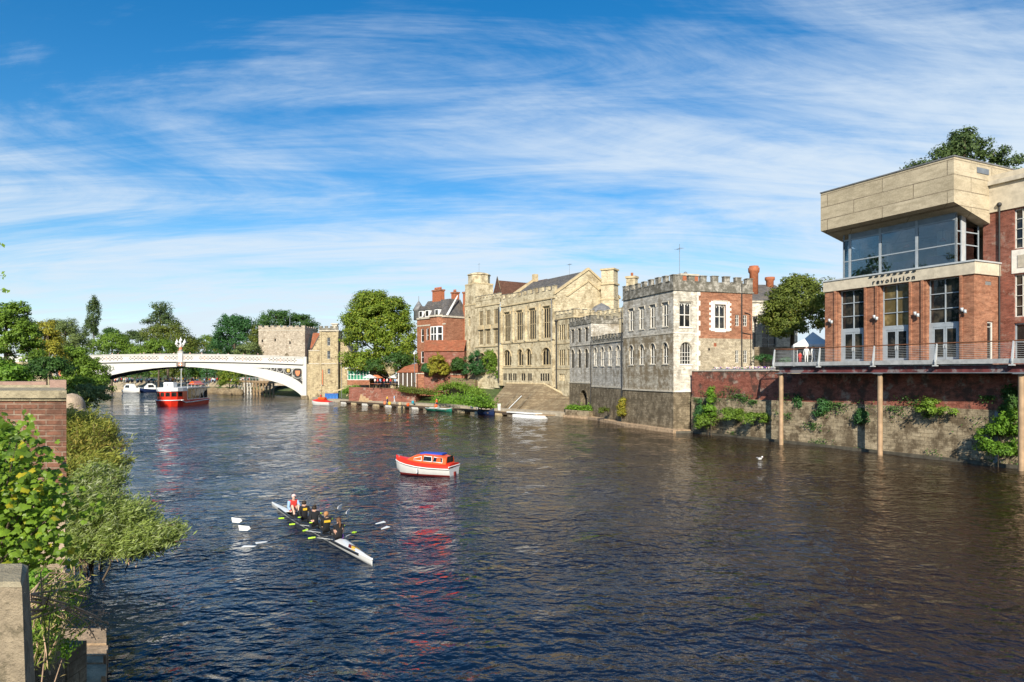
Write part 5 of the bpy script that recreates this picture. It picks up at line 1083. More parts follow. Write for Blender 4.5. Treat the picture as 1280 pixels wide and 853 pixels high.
for sx in (-1, 1):
    def X_(px):
        q = (px-640)/853; s = (121+181.5*q)/(.995-.101*q); return s if sx > 0 else 2*XC-s
    mb = MB()
    for px, z, r in ((372, 7.1, 1.42), (360.2, 7.75, .88), (350, 8.1, .62), (341, 8.35, .42), (334, 8.5, .28)):
        ring(mb, X_(px), z, r, .10, 'bridge_white')
    for px, z, r in ((378.2, 8.45, .28), (378.4, 5.4, .4), (365.5, 8.5, .22), (366.3, 6.2, .25), (355, 8.55, .16), (378.6, 6.6, .16)): ring(mb, X_(px), z, r, .12, 'bridge_white', n=10)
    for px in (331, 338, 345.5, 354.5, 365.3, 379.4): mb.box(X_(px)-.06, X_(px)+.06, .05, .35, zr(X_(px)), 8.68, 'bridge_white')
    for px, dz in ((372, 1.42),):
        for qa in range(4):
            an = math.pi/4+qa*math.pi/2; cx_, cz_ = X_(px), 7.1
            mb.tube([(cx_+math.cos(an)*1.5, .2, cz_+math.sin(an)*1.5), (cx_+math.cos(an)*2.3, .2, cz_+math.sin(an)*2.1)], .07, 'bridge_white', 4) if not (qa in (2, 3)) else None
    mb.build('spandrel_tracery', t)
    mb = MB(); c = X_(372); mb.extrude([(c-.6, .1, 7.75), (c+.6, .1, 7.75), (c+.62, .1, 7.1), (c+.4, .1, 6.5), (c, .1, 6.25), (c-.4, .1, 6.5), (c-.62, .1, 7.1)], (0, .2, 0), 'terracotta_red')
    for k in range(5): mb.ball((c-.35+(k % 2)*.7 if k < 4 else c, .08, 7.6-.7*(k//2) if k < 4 else 7.25), .09, 'gold_paint', 6, (1, .5, 1))
    mb.build('shield', t)
    c = X_(360.2); mb = MB(); mb.extrude([(c-.35, .1, 8.25), (c+.35, .1, 8.25), (c+.35, .1, 7.5), (c, .1, 7.2), (c-.35, .1, 7.5)], (0, .2, 0), 'gold_paint'); mb.box(c-.06, c+.06, .05, .11, 7.3, 8.2, 'ornament_grey'); mb.build('shield', t)
    xe = XC+sx*(HS_+.35); mb = MB(); mb.box(xe-.55, xe+.55, -.1, BW+.1, .9, 11.6, 'bridge_white'); mb.box(xe-.9, xe+.9, -.3, BW+.3, -2, .9, 'dark_ashlar'); mb.build('end_pier', t)
# parapets and deck
for y0 in (-.2, BW-.2):
    mb = MB()
    for i in range(N):
        a, b = X[i], X[i+1]; ca, cb = cam_(a), cam_(b)
        for (d0, d1, z0, z1) in ((0, .4, 10.01, 12.1), (-.25, .6, 10.15, 10.34), (-.06, .46, 10.34, 10.6), (-.10, .5, 11.75, 11.95), (-.16, .56, 12.1, 12.28)):
            mb.hexa([(a, y0+d0, z0+ca), (b, y0+d0, z0+cb), (b, y0+d1, z0+cb), (a, y0+d1, z0+ca), (a, y0+d0, z1+ca), (b, y0+d0, z1+cb), (b, y0+d1, z1+cb), (a, y0+d1, z1+ca)], 'bridge_white')
        mb.hexa([(a, y0-.1, 10.0+ca), (b, y0-.1, 10.0+cb), (b, y0+.4, 10+cb), (a, y0+.4, 10.0+ca), (a, y0-.1, 10.14+ca), (b, y0-.1, 10.14+cb), (b, y0+.4, 10.14+cb), (a, y0+.4, 10.14+ca)], 'bridge_shade')  # dark strip: the shadow line under the cornice, put in as colour
    pr = mb.build('parapet', t)
    mb = MB(); x = .6; k = 0
    while x < L-1:
        cz = 11.17+cam_(x)
        if k % 9 == 8: x += .5
        else:
            s = .30+.06*(k % 2); mt = ('ornament_grey', 'ornament_grey', 'ornament_red', 'ornament_grey', 'ornament_grey')[k % 5]
            y_ = y0-.02
            for dx, dz in ((-s, 0), (s, 0), (0, s*1.1), (0, -s*1.1)): mb.box(x+dx-s*.46, x+dx+s*.46, y_, y_+.025, cz+dz-s*.46, cz+dz+s*.46, mt)
            mb.box(x-.09, x+.09, y_-.004, y_+.02, cz-.09, cz+.09, 'bridge_white')
        x += .95; k += 1
    mb.build('pierced_ornament', pr)
mb = MB()
for i in range(N):
    a, b = X[i], X[i+1]; mb.hexa([(a, .2, 10.05+cam_(a)), (b, .2, 10.05+cam_(b)), (b, BW-.2, 10.05+cam_(b)), (a, BW-.2, 10.05+cam_(a)), (a, .2, 10.5+cam_(a)), (b, .2, 10.5+cam_(b)), (b, BW-.2, 10.5+cam_(b)), (a, BW-.2, 10.5+cam_(a))], 'asphalt')
mb.build('deck', t)
mb = MB(); mb.box(XC-1.1, XC+1.1, -.45, -.02, 8.95, 10.0, 'ornament_grey'); mb.box(XC-.45, XC+.45, -.52, -.451, 9.0, 9.9, 'terracotta_red'); mb.box(XC-.1, XC+.1, -.56, -.521, 9.0, 9.9, 'paint_white'); mb.box(XC-.45, XC+.45, -.56, -.522, 9.35, 9.5, 'paint_white'); mb.build('crest', t)
def bridge_lamp(x, y, label):
    w = BR.matrix_world if False else (Matrix.Translation(BR.location) @ Matrix.Rotation(BR.rotation_euler.z, 4, 'Z')); p = w @ Vector((x, y, 12.2))
    l = thing('bridge_lamp', label, 'street lamp', p, BR.rotation_euler.z, 'ornate lamps on the bridge')
    mb = MB(); mb.box(-.55, .55, -.45, .45, -2.2, .5, 'bridge_white'); mb.box(-.68, .68, -.58, .58, .5, .68, 'bridge_white'); mb.lathe([(.5, .68), (.42, 1.1), (.55, 1.2)], 'bridge_white', (0, 0, 0), 8); mb.build('pedestal', l)
    mb = MB(); mb.lathe([(.38, 1.2), (.45, 1.45), (.3, 1.75), (.34, 1.9)], 'terracotta_red', (0, 0, 0), 8); mb.build('collar', l)
    mb = MB(); mb.lathe([(.3, 1.9), (.2, 2.2), (.38, 2.6), (.16, 2.9), (.12, 3.4)], 'bridge_white', (0, 0, 0), 8)
    for s in (-1, 1): mb.tube([(0, 0, 2.5), (s*.45, 0, 2.35), (s*.85, 0, 2.55), (s*1.0, 0, 2.9)], .1, 'bridge_white', 6)
    mb.build('arm', l)
    for x_, z in ((-1.0, 2.9), (0, 3.4), (1.0, 2.9)):
        mb = MB(); mb.lathe([(.12, 0), (.34, .15), (.38, .4), (.30, .62), (.12, .85), (.04, 1.25)], 'gel_white', (x_, 0, z), 8); mb.build('lantern', l)
    return l
bridge_lamp(XC, -.2, 'near triple lantern on the crown of the white bridge, on the crested pedestal'); bridge_lamp(XC-4.6+.3, BW+.0, 'farther triple lantern on the opposite parapet of the white bridge')
# masonry approaches
t, L = facade_thing('bridge_abutment', 'stone approach of the bridge hidden by the riverside bush', 'abutment', (-150, 179), (-121.8, 181.4))
mb = MB(); mb.box(0, L, -.2, 11, -2, 10.0, 'yellow_ashlar'); mb.box(0, L, -.2, .3, 10, 11.6, 'bridge_white'); mb.build('wall', t)
# stone inner face of the right springing
mb = MB(); mb.prism([(-56.6, 188.4), (-50, 190), (-50, 200), (-58, 200)], -2, 9.6, 'yellow_ashlar'); tag(mb.build('bridge_abutment'), 'stone abutment under the right end of the white bridge', 'abutment')

# ================================================================ TOLL HOUSE WITH TURRET
t = thing('toll_house', 'yellow stone toll house with a slim square turret at the bridge end', 'building', (-56.2, 188.0, 0), R(0))
mb = MB(); mb.box(0, 3.3, .6, 10, -1.5, 13.2, 'yellow_ashlar'); mb.box(-.0, 3.3, .5, .7, 9.6, 9.85, 'stone_trim'); mb.box(0, 3.4, .45, .7, 13.2, 13.45, 'stone_trim'); mb.extrude([(.3, 2.2, 13.2), (4.5, 2.2, 13.2), (2.4, 2.2, 17.2)], (0, .6, 0), 'yellow_ashlar'); mb.build('wall', t)
mb = MB(); mb.extrude([(2.4, 2.1, 17.6), (.0, 2.1, 13.3), (.0, 2.1, 13.0), (2.4, 2.1, 17.1), (4.8, 2.1, 13.0), (4.8, 2.1, 13.3)], (0, 7, 0), 'slate'); mb.build('roof', t)
X0, X1 = 3.3, 8.3
nich = [dict(r=(5.3, 6.1, 14.7, 16.9), rev=.3), dict(r=(5.3, 6.1, 11.0, 13.2), rev=.3), dict(r=(5.4, 6.1, 6.9, 8.3), rev=.3)]
mb = MB(); wall(mb, fr_front, X0, X1, -1.5, 18.6, nich, 'yellow_ashlar'); mb.add([(X1, 0, -1.5), (X1, 5, -1.5), (X1, 5, 18.6), (X1, 0, 18.6)], [(0, 1, 2, 3)], 'yellow_ashlar'); mb.add([(X0, 5, -1.5), (X0, 0, -1.5), (X0, 0, 18.6), (X0, 5, 18.6)], [(0, 1, 2, 3)], 'yellow_ashlar'); mb.add([(X1, 5, -1.5), (X0, 5, -1.5), (X0, 5, 18.6), (X1, 5, 18.6)], [(0, 1, 2, 3)], 'yellow_ashlar')
mb.box(X0-.1, X1+.1, -.15, 5.1, 9.6, 9.85, 'stone_trim'); mb.box(X0-.1, X0+.45, -.2, .0, -1.5, 18.6, 'yellow_ashlar'); mb.box(X1-.45, X1+.1, -.2, .0, -1.5, 18.6, 'yellow_ashlar')
mb.box(X0-.3, X1+.3, -.35, 5.2, 18.6, 18.9, 'stone_trim'); crenels(mb, lambda u, d, z: (u, d-.2, z), X0-.1, X1+.1, 18.9, .5, .5, .8, .6, .4, 'weathered_parapet'); mb.build('turret', t)
for o_ in nich: window(fr_front, t, o_, 2, 2, 'window_grey', 'glass_old', fw=.1, bar=.08)
mb = MB(); mb.box(6.2, 7.6, 1.5, 2.8, 18.9, 20.6, 'stone_trim'); mb.box(5.9, 7.9, 1.3, 3.0, 20.6, 20.9, 'stone_trim'); mb.build('chimney', t)
mb = MB(); mb.extrude([(8.3, 1.0, -1.5), (12.2, 1.0, -1.5), (12.2, 1.0, 12.6), (11.2, 1.0, 13.8), (9.2, 1.0, 16.6), (8.3, 1.0, 15.2)], (0, 8, 0), 'yellow_ashlar'); mb.box(8.31, 12.3, .8, 1.1, 9.6, 9.85, 'stone_trim'); mb.build('gable_wall', t)
mb = MB(); mb.extrude([(12.3, .9, 12.3), (11.3, .9, 13.9), (9.2, .9, 16.9), (9.2, .9, 16.4), (11.1, .9, 13.6), (12.1, .9, 12.2)], (0, 8.2, 0), 'slate'); mb.build('roof', t)
mb = MB(); mb.tube([(8.45, -.3, .5), (8.45, -.3, 17)], .1, 'pipe_black'); mb.tube([(4.1, -.3, 3.8), (4.1, -.3, 8.0)], .13, 'terracotta_red'); mb.tube([(3.0, .3, 2.2), (4.1, -.2, 4.2)], .13, 'steel_light'); mb.build('drainpipe', t)
mb = MB(); mb.prism([(-44.2, 188.5), (-38, 175), (-37, 176), (-43, 190)], 0, 9.2, 'yellow_ashlar'); tag(mb.build('stone_wall'), 'yellow stone wall running from toll house towards the archway', 'wall')
# ---- medieval tower
t = thing('medieval_tower', 'rough pale stone medieval tower with low battlements behind the bridge', 'tower', (-83.2, 224, 0), R(-2))
W_, D_ = 15.4, 12
sl = [dict(r=(x, x+.5, z, z+.9), rev=.4) for x, z in ((1.0, 17.2), (5.3, 17.5), (10.2, 16.6))]
mb = MB(); wall(mb, fr_front, 0, W_, 3, 21.6, sl, 'tower_rubble'); mb.box(W_, W_+.01, 0, D_, 3, 21.6, 'tower_rubble'); mb.box(0, .3, .3, D_, 3, 21.6, 'tower_rubble'); mb.box(-.1, W_+.1, -.12, .3, 21.0, 21.25, 'stone_trim'); mb.build('wall', t)
mb = MB(); crenels(mb, fr_front, -.05, W_+.05, 21.6, .5, .45, 1.3, .7, .5, 'tower_rubble', proj=.1); crenels(mb, fr_right(W_), .6, D_, 21.6, .5, .45, 1.3, .7, .5, 'tower_rubble'); mb.box(.2, W_-.2, .4, D_, 21.2, 21.62, 'lead_grey'); mb.build('battlement', t)
for x, z in ((1.0, 17.2), (5.3, 17.5), (10.2, 16.6)): mb = MB(); mb.box(x, x+.5, .38, .42, z, z+.9, 'dark_void'); mb.build('arrow_slit', t)
mb = MB(); mb.extrude([(8.4, -.02, 12.2), (10.4, -.02, 12.2), (10.2, -.02, 12.9), (9.4, -.02, 13.9), (8.6, -.02, 12.9)], (0, .1, 0), 'dark_ashlar'); mb.build('hood_mould', t)
mb = MB(); mb.tube([(9.3, 3, 21.5), (9.3, 3, 25.6)], .1, 'steel_grey', 6); mb.build('flagpole', t)
t = thing('brick_annexe', 'red brick house with tiled roof squeezed behind the medieval tower', 'building', (-66.8, 226, 0), 0)
mb = MB(); mb.box(0, 6, 0, 6, 3, 15.5, 'victorian_brick'); mb.build('wall', t); mb = MB(); mb.extrude([(0, -.3, 15.3), (6.3, -.3, 15.3), (6.3, 3, 20.6), (0, 3, 20.6)], (0, .2, 0), 'red_tile'); mb.extrude([(0, -.3, 12.2), (2.2, -.3, 12.2), (1.8, -.3, 12.2)], (0, .2, 0), 'red_tile'); mb.build('roof', t)

# ================================================================ timber jetty beyond the arch
t, L = facade_thing('timber_jetty', 'tall cream timber jetty with arched bracing seen under the bridge', 'jetty', (-96.8, 239.4), (-73.0, 208.6))
mb = MB(); mb.box(0, L, -.2, 3, 4.0, 4.6, 'timber'); mb.box(0, L, -.25, -.1, 5.4, 5.6, 'steel_light'); mb.build('deck', t)
n = 12
for k in range(n+1):
    u = L*k/n; mb = MB(); mb.box(u-.22, u+.22, -.1, .3, -2, 4.0, 'window_white' if k < 6 else 'timber'); mb.box(u-.05, u+.05, -.2, -.1, 4.6, 5.5, 'steel_light'); mb.build('pile', t)
for k in range(n):
    a, b = L*k/n+.2, L*(k+1)/n-.2; mb = MB(); mb.tube([(a, .1, .6), (b, .1, 2.3)], .07, 'timber', 4); mb.tube([(b, .1, .6), (a, .1, 2.3)], .07, 'timber', 4)
    P = arch_pts(a, b, 2.6, 3.9, 6); mb.tube([(x, .1, z) for x, z in P], .12, 'window_white' if k < 6 else 'timber', 4); mb.build('brace', t)

# ================================================================ BOATS
def loft(mb, secs, mat, cap=True, smooth=True):
    n = len(secs[0]); vs = [p for s in secs for p in s]
    fs = [(i*n+j, i*n+j+1, (i+1)*n+j+1, (i+1)*n+j) for i in range(len(secs)-1) for j in range(n-1)]
    mb.add(vs, fs, mat, smooth)
    if cap: mb.add(secs[0], [tuple(range(n))], mat); mb.add(secs[-1], [tuple(range(n-1, -1, -1))], mat)
def hullsec(x, hb, zk, zs, chine=.75, zc=None):
    zc = zc if zc is not None else zk+(zs-zk)*.35
    return [(x, -hb, zs), (x, -hb*chine, zc), (x, -hb*.3, zk+.02), (x, 0, zk), (x, hb*.3, zk+.02), (x, hb*chine, zc), (x, hb, zs)]
def shrink(s, a, b):
    """part of a hull section between heights"""
    return s
# ---- red and white self-drive motor boat; local +x towards the bow
st_, bo = Vector((-3.95, 46.7)), Vector((-8.1, 48.2)); d = (bo-st_); rz = math.atan2(d.y, d.x)
t = thing('motor_boat', 'red and white cabin motor boat with a blue roof hatch in mid river', 'boat', (st_.x, st_.y, 0), rz)
xs_ = [0, .8, 1.8, 2.8, 3.7, 4.4, 4.85, 5.0]; hb = [.98, 1.04, 1.06, 1.0, .82, .52, .2, .03]; sh = [.72, .72, .74, .80, .90, 1.0, 1.08, 1.12]; kl = [-.3, -.3, -.3, -.3, -.25, -.1, .25, .7]
mb = MB(); loft(mb, [hullsec(x, b, k, s, .8, .05 if i < 5 else max(.12, k+.15)) for i, (x, b, k, s) in enumerate(zip(xs_, hb, kl, sh))], 'gel_white'); mb.build('hull', t)
mb = MB(); loft(mb, [[(x, -b*.83-.012, .12), (x, -b*.8-.012, .0), (x, -b*.5, -.1)] for x, b in zip(xs_[:6], hb)], 'boat_maroon', False); loft(mb, [[(x, b*.83+.012, .12), (x, b*.8+.012, .0), (x, b*.5, -.1)] for x, b in zip(xs_[:6], hb)], 'boat_maroon', False); mb.build('boot_stripe', t)
mb = MB()
for s in (-1, 1): mb.tube([(x, s*(b+.02), z-.15) for x, b, z in zip(xs_, hb, sh)], .04, 'gel_white', 6)
mb.tube([(0, -1, .72), (0, 1, .72)], .045, 'gel_white', 6); mb.build('rubbing_strake', t)
mb = MB(); loft(mb, [[(x, -b*1.01, s-.13), (x, -b*1.01, s+.03), (x, -b*.8, s+.16), (x, 0, s+.22), (x, b*.8, s+.16), (x, b*1.01, s+.03), (x, b*1.01, s-.13)] for x, b, s in zip(xs_, hb, sh)], 'boat_red'); mb.build('deck', t)
cs = [(.35, .80, .82, 1.34, .66), (.9, .86, .84, 1.48, .68), (2.2, .86, .88, 1.55, .66), (3.0, .76, .96, 1.46, .56), (3.8, .52, 1.08, 1.14, .38)]
mb = MB(); loft(mb, [[(x, -w, z0), (x, -w2, z1-.06), (x, -w2*.6, z1), (x, w2*.6, z1), (x, w2, z1-.06), (x, w, z0)] for x, w, z0, z1, w2 in cs], 'boat_orange', True, False); cab = mb.build('cabin', t)
mb = MB(); mb.box(.8, 2.7, -.42, .42, 1.50, 1.60, 'boat_blue'); mb.build('hatch', t)
for s in (-1, 1):
    for a, b, c in ((.62, 1.42, 'glass_dark'), (1.5, 2.25, 'glass_dark'), (2.38, 3.15, 'boat_orange')):
        def sidep(x, q):
            w = np.interp(x, [c_[0] for c_ in cs], [c_[1] for c_ in cs]); z0 = np.interp(x, [c_[0] for c_ in cs], [c_[2] for c_ in cs]); z1 = np.interp(x, [c_[0] for c_ in cs], [c_[3] for c_ in cs])-.06; w2 = np.interp(x, [c_[0] for c_ in cs], [c_[4] for c_ in cs])
            return Vector((x, s*(w+(w2-w)*q+.012), z0+(z1-z0)*q))
        q0, q1 = .28, .86; Pp = [sidep(a, q0), sidep(b, q0), sidep(b-.06, q1 if b < 2.5 else .62), sidep(a+.04, q1 if b < 2.5 else .80)]
        mb = MB(); mb.tube(Pp+[Pp[0]], .035, 'gel_white', 4, False); f = mb.build('window', t); g = MB(); g.add(Pp, [(0, 1, 2, 3)], c); g.build('pane', f)
mb = MB(); mb.add([(.345, -.6, .95), (.345, .6, .95), (.345, .5, 1.4), (.345, -.5, 1.4)], [(0, 1, 2, 3)], 'glass_dark'); mb.build('rear_window', t)
mb = MB(); mb.box(-.12, -.0, -.1, .1, -.2, .3, 'boat_maroon'); mb.build('rudder', t); t.scale = (.9, .9, .95)
mb = MB(); mb.tube([(4.6, -.25, 1.02), (4.6, -.25, 1.3), (4.9, 0, 1.36), (4.6, .25, 1.3), (4.6, .25, 1.02)], .018, 'steel_light', 5); mb.build('bow_rail', t)
mb = MB(); mb.tube([(1.0, -1.12, .5), (1.0, -1.12, .2)], .07, 'paint_white', 6); mb.tube([(2.6, 1.14, .55), (2.6, 1.14, .25)], .07, 'paint_white', 6); mb.build('fender', t)
# foam at the stern
rr = random.Random(2); mb = MB()
for k in range(26): mb.ball((-.3-rr.uniform(0, 1.5), rr.uniform(-.5, .5), .03), rr.uniform(.03, .09), 'paint_white', 5, (1.5, 1, .3))
o = mb.build('foam'); o.location = t.location; o.rotation_euler = t.rotation_euler; o['kind'] = 'stuff'

# ---- second small red hire boat near the turret
p = gp(394, 503); q = gp(414, 507); d = Vector((q.x-p.x, q.y-p.y)); t = thing('motor_boat', 'small red and white hire boat moored by the blue crates', 'boat', (q.x, q.y, 0), math.atan2(-d.y, -d.x)*0+R(165))
mb = MB(); loft(mb, [hullsec(x*.95, b*1.15, k, s, .8, .05 if i < 5 else max(.12, k+.15)) for i, (x, b, k, s) in enumerate(zip(xs_, hb, kl, sh))], 'gel_white'); mb.build('hull', t)
mb = MB(); loft(mb, [[(x*.95, -b*1.15, s+.03), (x*.95, -b*.7, s+.5*math.sin(min(1, x/4.8)*3.1)), (x*.95, 0, s+.75*math.sin(min(1, x/4.8)*3.1)), (x*.95, b*.7, s+.5*math.sin(min(1, x/4.8)*3.1)), (x*.95, b*1.15, s+.03)] for x, b, s in zip(xs_, hb, sh)], 'boat_red'); mb.build('cover', t)
mb = MB(); mb.box(1.4, 2.9, -.5, .5, 1.3, 1.75, 'boat_orange'); mb.build('cabin', t)

# ---- red sightseeing boat
t = thing('tour_boat', 'red and white sightseeing boat with glazed saloon in front of the bridge', 'boat', (-75.9, 144.0, 0), R(1.5))
W2, L2 = 5.5, 15.5
def outl(k, zf=0): return [(0+k, 2.2), (.4+k, .6), (1.4+k, -.3), (W2/2, -.55), (W2-1.4-k, -.3), (W2-.4-k, .6), (W2-k, 2.2), (W2-k, L2), (k, L2)]
mb = MB(); O0, O1 = outl(.35), outl(0); n = 9
vs = [(x, y+.35, -.4) for x, y in O0]+[(x, y, 1.25) for x, y in O1]; mb.add(vs, [tuple(range(n-1, -1, -1)), tuple(range(n, 2*n))]+[(i, (i+1) % n, n+(i+1) % n, n+i) for i in range(n)], 'boat_red'); mb.build('hull', t)
mb = MB(); vs = [(x*1.004-.01, y+.30, .0) for x, y in O0]+[(x, y+.24, .28) for x, y in outl(.28)]; mb.add(vs, [(i, (i+1) % n, n+(i+1) % n, n+i) for i in range(n)], 'boat_maroon'); mb.build('boot_stripe', t)
mb = MB(); P_ = [(x, y, 1.3) for x, y in outl(-.03)]; mb.tube(P_[:7], .10, 'paint_white', 5); mb.tube([(W2+.02, 1.4, 1.3), (W2+.02, 3.2, .75), (W2+.02, 6, .75), (W2+.02, L2, 1.0)], .12, 'paint_white', 5); mb.build('rubbing_strake', t)
O2 = outl(.25); mb = MB(); mb.prism([(x, y+.2) for x, y in O2[:7]]+[(W2-.25, 4.6), (.25, 4.6)], 1.25, 3.35, 'boat_red'); mb.build('wheelhouse', t)
for i in range(6):
    a, b = Vector(O2[i]), Vector(O2[i+1]); a.y += .2; b.y += .2; nn = Vector((b.y-a.y, -(b.x-a.x))).normalized()*.03; a2 = a.lerp(b, .12)+nn; b2 = a.lerp(b, .88)+nn
    mb = MB(); mb.extrude([(a2.x, a2.y, 2.1), (b2.x, b2.y, 2.1), (b2.x, b2.y, 3.0), (a2.x, a2.y, 3.0)], (-nn.x, -nn.y, 0), 'glass_dark'); mb.build('window', t)
mb = MB(); mb.box(.3, W2-.3, 4.6, L2-.4, 1.25, 3.7, 'paint_white'); mb.build('saloon', t)
for k in range(5):
    y = 5.0+k*2.05; mb = MB(); mb.box(W2-.3, W2-.26, y, y+1.75, 1.45, 3.55, 'glass_dark'); mb.build('window', t); mb = MB(); mb.box(.22, .3, y, y+1.75, 1.45, 3.55, 'glass_dark'); mb.build('window', t)
mb = MB(); mb.box(-.1, W2+.1, 4.2, L2, 3.7, 3.95, 'steel_light'); mb.prism([(x, y+.1) for x, y in outl(.1)[:7]]+[(W2-.1, 4.6), (.1, 4.6)], 3.2, 3.98, 'paint_white'); mb.build('roof', t)
mb = MB(); mb.box(1.6, 3.6, 1.6, 3.4, 3.95, 5.1, 'paint_white'); mb.box(2.2, 2.5, 1.55, 1.6, 4.3, 4.8, 'cloth_grey'); mb.build('locker', t)
mb = MB(); mb.extrude([(3.4, 9, 4.6), (5.4, 9, 4.5), (4.4, 9, 5.3)], (0, 4, 0), 'boat_orange'); mb.build('awning', t)
mb = MB()
for y in [4.5+k*1.8 for k in range(7)]: mb.tube([(W2-.1, y, 3.95), (W2-.1, y, 4.75)], .04, 'paint_white', 4)
mb.tube([(W2-.1, 4.5, 4.75), (W2-.1, L2-.2, 4.75)], .05, 'paint_white', 4); mb.tube([(.1, 4.5, 4.75), (.1, L2-.2, 4.75)], .05, 'paint_white', 4); mb.build('railing', t)
mb = MB(); mb.tube([(4.2, 4, 3.9), (4.2, 4, 8.0)], .06, 'paint_white', 5); mb.build('mast', t)

# ---- white cruisers far off
def cruiser(px, py, Ln, label, deckmat, rz, grp='white cruisers moored beyond the bridge'):
    p = gp(px, py); t = thing('cabin_cruiser', label, 'boat', (p.x, p.y, 0), rz, grp)
    X_ = [0, .2, .45, .7, .88, 1.0]; B_ = [1.35, 1.5, 1.5, 1.25, .7, .05]; S_ = [1.1, 1.15, 1.25, 1.45, 1.65, 1.8]
    mb = MB(); loft(mb, [hullsec(x*Ln, b, -.3+max(0, x-.7)*2, s, .8) for x, b, s in zip(X_, B_, S_)], 'gel_white' if deckmat == 'gel_white' else 'boat_navy'); mb.build('hull', t)
    mb = MB(); loft(mb, [[(x*Ln, -b*.97, s+.02), (x*Ln, 0, s+.2), (x*Ln, b*.97, s+.02)] for x, b, s in zip(X_, B_, S_)], 'gel_white'); mb.build('deck', t)
    mb = MB(); cc = [(.12, 1.1, 2.5), (.3, 1.15, 3.3), (.5, 1.1, 3.2), (.68, .85, 1.9)]
    loft(mb, [[(x*Ln, -w, 1.2), (x*Ln, -w*.8, z), (x*Ln, w*.8, z), (x*Ln, w, 1.2)] for x, w, z in cc], 'gel_white', True, False); mb.build('cabin', t)
    mb = MB()
    for s in (-1, 1): mb.add([(.2*Ln, s*1.14, 1.9), (.5*Ln, s*1.12, 1.8), (.5*Ln, s*.98, 2.8), (.25*Ln, s*1.0, 2.8)], [(0, 1, 2, 3)], 'glass_dark')
    mb.add([(.53*Ln, -.85, 2.85), (.53*Ln, .85, 2.85), (.65*Ln, .8, 2.05), (.65*Ln, -.8, 2.05)], [(0, 1, 2, 3)], 'glass_dark'); mb.build('window', t)
cruiser(156, 491.2, 8.5, 'white cabin cruiser moored left of the red sightseeing boat', 'gel_white', R(-28))
cruiser(197, 490.5, 6.5, 'dark blue and white cabin cruiser just behind the red sightseeing boat', 'navy', R(215))

# ---- floating pontoon along the right bank
A = gp(425, 504.2); B = gp(683, 523.8)
t, L = facade_thing('pontoon', 'long low wooden pontoon on pale floats along the right bank', 'pontoon', (A.x, A.y), (B.x, B.y))
mb = MB(); mb.box(0, L, .1, 1.9, .42, .56, 'timber'); mb.box(0, L*.93, .0, .1, .18, .60, 'dark_timber'); mb.build('decking', t)
n = 13
for k in range(n):
    u = 2+k*(L-4)/(n-1)*.93; mb = MB(); mb.box(u-1.0, u+1.0, -.25, 1.2, -.2, .34, 'window_white' if k % 2 == 0 else 'cream_trim'); mb.build('float', t)
mb = MB(); mb.box(L-7, L-.4, -1.0, .6, -.2, .45, 'paint_white'); mb.box(L-9.5, L-2.5, -.2, 1.4, .58, .75, 'gel_white'); mb.build('white_raft', t)
PT, PTL = t, L
def pont(u, y=1.0, z=.56):
    w = Matrix.Translation(PT.location) @ Matrix.Rotation(PT.rotation_euler.z, 4, 'Z'); return w @ Vector((u, y, z))
def upx(px):
    q = (px-640)/853; d = Vector((B.x-A.x, B.y-A.y))/L; return (q*A.y-A.x)/(d.x-q*d.y)
for k, (px, label, mat, ln) in enumerate(((541, 'green rowing boat moored end on behind the other at the pontoon', 'boat_green', 3.6), (553, 'green rowing boat with white rim moored at the middle of the pontoon', 'boat_green', 4.4), (606, 'dark blue covered dinghy moored beside the white boards', 'boat_navy', 3.8))):
    p = pont(upx(px), -1.2, 0); t = thing('rowing_boat', label, 'boat', (p.x, p.y, 0), PT.rotation_euler.z+R(4), 'small boats at the pontoon')
    X_ = [0, .3, .6, .85, 1]; B_ = [.5, .75, .75, .45, .04]; S_ = [.55, .5, .5, .6, .75]
    mb = MB(); loft(mb, [hullsec(x*ln, b, -.1, s, .75) for x, b, s in zip(X_, B_, S_)], mat); mb.build('hull', t)
    mb = MB()
    for s in (-1, 1): mb.tube([(x*ln, s*b, z) for x, b, z in zip(X_, B_, S_)], .05, 'paint_white' if k < 2 else mat, 5)
    mb.build('gunwale', t)
    mb = MB()
    for q in (.25, .5, .75): mb.box(q*ln-.12, q*ln+.12, -.65, .65, .36, .42, 'timber')
    mb.build('thwart', t)
    if k == 2: mb = MB(); loft(mb, [[(x*ln, -b, s), (x*ln, 0, s+.4), (x*ln, b, s)] for x, b, s in zip(X_, B_, S_)], 'cloth_navy'); mb.build('cover', t)
for k, (px, w, h, label) in enumerate(((583, .8, 1.2, 'left white display board on the pontoon'), (590, .8, 1.25, 'white display board beside the leftmost board'), (617, .8, 1.3, 'white board standing at the right of the blue dinghy'))):
    p = pont(upx(px), 1.2); t = thing('display_board', label, 'board', p, PT.rotation_euler.z, 'white boards on the pontoon'); mb = MB(); mb.box(-w/2, w/2, -.03, .03, .15, h, 'paint_white'); mb.build('panel', t)
    mb = MB(); mb.box(-w/2+.02, -w/2+.08, -.05, -.031, 0, .9, 'steel_grey'); mb.box(w/2-.08, w/2-.02, -.05, -.031, 0, .9, 'steel_grey'); mb.build('leg', t)
p0 = at(634, 513, 124); p1 = at(652, 495, 125); mb = MB(); mb.tube([p0, p1], .09, 'steel_light', 6); tag(mb.build('pole'), 'slanting pale pole leaning on the stone revetment', 'pole')
for k in range(4):
    p = gp(409+k*4, 498.5, .6); mb = MB(); mb.box(-.42, .42, -.6, .6, 0, 1.25, 'tarp_blue'); mb.box(-.46, .46, -.64, .64, 1.25, 1.32, 'boat_blue'); o = mb.build('blue_crate'); o.location = (p.x, p.y, .6); tag(o, 'blue tarpaulin crate in the row beside the stone turret', 'crate', 'row of blue crates')
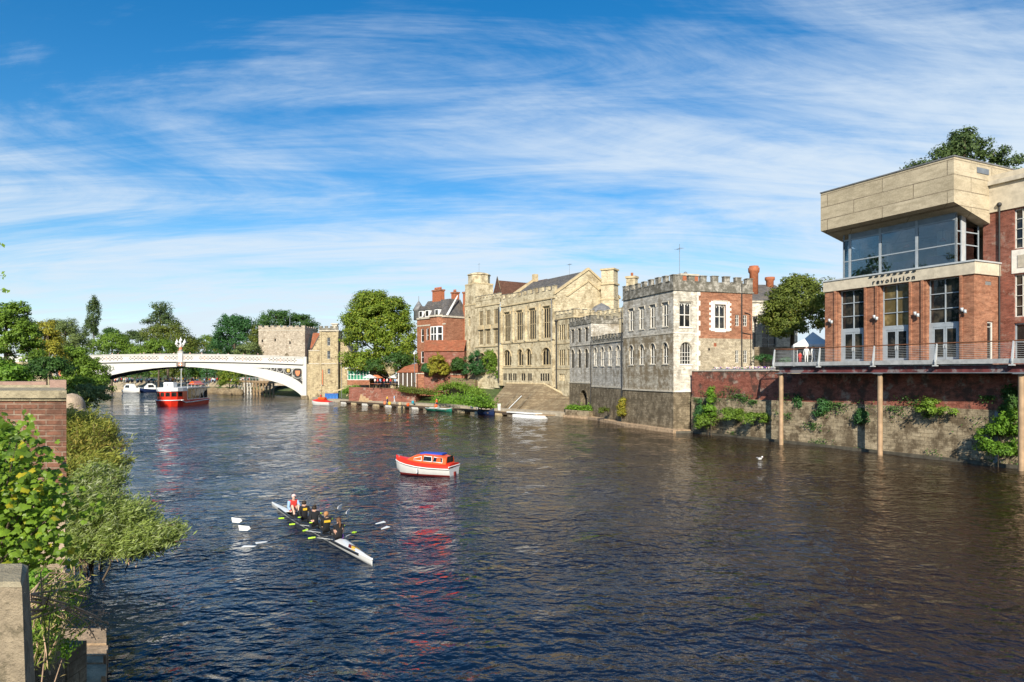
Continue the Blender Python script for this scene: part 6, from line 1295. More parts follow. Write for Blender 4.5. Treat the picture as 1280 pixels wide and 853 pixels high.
for k, (px, py, c) in enumerate(((481, 503, 'terracotta_red'), (487, 503.5, 'cloth_yellow'), (500, 504, 'cream_trim'), (510, 505, 'boat_orange'), (516, 502, 'cloth_teal'), (545, 507, 'boat_orange'))):
    p = gp(px, py+3, .6); mb = MB(); mb.lathe([(.24, 0), (.3, .2), (.28, .6), (.2, .66)], c, (0, 0, 0), 8); o = mb.build('barrel'); o.location = (p.x, p.y, .6)
    tag(o, ('rust red drum at the left end of the landing stage clutter', 'yellow drum beside the rust red one', 'cream drum on the landing stage', 'orange drum on the landing stage near the steps', 'teal drum on the grass edge', 'orange drum beside the green boats')[k], 'barrel')
# street lamp post near cafe, and the tall trunk-like post
for px, py, h, lab in ((427, 499, 8.5, 'tall thin grey lamp post beside the grass mound'), (541, 470, 6, 'slim lamp post by the cottage gable')):
    p = gp(427, 499, .6) if px == 427 else at(518, 478, 150); t = thing('lamp_post', lab, 'street lamp', (p.x, p.y, p.z), 0); mb = MB(); mb.tube([(0, 0, 0), (0, 0, h)], .07, 'steel_grey', 6); mb.build('pole', t); mb = MB(); mb.ball((0, 0, h+.3), .3, 'gel_white' if px != 427 else 'pipe_black'); mb.build('lamp_head', t)
# ================================================================ PEOPLE
def skinmesh(name, joints, edges, radii, sub=1):
    me = bpy.data.meshes.new(name+'_skeleton'); names = list(joints); me.from_pydata([joints[k] for k in names], [(names.index(a), names.index(b)) for a, b in edges], [])
    o = bpy.data.objects.new(name, me); COL.objects.link(o); md = o.modifiers.new('s', 'SKIN'); 
    for i, k in enumerate(names):
        r = radii[k]; me.skin_vertices[0].data[i].radius = (r, r) if not isinstance(r, tuple) else r
    me.skin_vertices[0].data[0].use_root = True; md.use_smooth_shade = True
    if sub: m2 = o.modifiers.new('d', 'SUBSURF'); m2.levels = sub; m2.render_levels = sub
    dg = bpy.context.evaluated_depsgraph_get(); dg.update(); m = bpy.data.meshes.new_from_object(o.evaluated_get(dg)); bpy.data.objects.remove(o); bpy.data.meshes.remove(me)
    m.name = name; return m
def segdist(p, a, b):
    ab = b-a; t = max(0, min(1, (p-a).dot(ab)/max(ab.length_squared, 1e-9))); return (p-a-ab*t).length, t
def person_mesh(J, radii, cloth, sub=1):
    """cloth: list of (jointA, jointB, material, t0, t1) painted on the faces nearest to that bone"""
    E = [('pelvis', 'chest'), ('chest', 'neck'), ('neck', 'head'), ('head', 'crown'), ('chest', 'shl'), ('shl', 'ell'), ('ell', 'wrl'), ('wrl', 'hal'), ('chest', 'shr'), ('shr', 'elr'), ('elr', 'wrr'), ('wrr', 'har'),
         ('pelvis', 'hil'), ('hil', 'knl'), ('knl', 'anl'), ('anl', 'tol'), ('pelvis', 'hir'), ('hir', 'knr'), ('knr', 'anr'), ('anr', 'tor')]
    m = skinmesh('person', {k: tuple(v) for k, v in J.items()}, E, radii, sub)
    mats = []; 
    for *_x, mt, _a, _b in cloth:
        if mt not in mats: mats.append(mt)
    for x in mats: m.materials.append(MATS[x])
    V = {k: Vector(v) for k, v in J.items()}
    for f in m.polygons:
        best = None
        for a, b, mt, t0, t1 in cloth:
            d, tq = segdist(f.center, V[a], V[b])
            if t0-1e-6 <= tq <= t1+1e-6:
                d -= radii[a]*.5 if not isinstance(radii[a], tuple) else .05
                if best is None or d < best[0]: best = (d, mt)
        f.material_index = mats.index(best[1]) if best else 0
    return m
RAD = dict(pelvis=.15, chest=(.18, .13), neck=.055, head=.088, crown=.078, shl=.078, ell=.045, wrl=.032, hal=.038, shr=.078, elr=.045, wrr=.032, har=.038, hil=.095, knl=.06, anl=.042, tol=.04, hir=.095, knr=.06, anr=.042, tor=.04)
def cloth(top, bottom, skin='skin', sleeve=True, shoe='cloth_black', longleg=True, head=None):
    sl = top if sleeve else skin
    c = [('pelvis', 'chest', top, .1, 1), ('chest', 'shl', top, 0, 1), ('chest', 'shr', top, 0, 1), ('chest', 'neck', top, 0, .7), ('pelvis', 'chest', bottom, 0, .1), ('neck', 'head', skin, .2, 1), ('head', 'crown', skin, 0, 1)]
    for s in 'lr':
        c += [('sh'+s, 'el'+s, top, 0, .45), ('sh'+s, 'el'+s, sl, .45, 1), ('el'+s, 'wr'+s, sl if sleeve == 'long' else skin, 0, 1), ('wr'+s, 'ha'+s, skin, 0, 1), ('pelvis', 'hi'+s, bottom, 0, 1), ('hi'+s, 'kn'+s, bottom, 0, 1 if longleg else .5)]
        if not longleg: c += [('hi'+s, 'kn'+s, skin, .5, 1)]
        c += [('kn'+s, 'an'+s, bottom if longleg else skin, 0, 1), ('an'+s, 'to'+s, shoe, 0, 1)]
    return c
def standing(stride=.12, arm=.12, h=1.0, lean=0.0):
    J = dict(pelvis=(0, 0, .95), chest=(0, lean*.5, 1.30), neck=(0, lean*.8, 1.50), head=(0, lean+.02, 1.62), crown=(0, lean+.01, 1.72), shl=(-.19, lean*.5, 1.42), ell=(-.25, -.02-arm*.3, 1.14), wrl=(-.26, arm, .90), hal=(-.26, arm+.03, .82),
             shr=(.19, lean*.5, 1.42), elr=(.25, -.02+arm*.2, 1.14), wrr=(.26, -arm+.05, .90), har=(.26, -arm+.07, .82), hil=(-.1, 0, .88), knl=(-.11, stride*.6+.03, .48), anl=(-.11, stride, .07), tol=(-.12, stride+.16, .03), hir=(.1, 0, .88), knr=(.11, -stride*.2+.03, .48), anr=(.11, -stride, .07), tor=(.12, -stride+.16, .03))
    return {k: (x*h, y*h, z*h) for k, (x, y, z) in J.items()}
def hair(parent, J, mat, style='short', hat=None):
    mb = MB(); h = Vector(J['head']); c = Vector(J['crown']); d = (c-h).normalized(); cen = h.lerp(c, .62)-Vector((0, .018, 0))
    mb.ball(cen, .108, mat, 10, (1, 1.05, .98))
    if style == 'long': mb.tube([cen+Vector((0, -.06, .02)), cen+Vector((0, -.12, -.1)), cen+Vector((0, -.12, -.28))], [.06, .06, .025], mat, 6)
    if style == 'bun': mb.ball(cen+Vector((0, -.08, .10)), .055, mat, 8)
    return mb.build('hair', parent)
def face(parent, J, skin='skin'):
    h = Vector(J['head']); mb = MB(); mb.ball(h+Vector((0, .105, .035)), .018, skin, 6, (.8, 1, 1.3)); f = mb.build('nose', parent)
    for s in (-1, 1): mb = MB(); mb.ball(h+Vector((s*.032, .088, .06)), .011, 'carbon_black', 6); mb.build('eye', parent)
    mb = MB(); mb.ball(h+Vector((0, .09, -.01)), .018, 'boat_maroon', 6, (1.3, .4, .35)); mb.build('mouth', parent)
_pm = {}
def add_person(label, loc, rz, top, bottom, hairm='hair_dark', pose=None, skin='skin', sleeve=True, longleg=True, group=None, style='short', scale=1.0, sub=1, key=None, detail=True):
    J = pose or standing(); key = key or (top, bottom, skin, sleeve, longleg, str(J), sub)
    if key not in _pm: _pm[key] = person_mesh(J, RAD, cloth(top, bottom, skin, sleeve, longleg=longleg), sub)
    o = bpy.data.objects.new('person', _pm[key]); COL.objects.link(o); o.location = loc; o.rotation_euler = (0, 0, rz); o.scale = (scale,)*3
    tag(o, label, 'person', group)
    if detail: hair(o, J, hairm, style)
    return o, J

# ---- the rowing shell
bow = gp(465, 706); ste = gp(340, 632.5); d2 = Vector((ste.x-bow.x, ste.y-bow.y)); LN = d2.length; rz = math.atan2(d2.y, d2.x)
SH = thing('rowing_shell', 'long narrow white and black coxed rowing shell with four rowers', 'rowing boat', (bow.x, bow.y, 0), rz)
xs_ = [0, .15, 1.0, 2.4, 3.3, 4.5, 7.0, 9.2, 10.2, 11.6, 12.9, LN]; hb = [.015, .035, .12, .23, .27, .295, .30, .29, .25, .16, .07, .015]; zs_ = [.16, .17, .19, .21, .22, .22, .22, .22, .22, .20, .18, .17]
mb = MB()
loft(mb, [[(x, -b, z), (x, -b*.85, .05), (x, -b*.35, -.08), (x, b*.35, -.08), (x, b*.85, .05), (x, b, z)] for x, b, z in zip(xs_, hb, zs_)], 'gel_white'); mb.build('hull', SH)
mb = MB(); 
for s in (-1, 1): mb.tube([(x, s*(b+.004), z-.02) for x, b, z in zip(xs_[2:-2], hb[2:-2], zs_[2:-2])], .045, 'carbon_black', 6)
mb.build('side_stripe', SH)
mb = MB(); sl = slice(0, 5); loft(mb, [[(x, -b, z+.005), (x, 0, z+.07), (x, b, z+.005)] for x, b, z in zip(xs_[sl], hb[sl], zs_[sl])], 'gel_white'); mb.build('bow_deck', SH)
mb = MB(); sl = slice(8, 12); loft(mb, [[(x, -b, z+.005), (x, 0, z+.06), (x, b, z+.005)] for x, b, z in zip(xs_[sl], hb[sl], zs_[sl])], 'gel_white'); mb.build('stern_deck', SH)
mb = MB()
def dz(x, y):
    b = np.interp(x, xs_, hb); z = np.interp(x, xs_, zs_); return z+.005+.065*(1-abs(y)/b)+.004
for x0, x1, m_ in ((1.35, 1.7, 'cloth_yellow'), (1.75, 2.0, 'boat_maroon')):
    for s in (-1, 1):
        w = .15; mb.add([(x0+.3, 0, dz(x0+.3, 0)+.004), (x1+.3, 0, dz(x1+.3, 0)+.004), (x1, s*w, dz(x1, w)+.006), (x0, s*w*.8, dz(x0, w*.8)+.006)], [(0, 1, 2, 3)], m_)
mb.build('deck_stripe', SH)
mb = MB(); mb.ball((.02, 0, .19), .05, 'paint_white', 8); mb.build('bow_ball', SH)
mb = MB(); loft(mb, [[(x, -b*.9, .1), (x, 0, .04), (x, b*.9, .1)] for x, b in zip((3.3, 4.5, 7, 9.2, 10.2), (.27, .295, .3, .29, .25))], 'carbon_black'); mb.build('cockpit', SH)
SHM = Matrix.Translation(SH.location) @ Matrix.Rotation(rz, 4, 'Z')
# collars and blade positions read off the place, left (screen) and right side of each rower
seats = [3.45, 4.95, 6.45, 7.95]
colL = [(387.4, 672), (371.5, 663), (359, 654.5), (345.6, 646.5)]; colR = [(440.5, 664.3), (428, 655.8), (409.5, 647.5), (394.5, 640.5)]
blL = [(306, 685), (322, 680.5), (301, 661.5), (292, 651.5)]; blR = [(484, 660.5), (479, 654.2), (441, 638), (431, 632.5)]
feather = {('L', 0): 1, ('L', 1): 1, ('R', 0): 1, ('R', 1): 1}
names = ['nearest the bow', 'second from the bow', 'third from the bow', 'at the stern end']
# mean reach of each oar kept equal: collar at the rigger, blade on the line through it
hands = {}
for i in range(4):
    for side, col_, bl_ in (('L', colL[i], blL[i]), ('R', colR[i], blR[i])):
        s = 1 if side == 'L' else -1
        # rigger tip in boat space
        pin = SHM @ Vector((seats[i]+.35, 0, .33)); c = gp(col_[0], col_[1], .34); cl = SHM.inverted() @ c
        sy = 1 if cl.y > 0 else -1
        pinl = Vector((seats[i]+.38, sy*.82, .34)); pinw = SHM @ pinl
        bp = gp(bl_[0], bl_[1], .1); v = (bp-pinw); v.z = 0; dl = min(2.75, max(2.0, v.length)); v = v.normalized()
        end = pinw+v*dl; end.z = .10 if not feather.get((side, i)) else .13
        hnd = pinw-v*.86; hnd.z = .42; hl = SHM.inverted() @ hnd; hands[(i, sy)] = hl
        o = thing('oar', f'black oar with yellow green collar, {"left" if side=="L" else "right"} hand side of the rower {names[i]}', 'oar', pinw, math.atan2(v.y, v.x), 'oars of the rowing shell')
        R_ = Matrix.Rotation(math.atan2(v.y, v.x), 4, 'Z').inverted(); M_ = lambda p: R_ @ (p-pinw)
        mb = MB(); mb.tube([M_(hnd), M_(end-v*.4)], [.022, .018], 'carbon_black', 6); mb.build('shaft', o)
        mb = MB(); mb.tube([M_(hnd+(pinw-hnd)*.02), M_(hnd+(pinw-hnd)*.18)], .026, 'neon_green', 6); mb.build('grip', o)
        pc = (end-hnd); c0 = hnd+pc*.245; c1 = hnd+pc*.325; mb = MB(); mb.tube([M_(c0), M_(c1)], .036, 'neon_green', 8); mb.tube([M_(c0+(c1-c0)*.4), M_(c0+(c1-c0)*.5)], .05, 'neon_green', 8); mb.build('collar', o)
        E = M_(end); fe = feather.get((side, i)); a = .26; w = .14
        mb = MB(); 
        if fe: pts = [(E.x-.45, E.y-.03, E.z), (E.x+.05, E.y-w*.9, E.z+.02), (E.x+.12, E.y+w*.9, E.z+.02), (E.x-.35, E.y+.05, E.z)]; off = (0, 0, .02)
        else: pts = [(E.x-.45, E.y, E.z+.02), (E.x-.38, E.y, E.z+.13), (E.x+.1, E.y, E.z+.17), (E.x+.06, E.y, E.z-.06), (E.x-.3, E.y, E.z-.07)]; off = (0, .02, 0)
        mb.extrude(pts, off, 'paint_white'); mb.build('blade', o)
        mb = MB(); mb.tube([(seats[i]+.15, sy*.2, .22), pinl], .016, 'steel_light', 5); mb.tube([(seats[i]+.75, sy*.2, .22), pinl], .016, 'steel_light', 5); mb.build('rigger', SH)
        mb = MB(); mb.box(seats[i]-.14, seats[i]+.14, -.15, .15, .17, .21, 'carbon_black') if sy > 0 else None
        if sy > 0: mb.build('seat', SH)
# rower local frame: +y towards the stern (facing), so the person object is turned by rz-90deg
def rower(i, label, topm, hairm, style, sleeve, skin, lean):
    def tol(p): return Vector((-(p.y), p.x-seats[i], p.z))         # boat space to person space
    hL = tol(hands[(i, 1)]); hR = tol(hands[(i, -1)])
    zb = .32; ch = (0, lean*.55, zb+.38)
    J = dict(pelvis=(0, 0, zb), chest=ch, neck=(0, lean*.8, zb+.53), head=(0, lean*.9+.03, zb+.635), crown=(0, lean*.95+.02, zb+.745), shl=(-.185, lean*.65, zb+.475), shr=(.185, lean*.65, zb+.475))
    for s, h in (('l', hL if hL.x < 0 else hR), ('r', hR if hL.x < 0 else hL)):
        sh_ = Vector(J['sh'+s]); h = Vector(h); dd = h-sh_; mx_ = .56
        if dd.length > mx_: h = sh_+dd*mx_/dd.length
        el = sh_.lerp(h, .5)+Vector((-.05 if s == 'l' else .05, 0, -.08)); J['el'+s] = tuple(el); J['wr'+s] = tuple(sh_.lerp(h, .93)+Vector((0, 0, .0))); J['ha'+s] = tuple(h)
        sx = -1 if s == 'l' else 1
        J['hi'+s] = (sx*.09, .05, zb-.02); J['kn'+s] = (sx*.13, .42, zb+.26); J['an'+s] = (sx*.1, .72, zb-.05); J['to'+s] = (sx*.1, .80, zb+.08)
    p = SHM @ Vector((seats[i], 0, 0)); o, _ = add_person(label, p, rz-R(90), topm, 'cloth_black', hairm, J, skin, sleeve, True, 'rowing crew', style, 1.0, 2)
    return o, J
crew = [rower(0, 'rower nearest the bow in a plain black vest with bare arms and long brown ponytail', 'cloth_black', 'hair_brown', 'long', False, 'skin', -.02),
        rower(1, 'ginger haired rower in black top with a yellow back panel, second from the bow', 'cloth_black', 'hair_ginger', 'short', True, 'skin_pale', .0),
        rower(2, 'dark haired rower in plain black top leaning to the side, third from the bow', 'cloth_black', 'hair_dark', 'bun', True, 'skin', .08),
        rower(3, 'dark haired rower in black top with a yellow badge, facing the cox', 'cloth_black', 'hair_dark', 'short', 'long', 'skin', .03)]
for (o, J), w, h, zz_ in ((crew[1], .13, .045, .40), (crew[3], .09, .05, .42)):
    c = Vector(J['chest']); mb = MB(); mb.add([(c.x-w, c.y-.150, .32+zz_-h), (c.x+w, c.y-.150, .32+zz_-h), (c.x+w, c.y-.152, .32+zz_+h), (c.x-w, c.y-.152, .32+zz_+h)], [(0, 1, 2, 3)], 'cloth_yellow'); mb.extrude([(c.x-w, c.y-.150, .32+zz_-h), (c.x+w, c.y-.150, .32+zz_-h), (c.x+w, c.y-.150, .32+zz_+h), (c.x-w, c.y-.150, .32+zz_+h)], (0, .05, 0), 'cloth_yellow'); mb.build('back_panel', o)
mb = MB(); J = crew[0][1]; mb.box(.10, .2, .0, .16, .25, .42, 'cloth_purple'); mb.build('shorts', crew[0][0])
# cox faces the bow
zb = .36; J = dict(pelvis=(0, 0, zb), chest=(0, .10, zb+.36), neck=(0, .16, zb+.53), head=(0, .20, zb+.66), crown=(0, .19, zb+.77), shl=(-.19, .1, zb+.47), ell=(-.27, .22, zb+.22), wrl=(-.22, .42, zb+.08), hal=(-.18, .50, zb+.04), shr=(.19, .1, zb+.47), elr=(.27, .22, zb+.22), wrr=(.22, .42, zb+.08), har=(.18, .5, zb+.04),
                   hil=(-.1, .06, zb), knl=(-.15, .44, zb+.34), anl=(-.11, .66, zb-.08), tol=(-.11, .80, zb-.10), hir=(.1, .06, zb), knr=(.15, .44, zb+.34), anr=(.11, .66, zb-.08), tor=(.11, .8, zb-.10))
p = SHM @ Vector((9.75, 0, 0)); o, _ = add_person('cox with pale cap, red life vest and blue shirt facing the rowers', p, rz+R(90), 'cloth_red', 'cap_pink', 'cap_pink', J, 'skin_pale', 'long', False, 'rowing crew', 'short', 1.0, 2)
face(o, J, 'skin_pale')
mb = MB(); h = Vector(J['head']); mb.ball(h+Vector((0, .12, .10)), .08, 'cap_pink', 8, (1, 1, .18)); mb.build('cap_brim', o)
for s in (-1, 1):
    k = 'l' if s < 0 else 'r'; mb = MB(); mb.tube([Vector(J['sh'+k])+Vector((0, 0, .01)), J['el'+k], Vector(J['el'+k]).lerp(Vector(J['wr'+k]), .8)], [.085, .066, .052], 'cloth_blue', 8); mb.build('sleeve', o)

# ---- passengers inside the red motor boat: seen only as shapes behind the panes, skipped; people on the balcony
p = at(1008, 449.5, 70.5); 
add_person('standing person all in white on the balcony, the left one of two', (p.x, p.y, 8.05), R(150), 'cloth_white', 'cloth_white', 'cap_pink', standing(.05, .05), 'skin_pale', 'long', group='pair in white on the balcony')
p = at(1016.5, 449.5, 70.2)
add_person('standing person all in white on the balcony, the right one of two', (p.x, p.y, 8.05), R(200), 'cloth_white', 'cloth_white', 'hair_blonde', standing(.12, .1), 'skin_pale', 'long', group='pair in white on the balcony')
J = dict(standing(.02, .1)); 
for k in ('knl', 'knr'): J[k] = (J[k][0], .35, .62)
for k in ('anl', 'anr', 'tol', 'tor'): J[k] = (J[k][0], J[k][1]+.25, J[k][2])
p = at(1000, 450, 70.4); add_person('small figure in red crouching by the balcony railing', (p.x, p.y, 8.05), R(170), 'cloth_red', 'cloth_red', 'hair_brown', standing(.05, .15), 'skin', 'long', scale=.66)
# ---- people on the bridge: only heads and shoulders show above the parapet
BM = Matrix.Translation(BR.location) @ Matrix.Rotation(BR.rotation_euler.z, 4, 'Z')
rr = random.Random(9); cols = ['cloth_white', 'cloth_grey', 'cloth_navy', 'cloth_red', 'cloth_blue', 'cloth_teal', 'cloth_black', 'cloth_yellow']
bx = [(13.5, 'white'), (14.8, 'dark'), (20.2, 'white'), (21.6, 'grey'), (24.0, 'pale'), (25.4, 'dark'), (29.4, 'white'), (33.4, 'yellow'), (36.3, 'white'), (41.0, 'blue'), (43.5, 'white'), (47.4, 'grey'), (51.5, 'dark')]
for i, (x, cn) in enumerate(bx):
    cm = {'white': 'cloth_white', 'dark': 'cloth_black', 'grey': 'cloth_grey', 'pale': 'cap_pink', 'yellow': 'cloth_yellow', 'blue': 'cloth_blue'}[cn]
    p = BM @ Vector((x, 1.0+(i % 3)*.5, 10.75+cam_(x))); sc_ = 1.12
    where = 'left of the bridge lanterns' if x < 26 else ('beside the bridge lanterns' if x < 34.5 else 'right of the bridge lanterns')
    add_person(f'distant walker in {cn} clothes on the bridge {where}', p, rr.uniform(0, 6), cm, 'cloth_navy', rr.choice(['hair_dark', 'hair_brown', 'hair_blonde', 'cap_pink']), None, group=f'people in {cn} walking over the bridge {where}', scale=sc_, sub=0)
# ---- people at the landing stage and cafe
spots = [(493, 502, 'cloth_blue', 'person in a light blue top on the landing stage, pale trousers'), (598, 511, 'cloth_white', 'person in a white shirt beside the pontoon boards'), (601.5, 511.5, 'cloth_teal', 'person in teal beside the one in the white shirt on the pontoon'),
         (546, 508, 'boat_orange', 'person in orange bending near the green rowing boats'), (401, 500, 'cloth_red', 'person in red aboard the moored red hire boat'), (484, 503, 'cloth_yellow', 'person in yellow sorting drums on the landing stage')]
for px, py, cm, lab in spots:
    p = gp(px, py+2, .6); add_person(lab, (p.x, p.y, .6), rr.uniform(0, 6), cm, 'cloth_white' if 'pale' in lab else 'cloth_navy', 'hair_dark', None, sub=0)
for k in range(8):
    p = at(468+k*4.2+rr.uniform(-1, 1), 478, 158+rr.uniform(-2, 2)); cn = rr.choice(['red', 'white', 'black', 'blue']); add_person(f'cafe guest in {cn} on the terrace in front of the archway', (p.x, p.y, 4.2), rr.uniform(0, 6), 'cloth_'+cn, 'cloth_navy', 'hair_dark', None, group=f'cafe guests in {cn}', sub=0)
# ---- the distant crowd on the far bank reads as one mass
mb = MB(); 
for k in range(150):
    px = rr.uniform(142, 312); Y = rr.uniform(256, 268); x = (px-640)/853*Y; z = 3.3+(Y-256)*.04
    if px > 270: Y -= 8; x = (px-640)/853*Y
    c = rr.choice(cols+['cap_pink', 'cloth_white', 'cloth_white', 'cloth_red']); b = rr.choice(['cloth_navy', 'cloth_black', 'cloth_grey'])
    mb.lathe([(.12, 0), (.2, .9)], b, (x, Y, z), 6); mb.lathe([(.2, .9), (.27, 1.4), (.08, 1.52)], c, (x, Y, z), 6); mb.ball((x, Y, z+1.66), .13, 'skin', 6)
o = mb.build('crowd'); o['kind'] = 'stuff'; o['label'] = 'distant crowd of people on the far bank seen under the bridge'
# ---- birds on the water
for px, py, lab in ((950, 567, 'white gull resting on the dark water below the balcony'), (152, 556, 'dark duck swimming beside the willow')):
    p = gp(px, py, .25 if px < 500 else .5); mb = MB(); m_ = 'bird_white' if px > 500 else 'hair_brown'
    t = thing('gull' if px > 500 else 'duck', lab, 'bird', (p[0], p[1], .08), R(30)); mb.ball((0, 0, 0), .14, m_, 8, (1.7, .9, .8)); mb.ball((.26, 0, .12), .07, m_, 8); mb.tube([(.3, 0, .12), (.42, 0, .1)], [.025, .008], 'boat_orange', 5)
    if px > 500:
        mb.extrude([(.1, .1, .02), (-.36, .08, .08), (-.1, .16, .1)], (0, .02, .02), 'cloth_grey'); mb.extrude([(.1, -.12, .02), (-.36, -.10, .08), (-.1, -.18, .1)], (0, .02, .02), 'cloth_grey')
    mb.build('body', t)
# ================================================================ TREES
def E(px, py, Y, rpx, rpy, dep=None):
    c = at(px, py, Y); s = Y/F; return (c.x, c.y, c.z, rpx*s, dep if dep else rpx*s, rpy*s)
def gz(x, y):
    h, d = hground(np.array([float(x)]), np.array([float(y)])); return float(h[0])
def T(label, lobes, mat, cxpx=None, Y=None, **kw):
    X0 = lobes[0][0]; Y0 = lobes[0][1]; return tree(label, X0, Y0, gz(X0, Y0), lobes, mat, **kw)
# big lime tree on the right bank
T('huge round lime tree lit from the left, between toll house and red brick house', [E(470, 412, 172, 37, 42), E(452, 412, 172, 24, 30), E(497, 432, 170, 26, 38), E(466, 380, 172, 26, 16), E(492, 392, 172, 20, 20), E(452, 455, 168, 28, 16), E(505, 455, 165, 16, 20)], 'leaf_lime', leaf=.5, nclump=640, per=80, cr=1.5, r=.55, name='lime_tree', group=None)
T('small dark ivy tree at the foot of the lime tree', [E(497, 455, 160, 18, 14), E(470, 458, 162, 14, 10)], 'leaf_dark', leaf=.4, nclump=80, per=50, cr=1.0, r=.2)
T('ivy covered tree growing against the toll house gable', [E(450, 449, 176, 8, 9), E(443, 446, 178, 4, 6)], 'leaf_deep', leaf=.4, nclump=40, per=40, cr=.8, r=.15)
T('round dark green tree just left of the medieval tower', [E(293, 425, 262, 27, 30), E(276, 434, 262, 18, 20), E(305, 418, 262, 18, 22), E(290, 404, 262, 16, 12)], 'leaf_deep', leaf=.6, nclump=260, per=60, cr=1.7, r=.5)
T('olive green tree between the round dark tree and the tower', [E(320, 425, 250, 8, 20), E(315, 432, 250, 8, 14)], 'leaf_olive', leaf=.5, nclump=80, per=45, cr=1.2, r=.3)
T('dark spreading tree behind the medieval tower, left crown', [E(345, 402, 262, 20, 13), E(330, 404, 262, 10, 10), E(358, 398, 262, 12, 9)], 'leaf_dark', leaf=.55, nclump=130, per=45, cr=1.5, r=.4)
T('dark spreading tree behind the medieval tower, right crown', [E(378, 406, 268, 17, 12), E(390, 412, 268, 12, 10), E(370, 398, 268, 8, 6)], 'leaf_dark', leaf=.55, nclump=110, per=45, cr=1.4, r=.4)
T('pale low tree behind the bridge right of the round dark tree', [E(307, 440, 222, 17, 9), E(318, 436, 222, 8, 8)], 'leaf_greygreen', leaf=.4, nclump=90, per=45, cr=1.1, r=.3)
T('tall loose crowned tree standing highest behind the bridge lanterns', [E(200, 388, 320, 12, 13), E(190, 402, 320, 12, 9), E(212, 402, 320, 12, 9), E(203, 398, 320, 14, 12)], 'leaf_conifer', leaf=.7, nclump=110, per=35, cr=1.9, r=.5, shell=.3)
T('broad olive tree below the tall loose crowned tree', [E(210, 425, 270, 28, 22), E(226, 434, 268, 20, 18), E(196, 420, 270, 18, 14)], 'leaf_olive', leaf=.55, nclump=220, per=55, cr=1.7, r=.5)
T('bright green round tree behind the bridge lanterns', [E(198, 437, 240, 22, 14), E(183, 440, 240, 14, 12)], 'leaf_mid', leaf=.5, nclump=130, per=50, cr=1.4, r=.4)
T('bright green low tree at the left of the bridge', [E(140, 432, 240, 26, 15), E(160, 438, 240, 16, 11), E(122, 436, 238, 14, 12)], 'leaf_mid', leaf=.5, nclump=180, per=50, cr=1.4, r=.4)
# poplar
T('slim columnar poplar standing alone left of the bridge', [E(117, 396, 300, 7.5, 24), E(113, 412, 300, 9, 14), E(118, 382, 300, 4, 12)], 'leaf_conifer', leaf=.55, nclump=150, per=45, cr=1.1, r=.3, name='poplar', flat=1.6)
for k, (px, py, rx, ry, Y) in enumerate(((140, 418, 9, 8, 360), (165, 421, 8, 8, 360), (176, 424, 7, 8, 350), (248, 438, 14, 12, 330), (243, 432, 4, 10, 340), (258, 430, 12, 12, 350), (152, 424, 8, 6, 370), (268, 436, 10, 12, 300), (232, 440, 10, 10, 300))):
    T(('small dark tree on the skyline right of the poplar', 'small round dark tree on the skyline left of the tall loose tree', 'tiny dark tree touching the tall loose tree', 'olive tree in the skyline gap right of the lanterns', 'little pointed fir in the skyline gap', 'distant green tree left of the round dark tree', 'low distant tree between two darker ones', 'green tree leaning on the round dark tree', 'low tree right behind the lanterns')[k],
      [E(px, py, Y, rx, ry)], ('leaf_dark', 'leaf_conifer', 'leaf_conifer', 'leaf_olive', 'leaf_deep', 'leaf_mid', 'leaf_dark', 'leaf_olive', 'leaf_mid')[k], leaf=.65, nclump=50, per=35, cr=1.5, r=.3, cone=.8 if k == 4 else 0)
# left bank park
T('large dense maple at the left edge with yellow lit top', [E(8, 425, 82, 34, 42), E(30, 440, 82, 24, 36), E(-20, 420, 84, 30, 44), E(22, 405, 82, 20, 26), E(38, 460, 80, 14, 22)], 'leaf_mid', leaf=.26, nclump=330, per=80, cr=.62, r=.3, name='maple_tree', group=None)
T('yellow green tree right behind the large maple', [E(58, 430, 105, 18, 26), E(66, 450, 100, 14, 24), E(60, 412, 108, 12, 12)], 'leaf_yellow', leaf=.28, nclump=140, per=60, cr=.8, r=.25)
T('grey green willow tree right of the yellow green tree', [E(82, 425, 120, 22, 24), E(96, 434, 120, 14, 18), E(72, 410, 120, 10, 10)], 'leaf_greygreen', leaf=.34, nclump=180, per=60, cr=.95, r=.3, aspect=.35)
T('low dark hedge tree under the grey green willow', [E(62, 462, 78, 26, 14), E(30, 468, 70, 30, 10), E(90, 455, 110, 16, 14)], 'leaf_dark', leaf=.24, nclump=150, per=60, cr=.6, r=.15)
T('bushy green shrub just behind the stone capped wall at left', [E(10, 470, 30, 26, 14), E(-15, 465, 30, 20, 18), E(28, 478, 32, 14, 8)], 'leaf_fresh', leaf=.14, nclump=110, per=55, cr=.25, r=.06, name='shrub', cat='shrub', group=None)
T('big rounded riverside bush hiding the left end of the bridge', [E(98, 470, 104, 30, 28), E(112, 490, 102, 27, 22), E(90, 452, 104, 22, 18), E(118, 470, 104, 18, 18), E(100, 505, 98, 20, 12), E(82, 485, 102, 14, 20)], 'leaf_mid', leaf=.3, nclump=340, per=75, cr=.75, r=.2, name='riverside_bush', cat='bush', group=None)
T('darker lower bush under the rounded riverside bush', [E(112, 495, 98, 24, 14), E(95, 500, 96, 16, 10)], 'leaf_greygreen', leaf=.28, nclump=90, per=60, cr=.7, r=.12, name='riverside_bush', cat='bush', group=None)
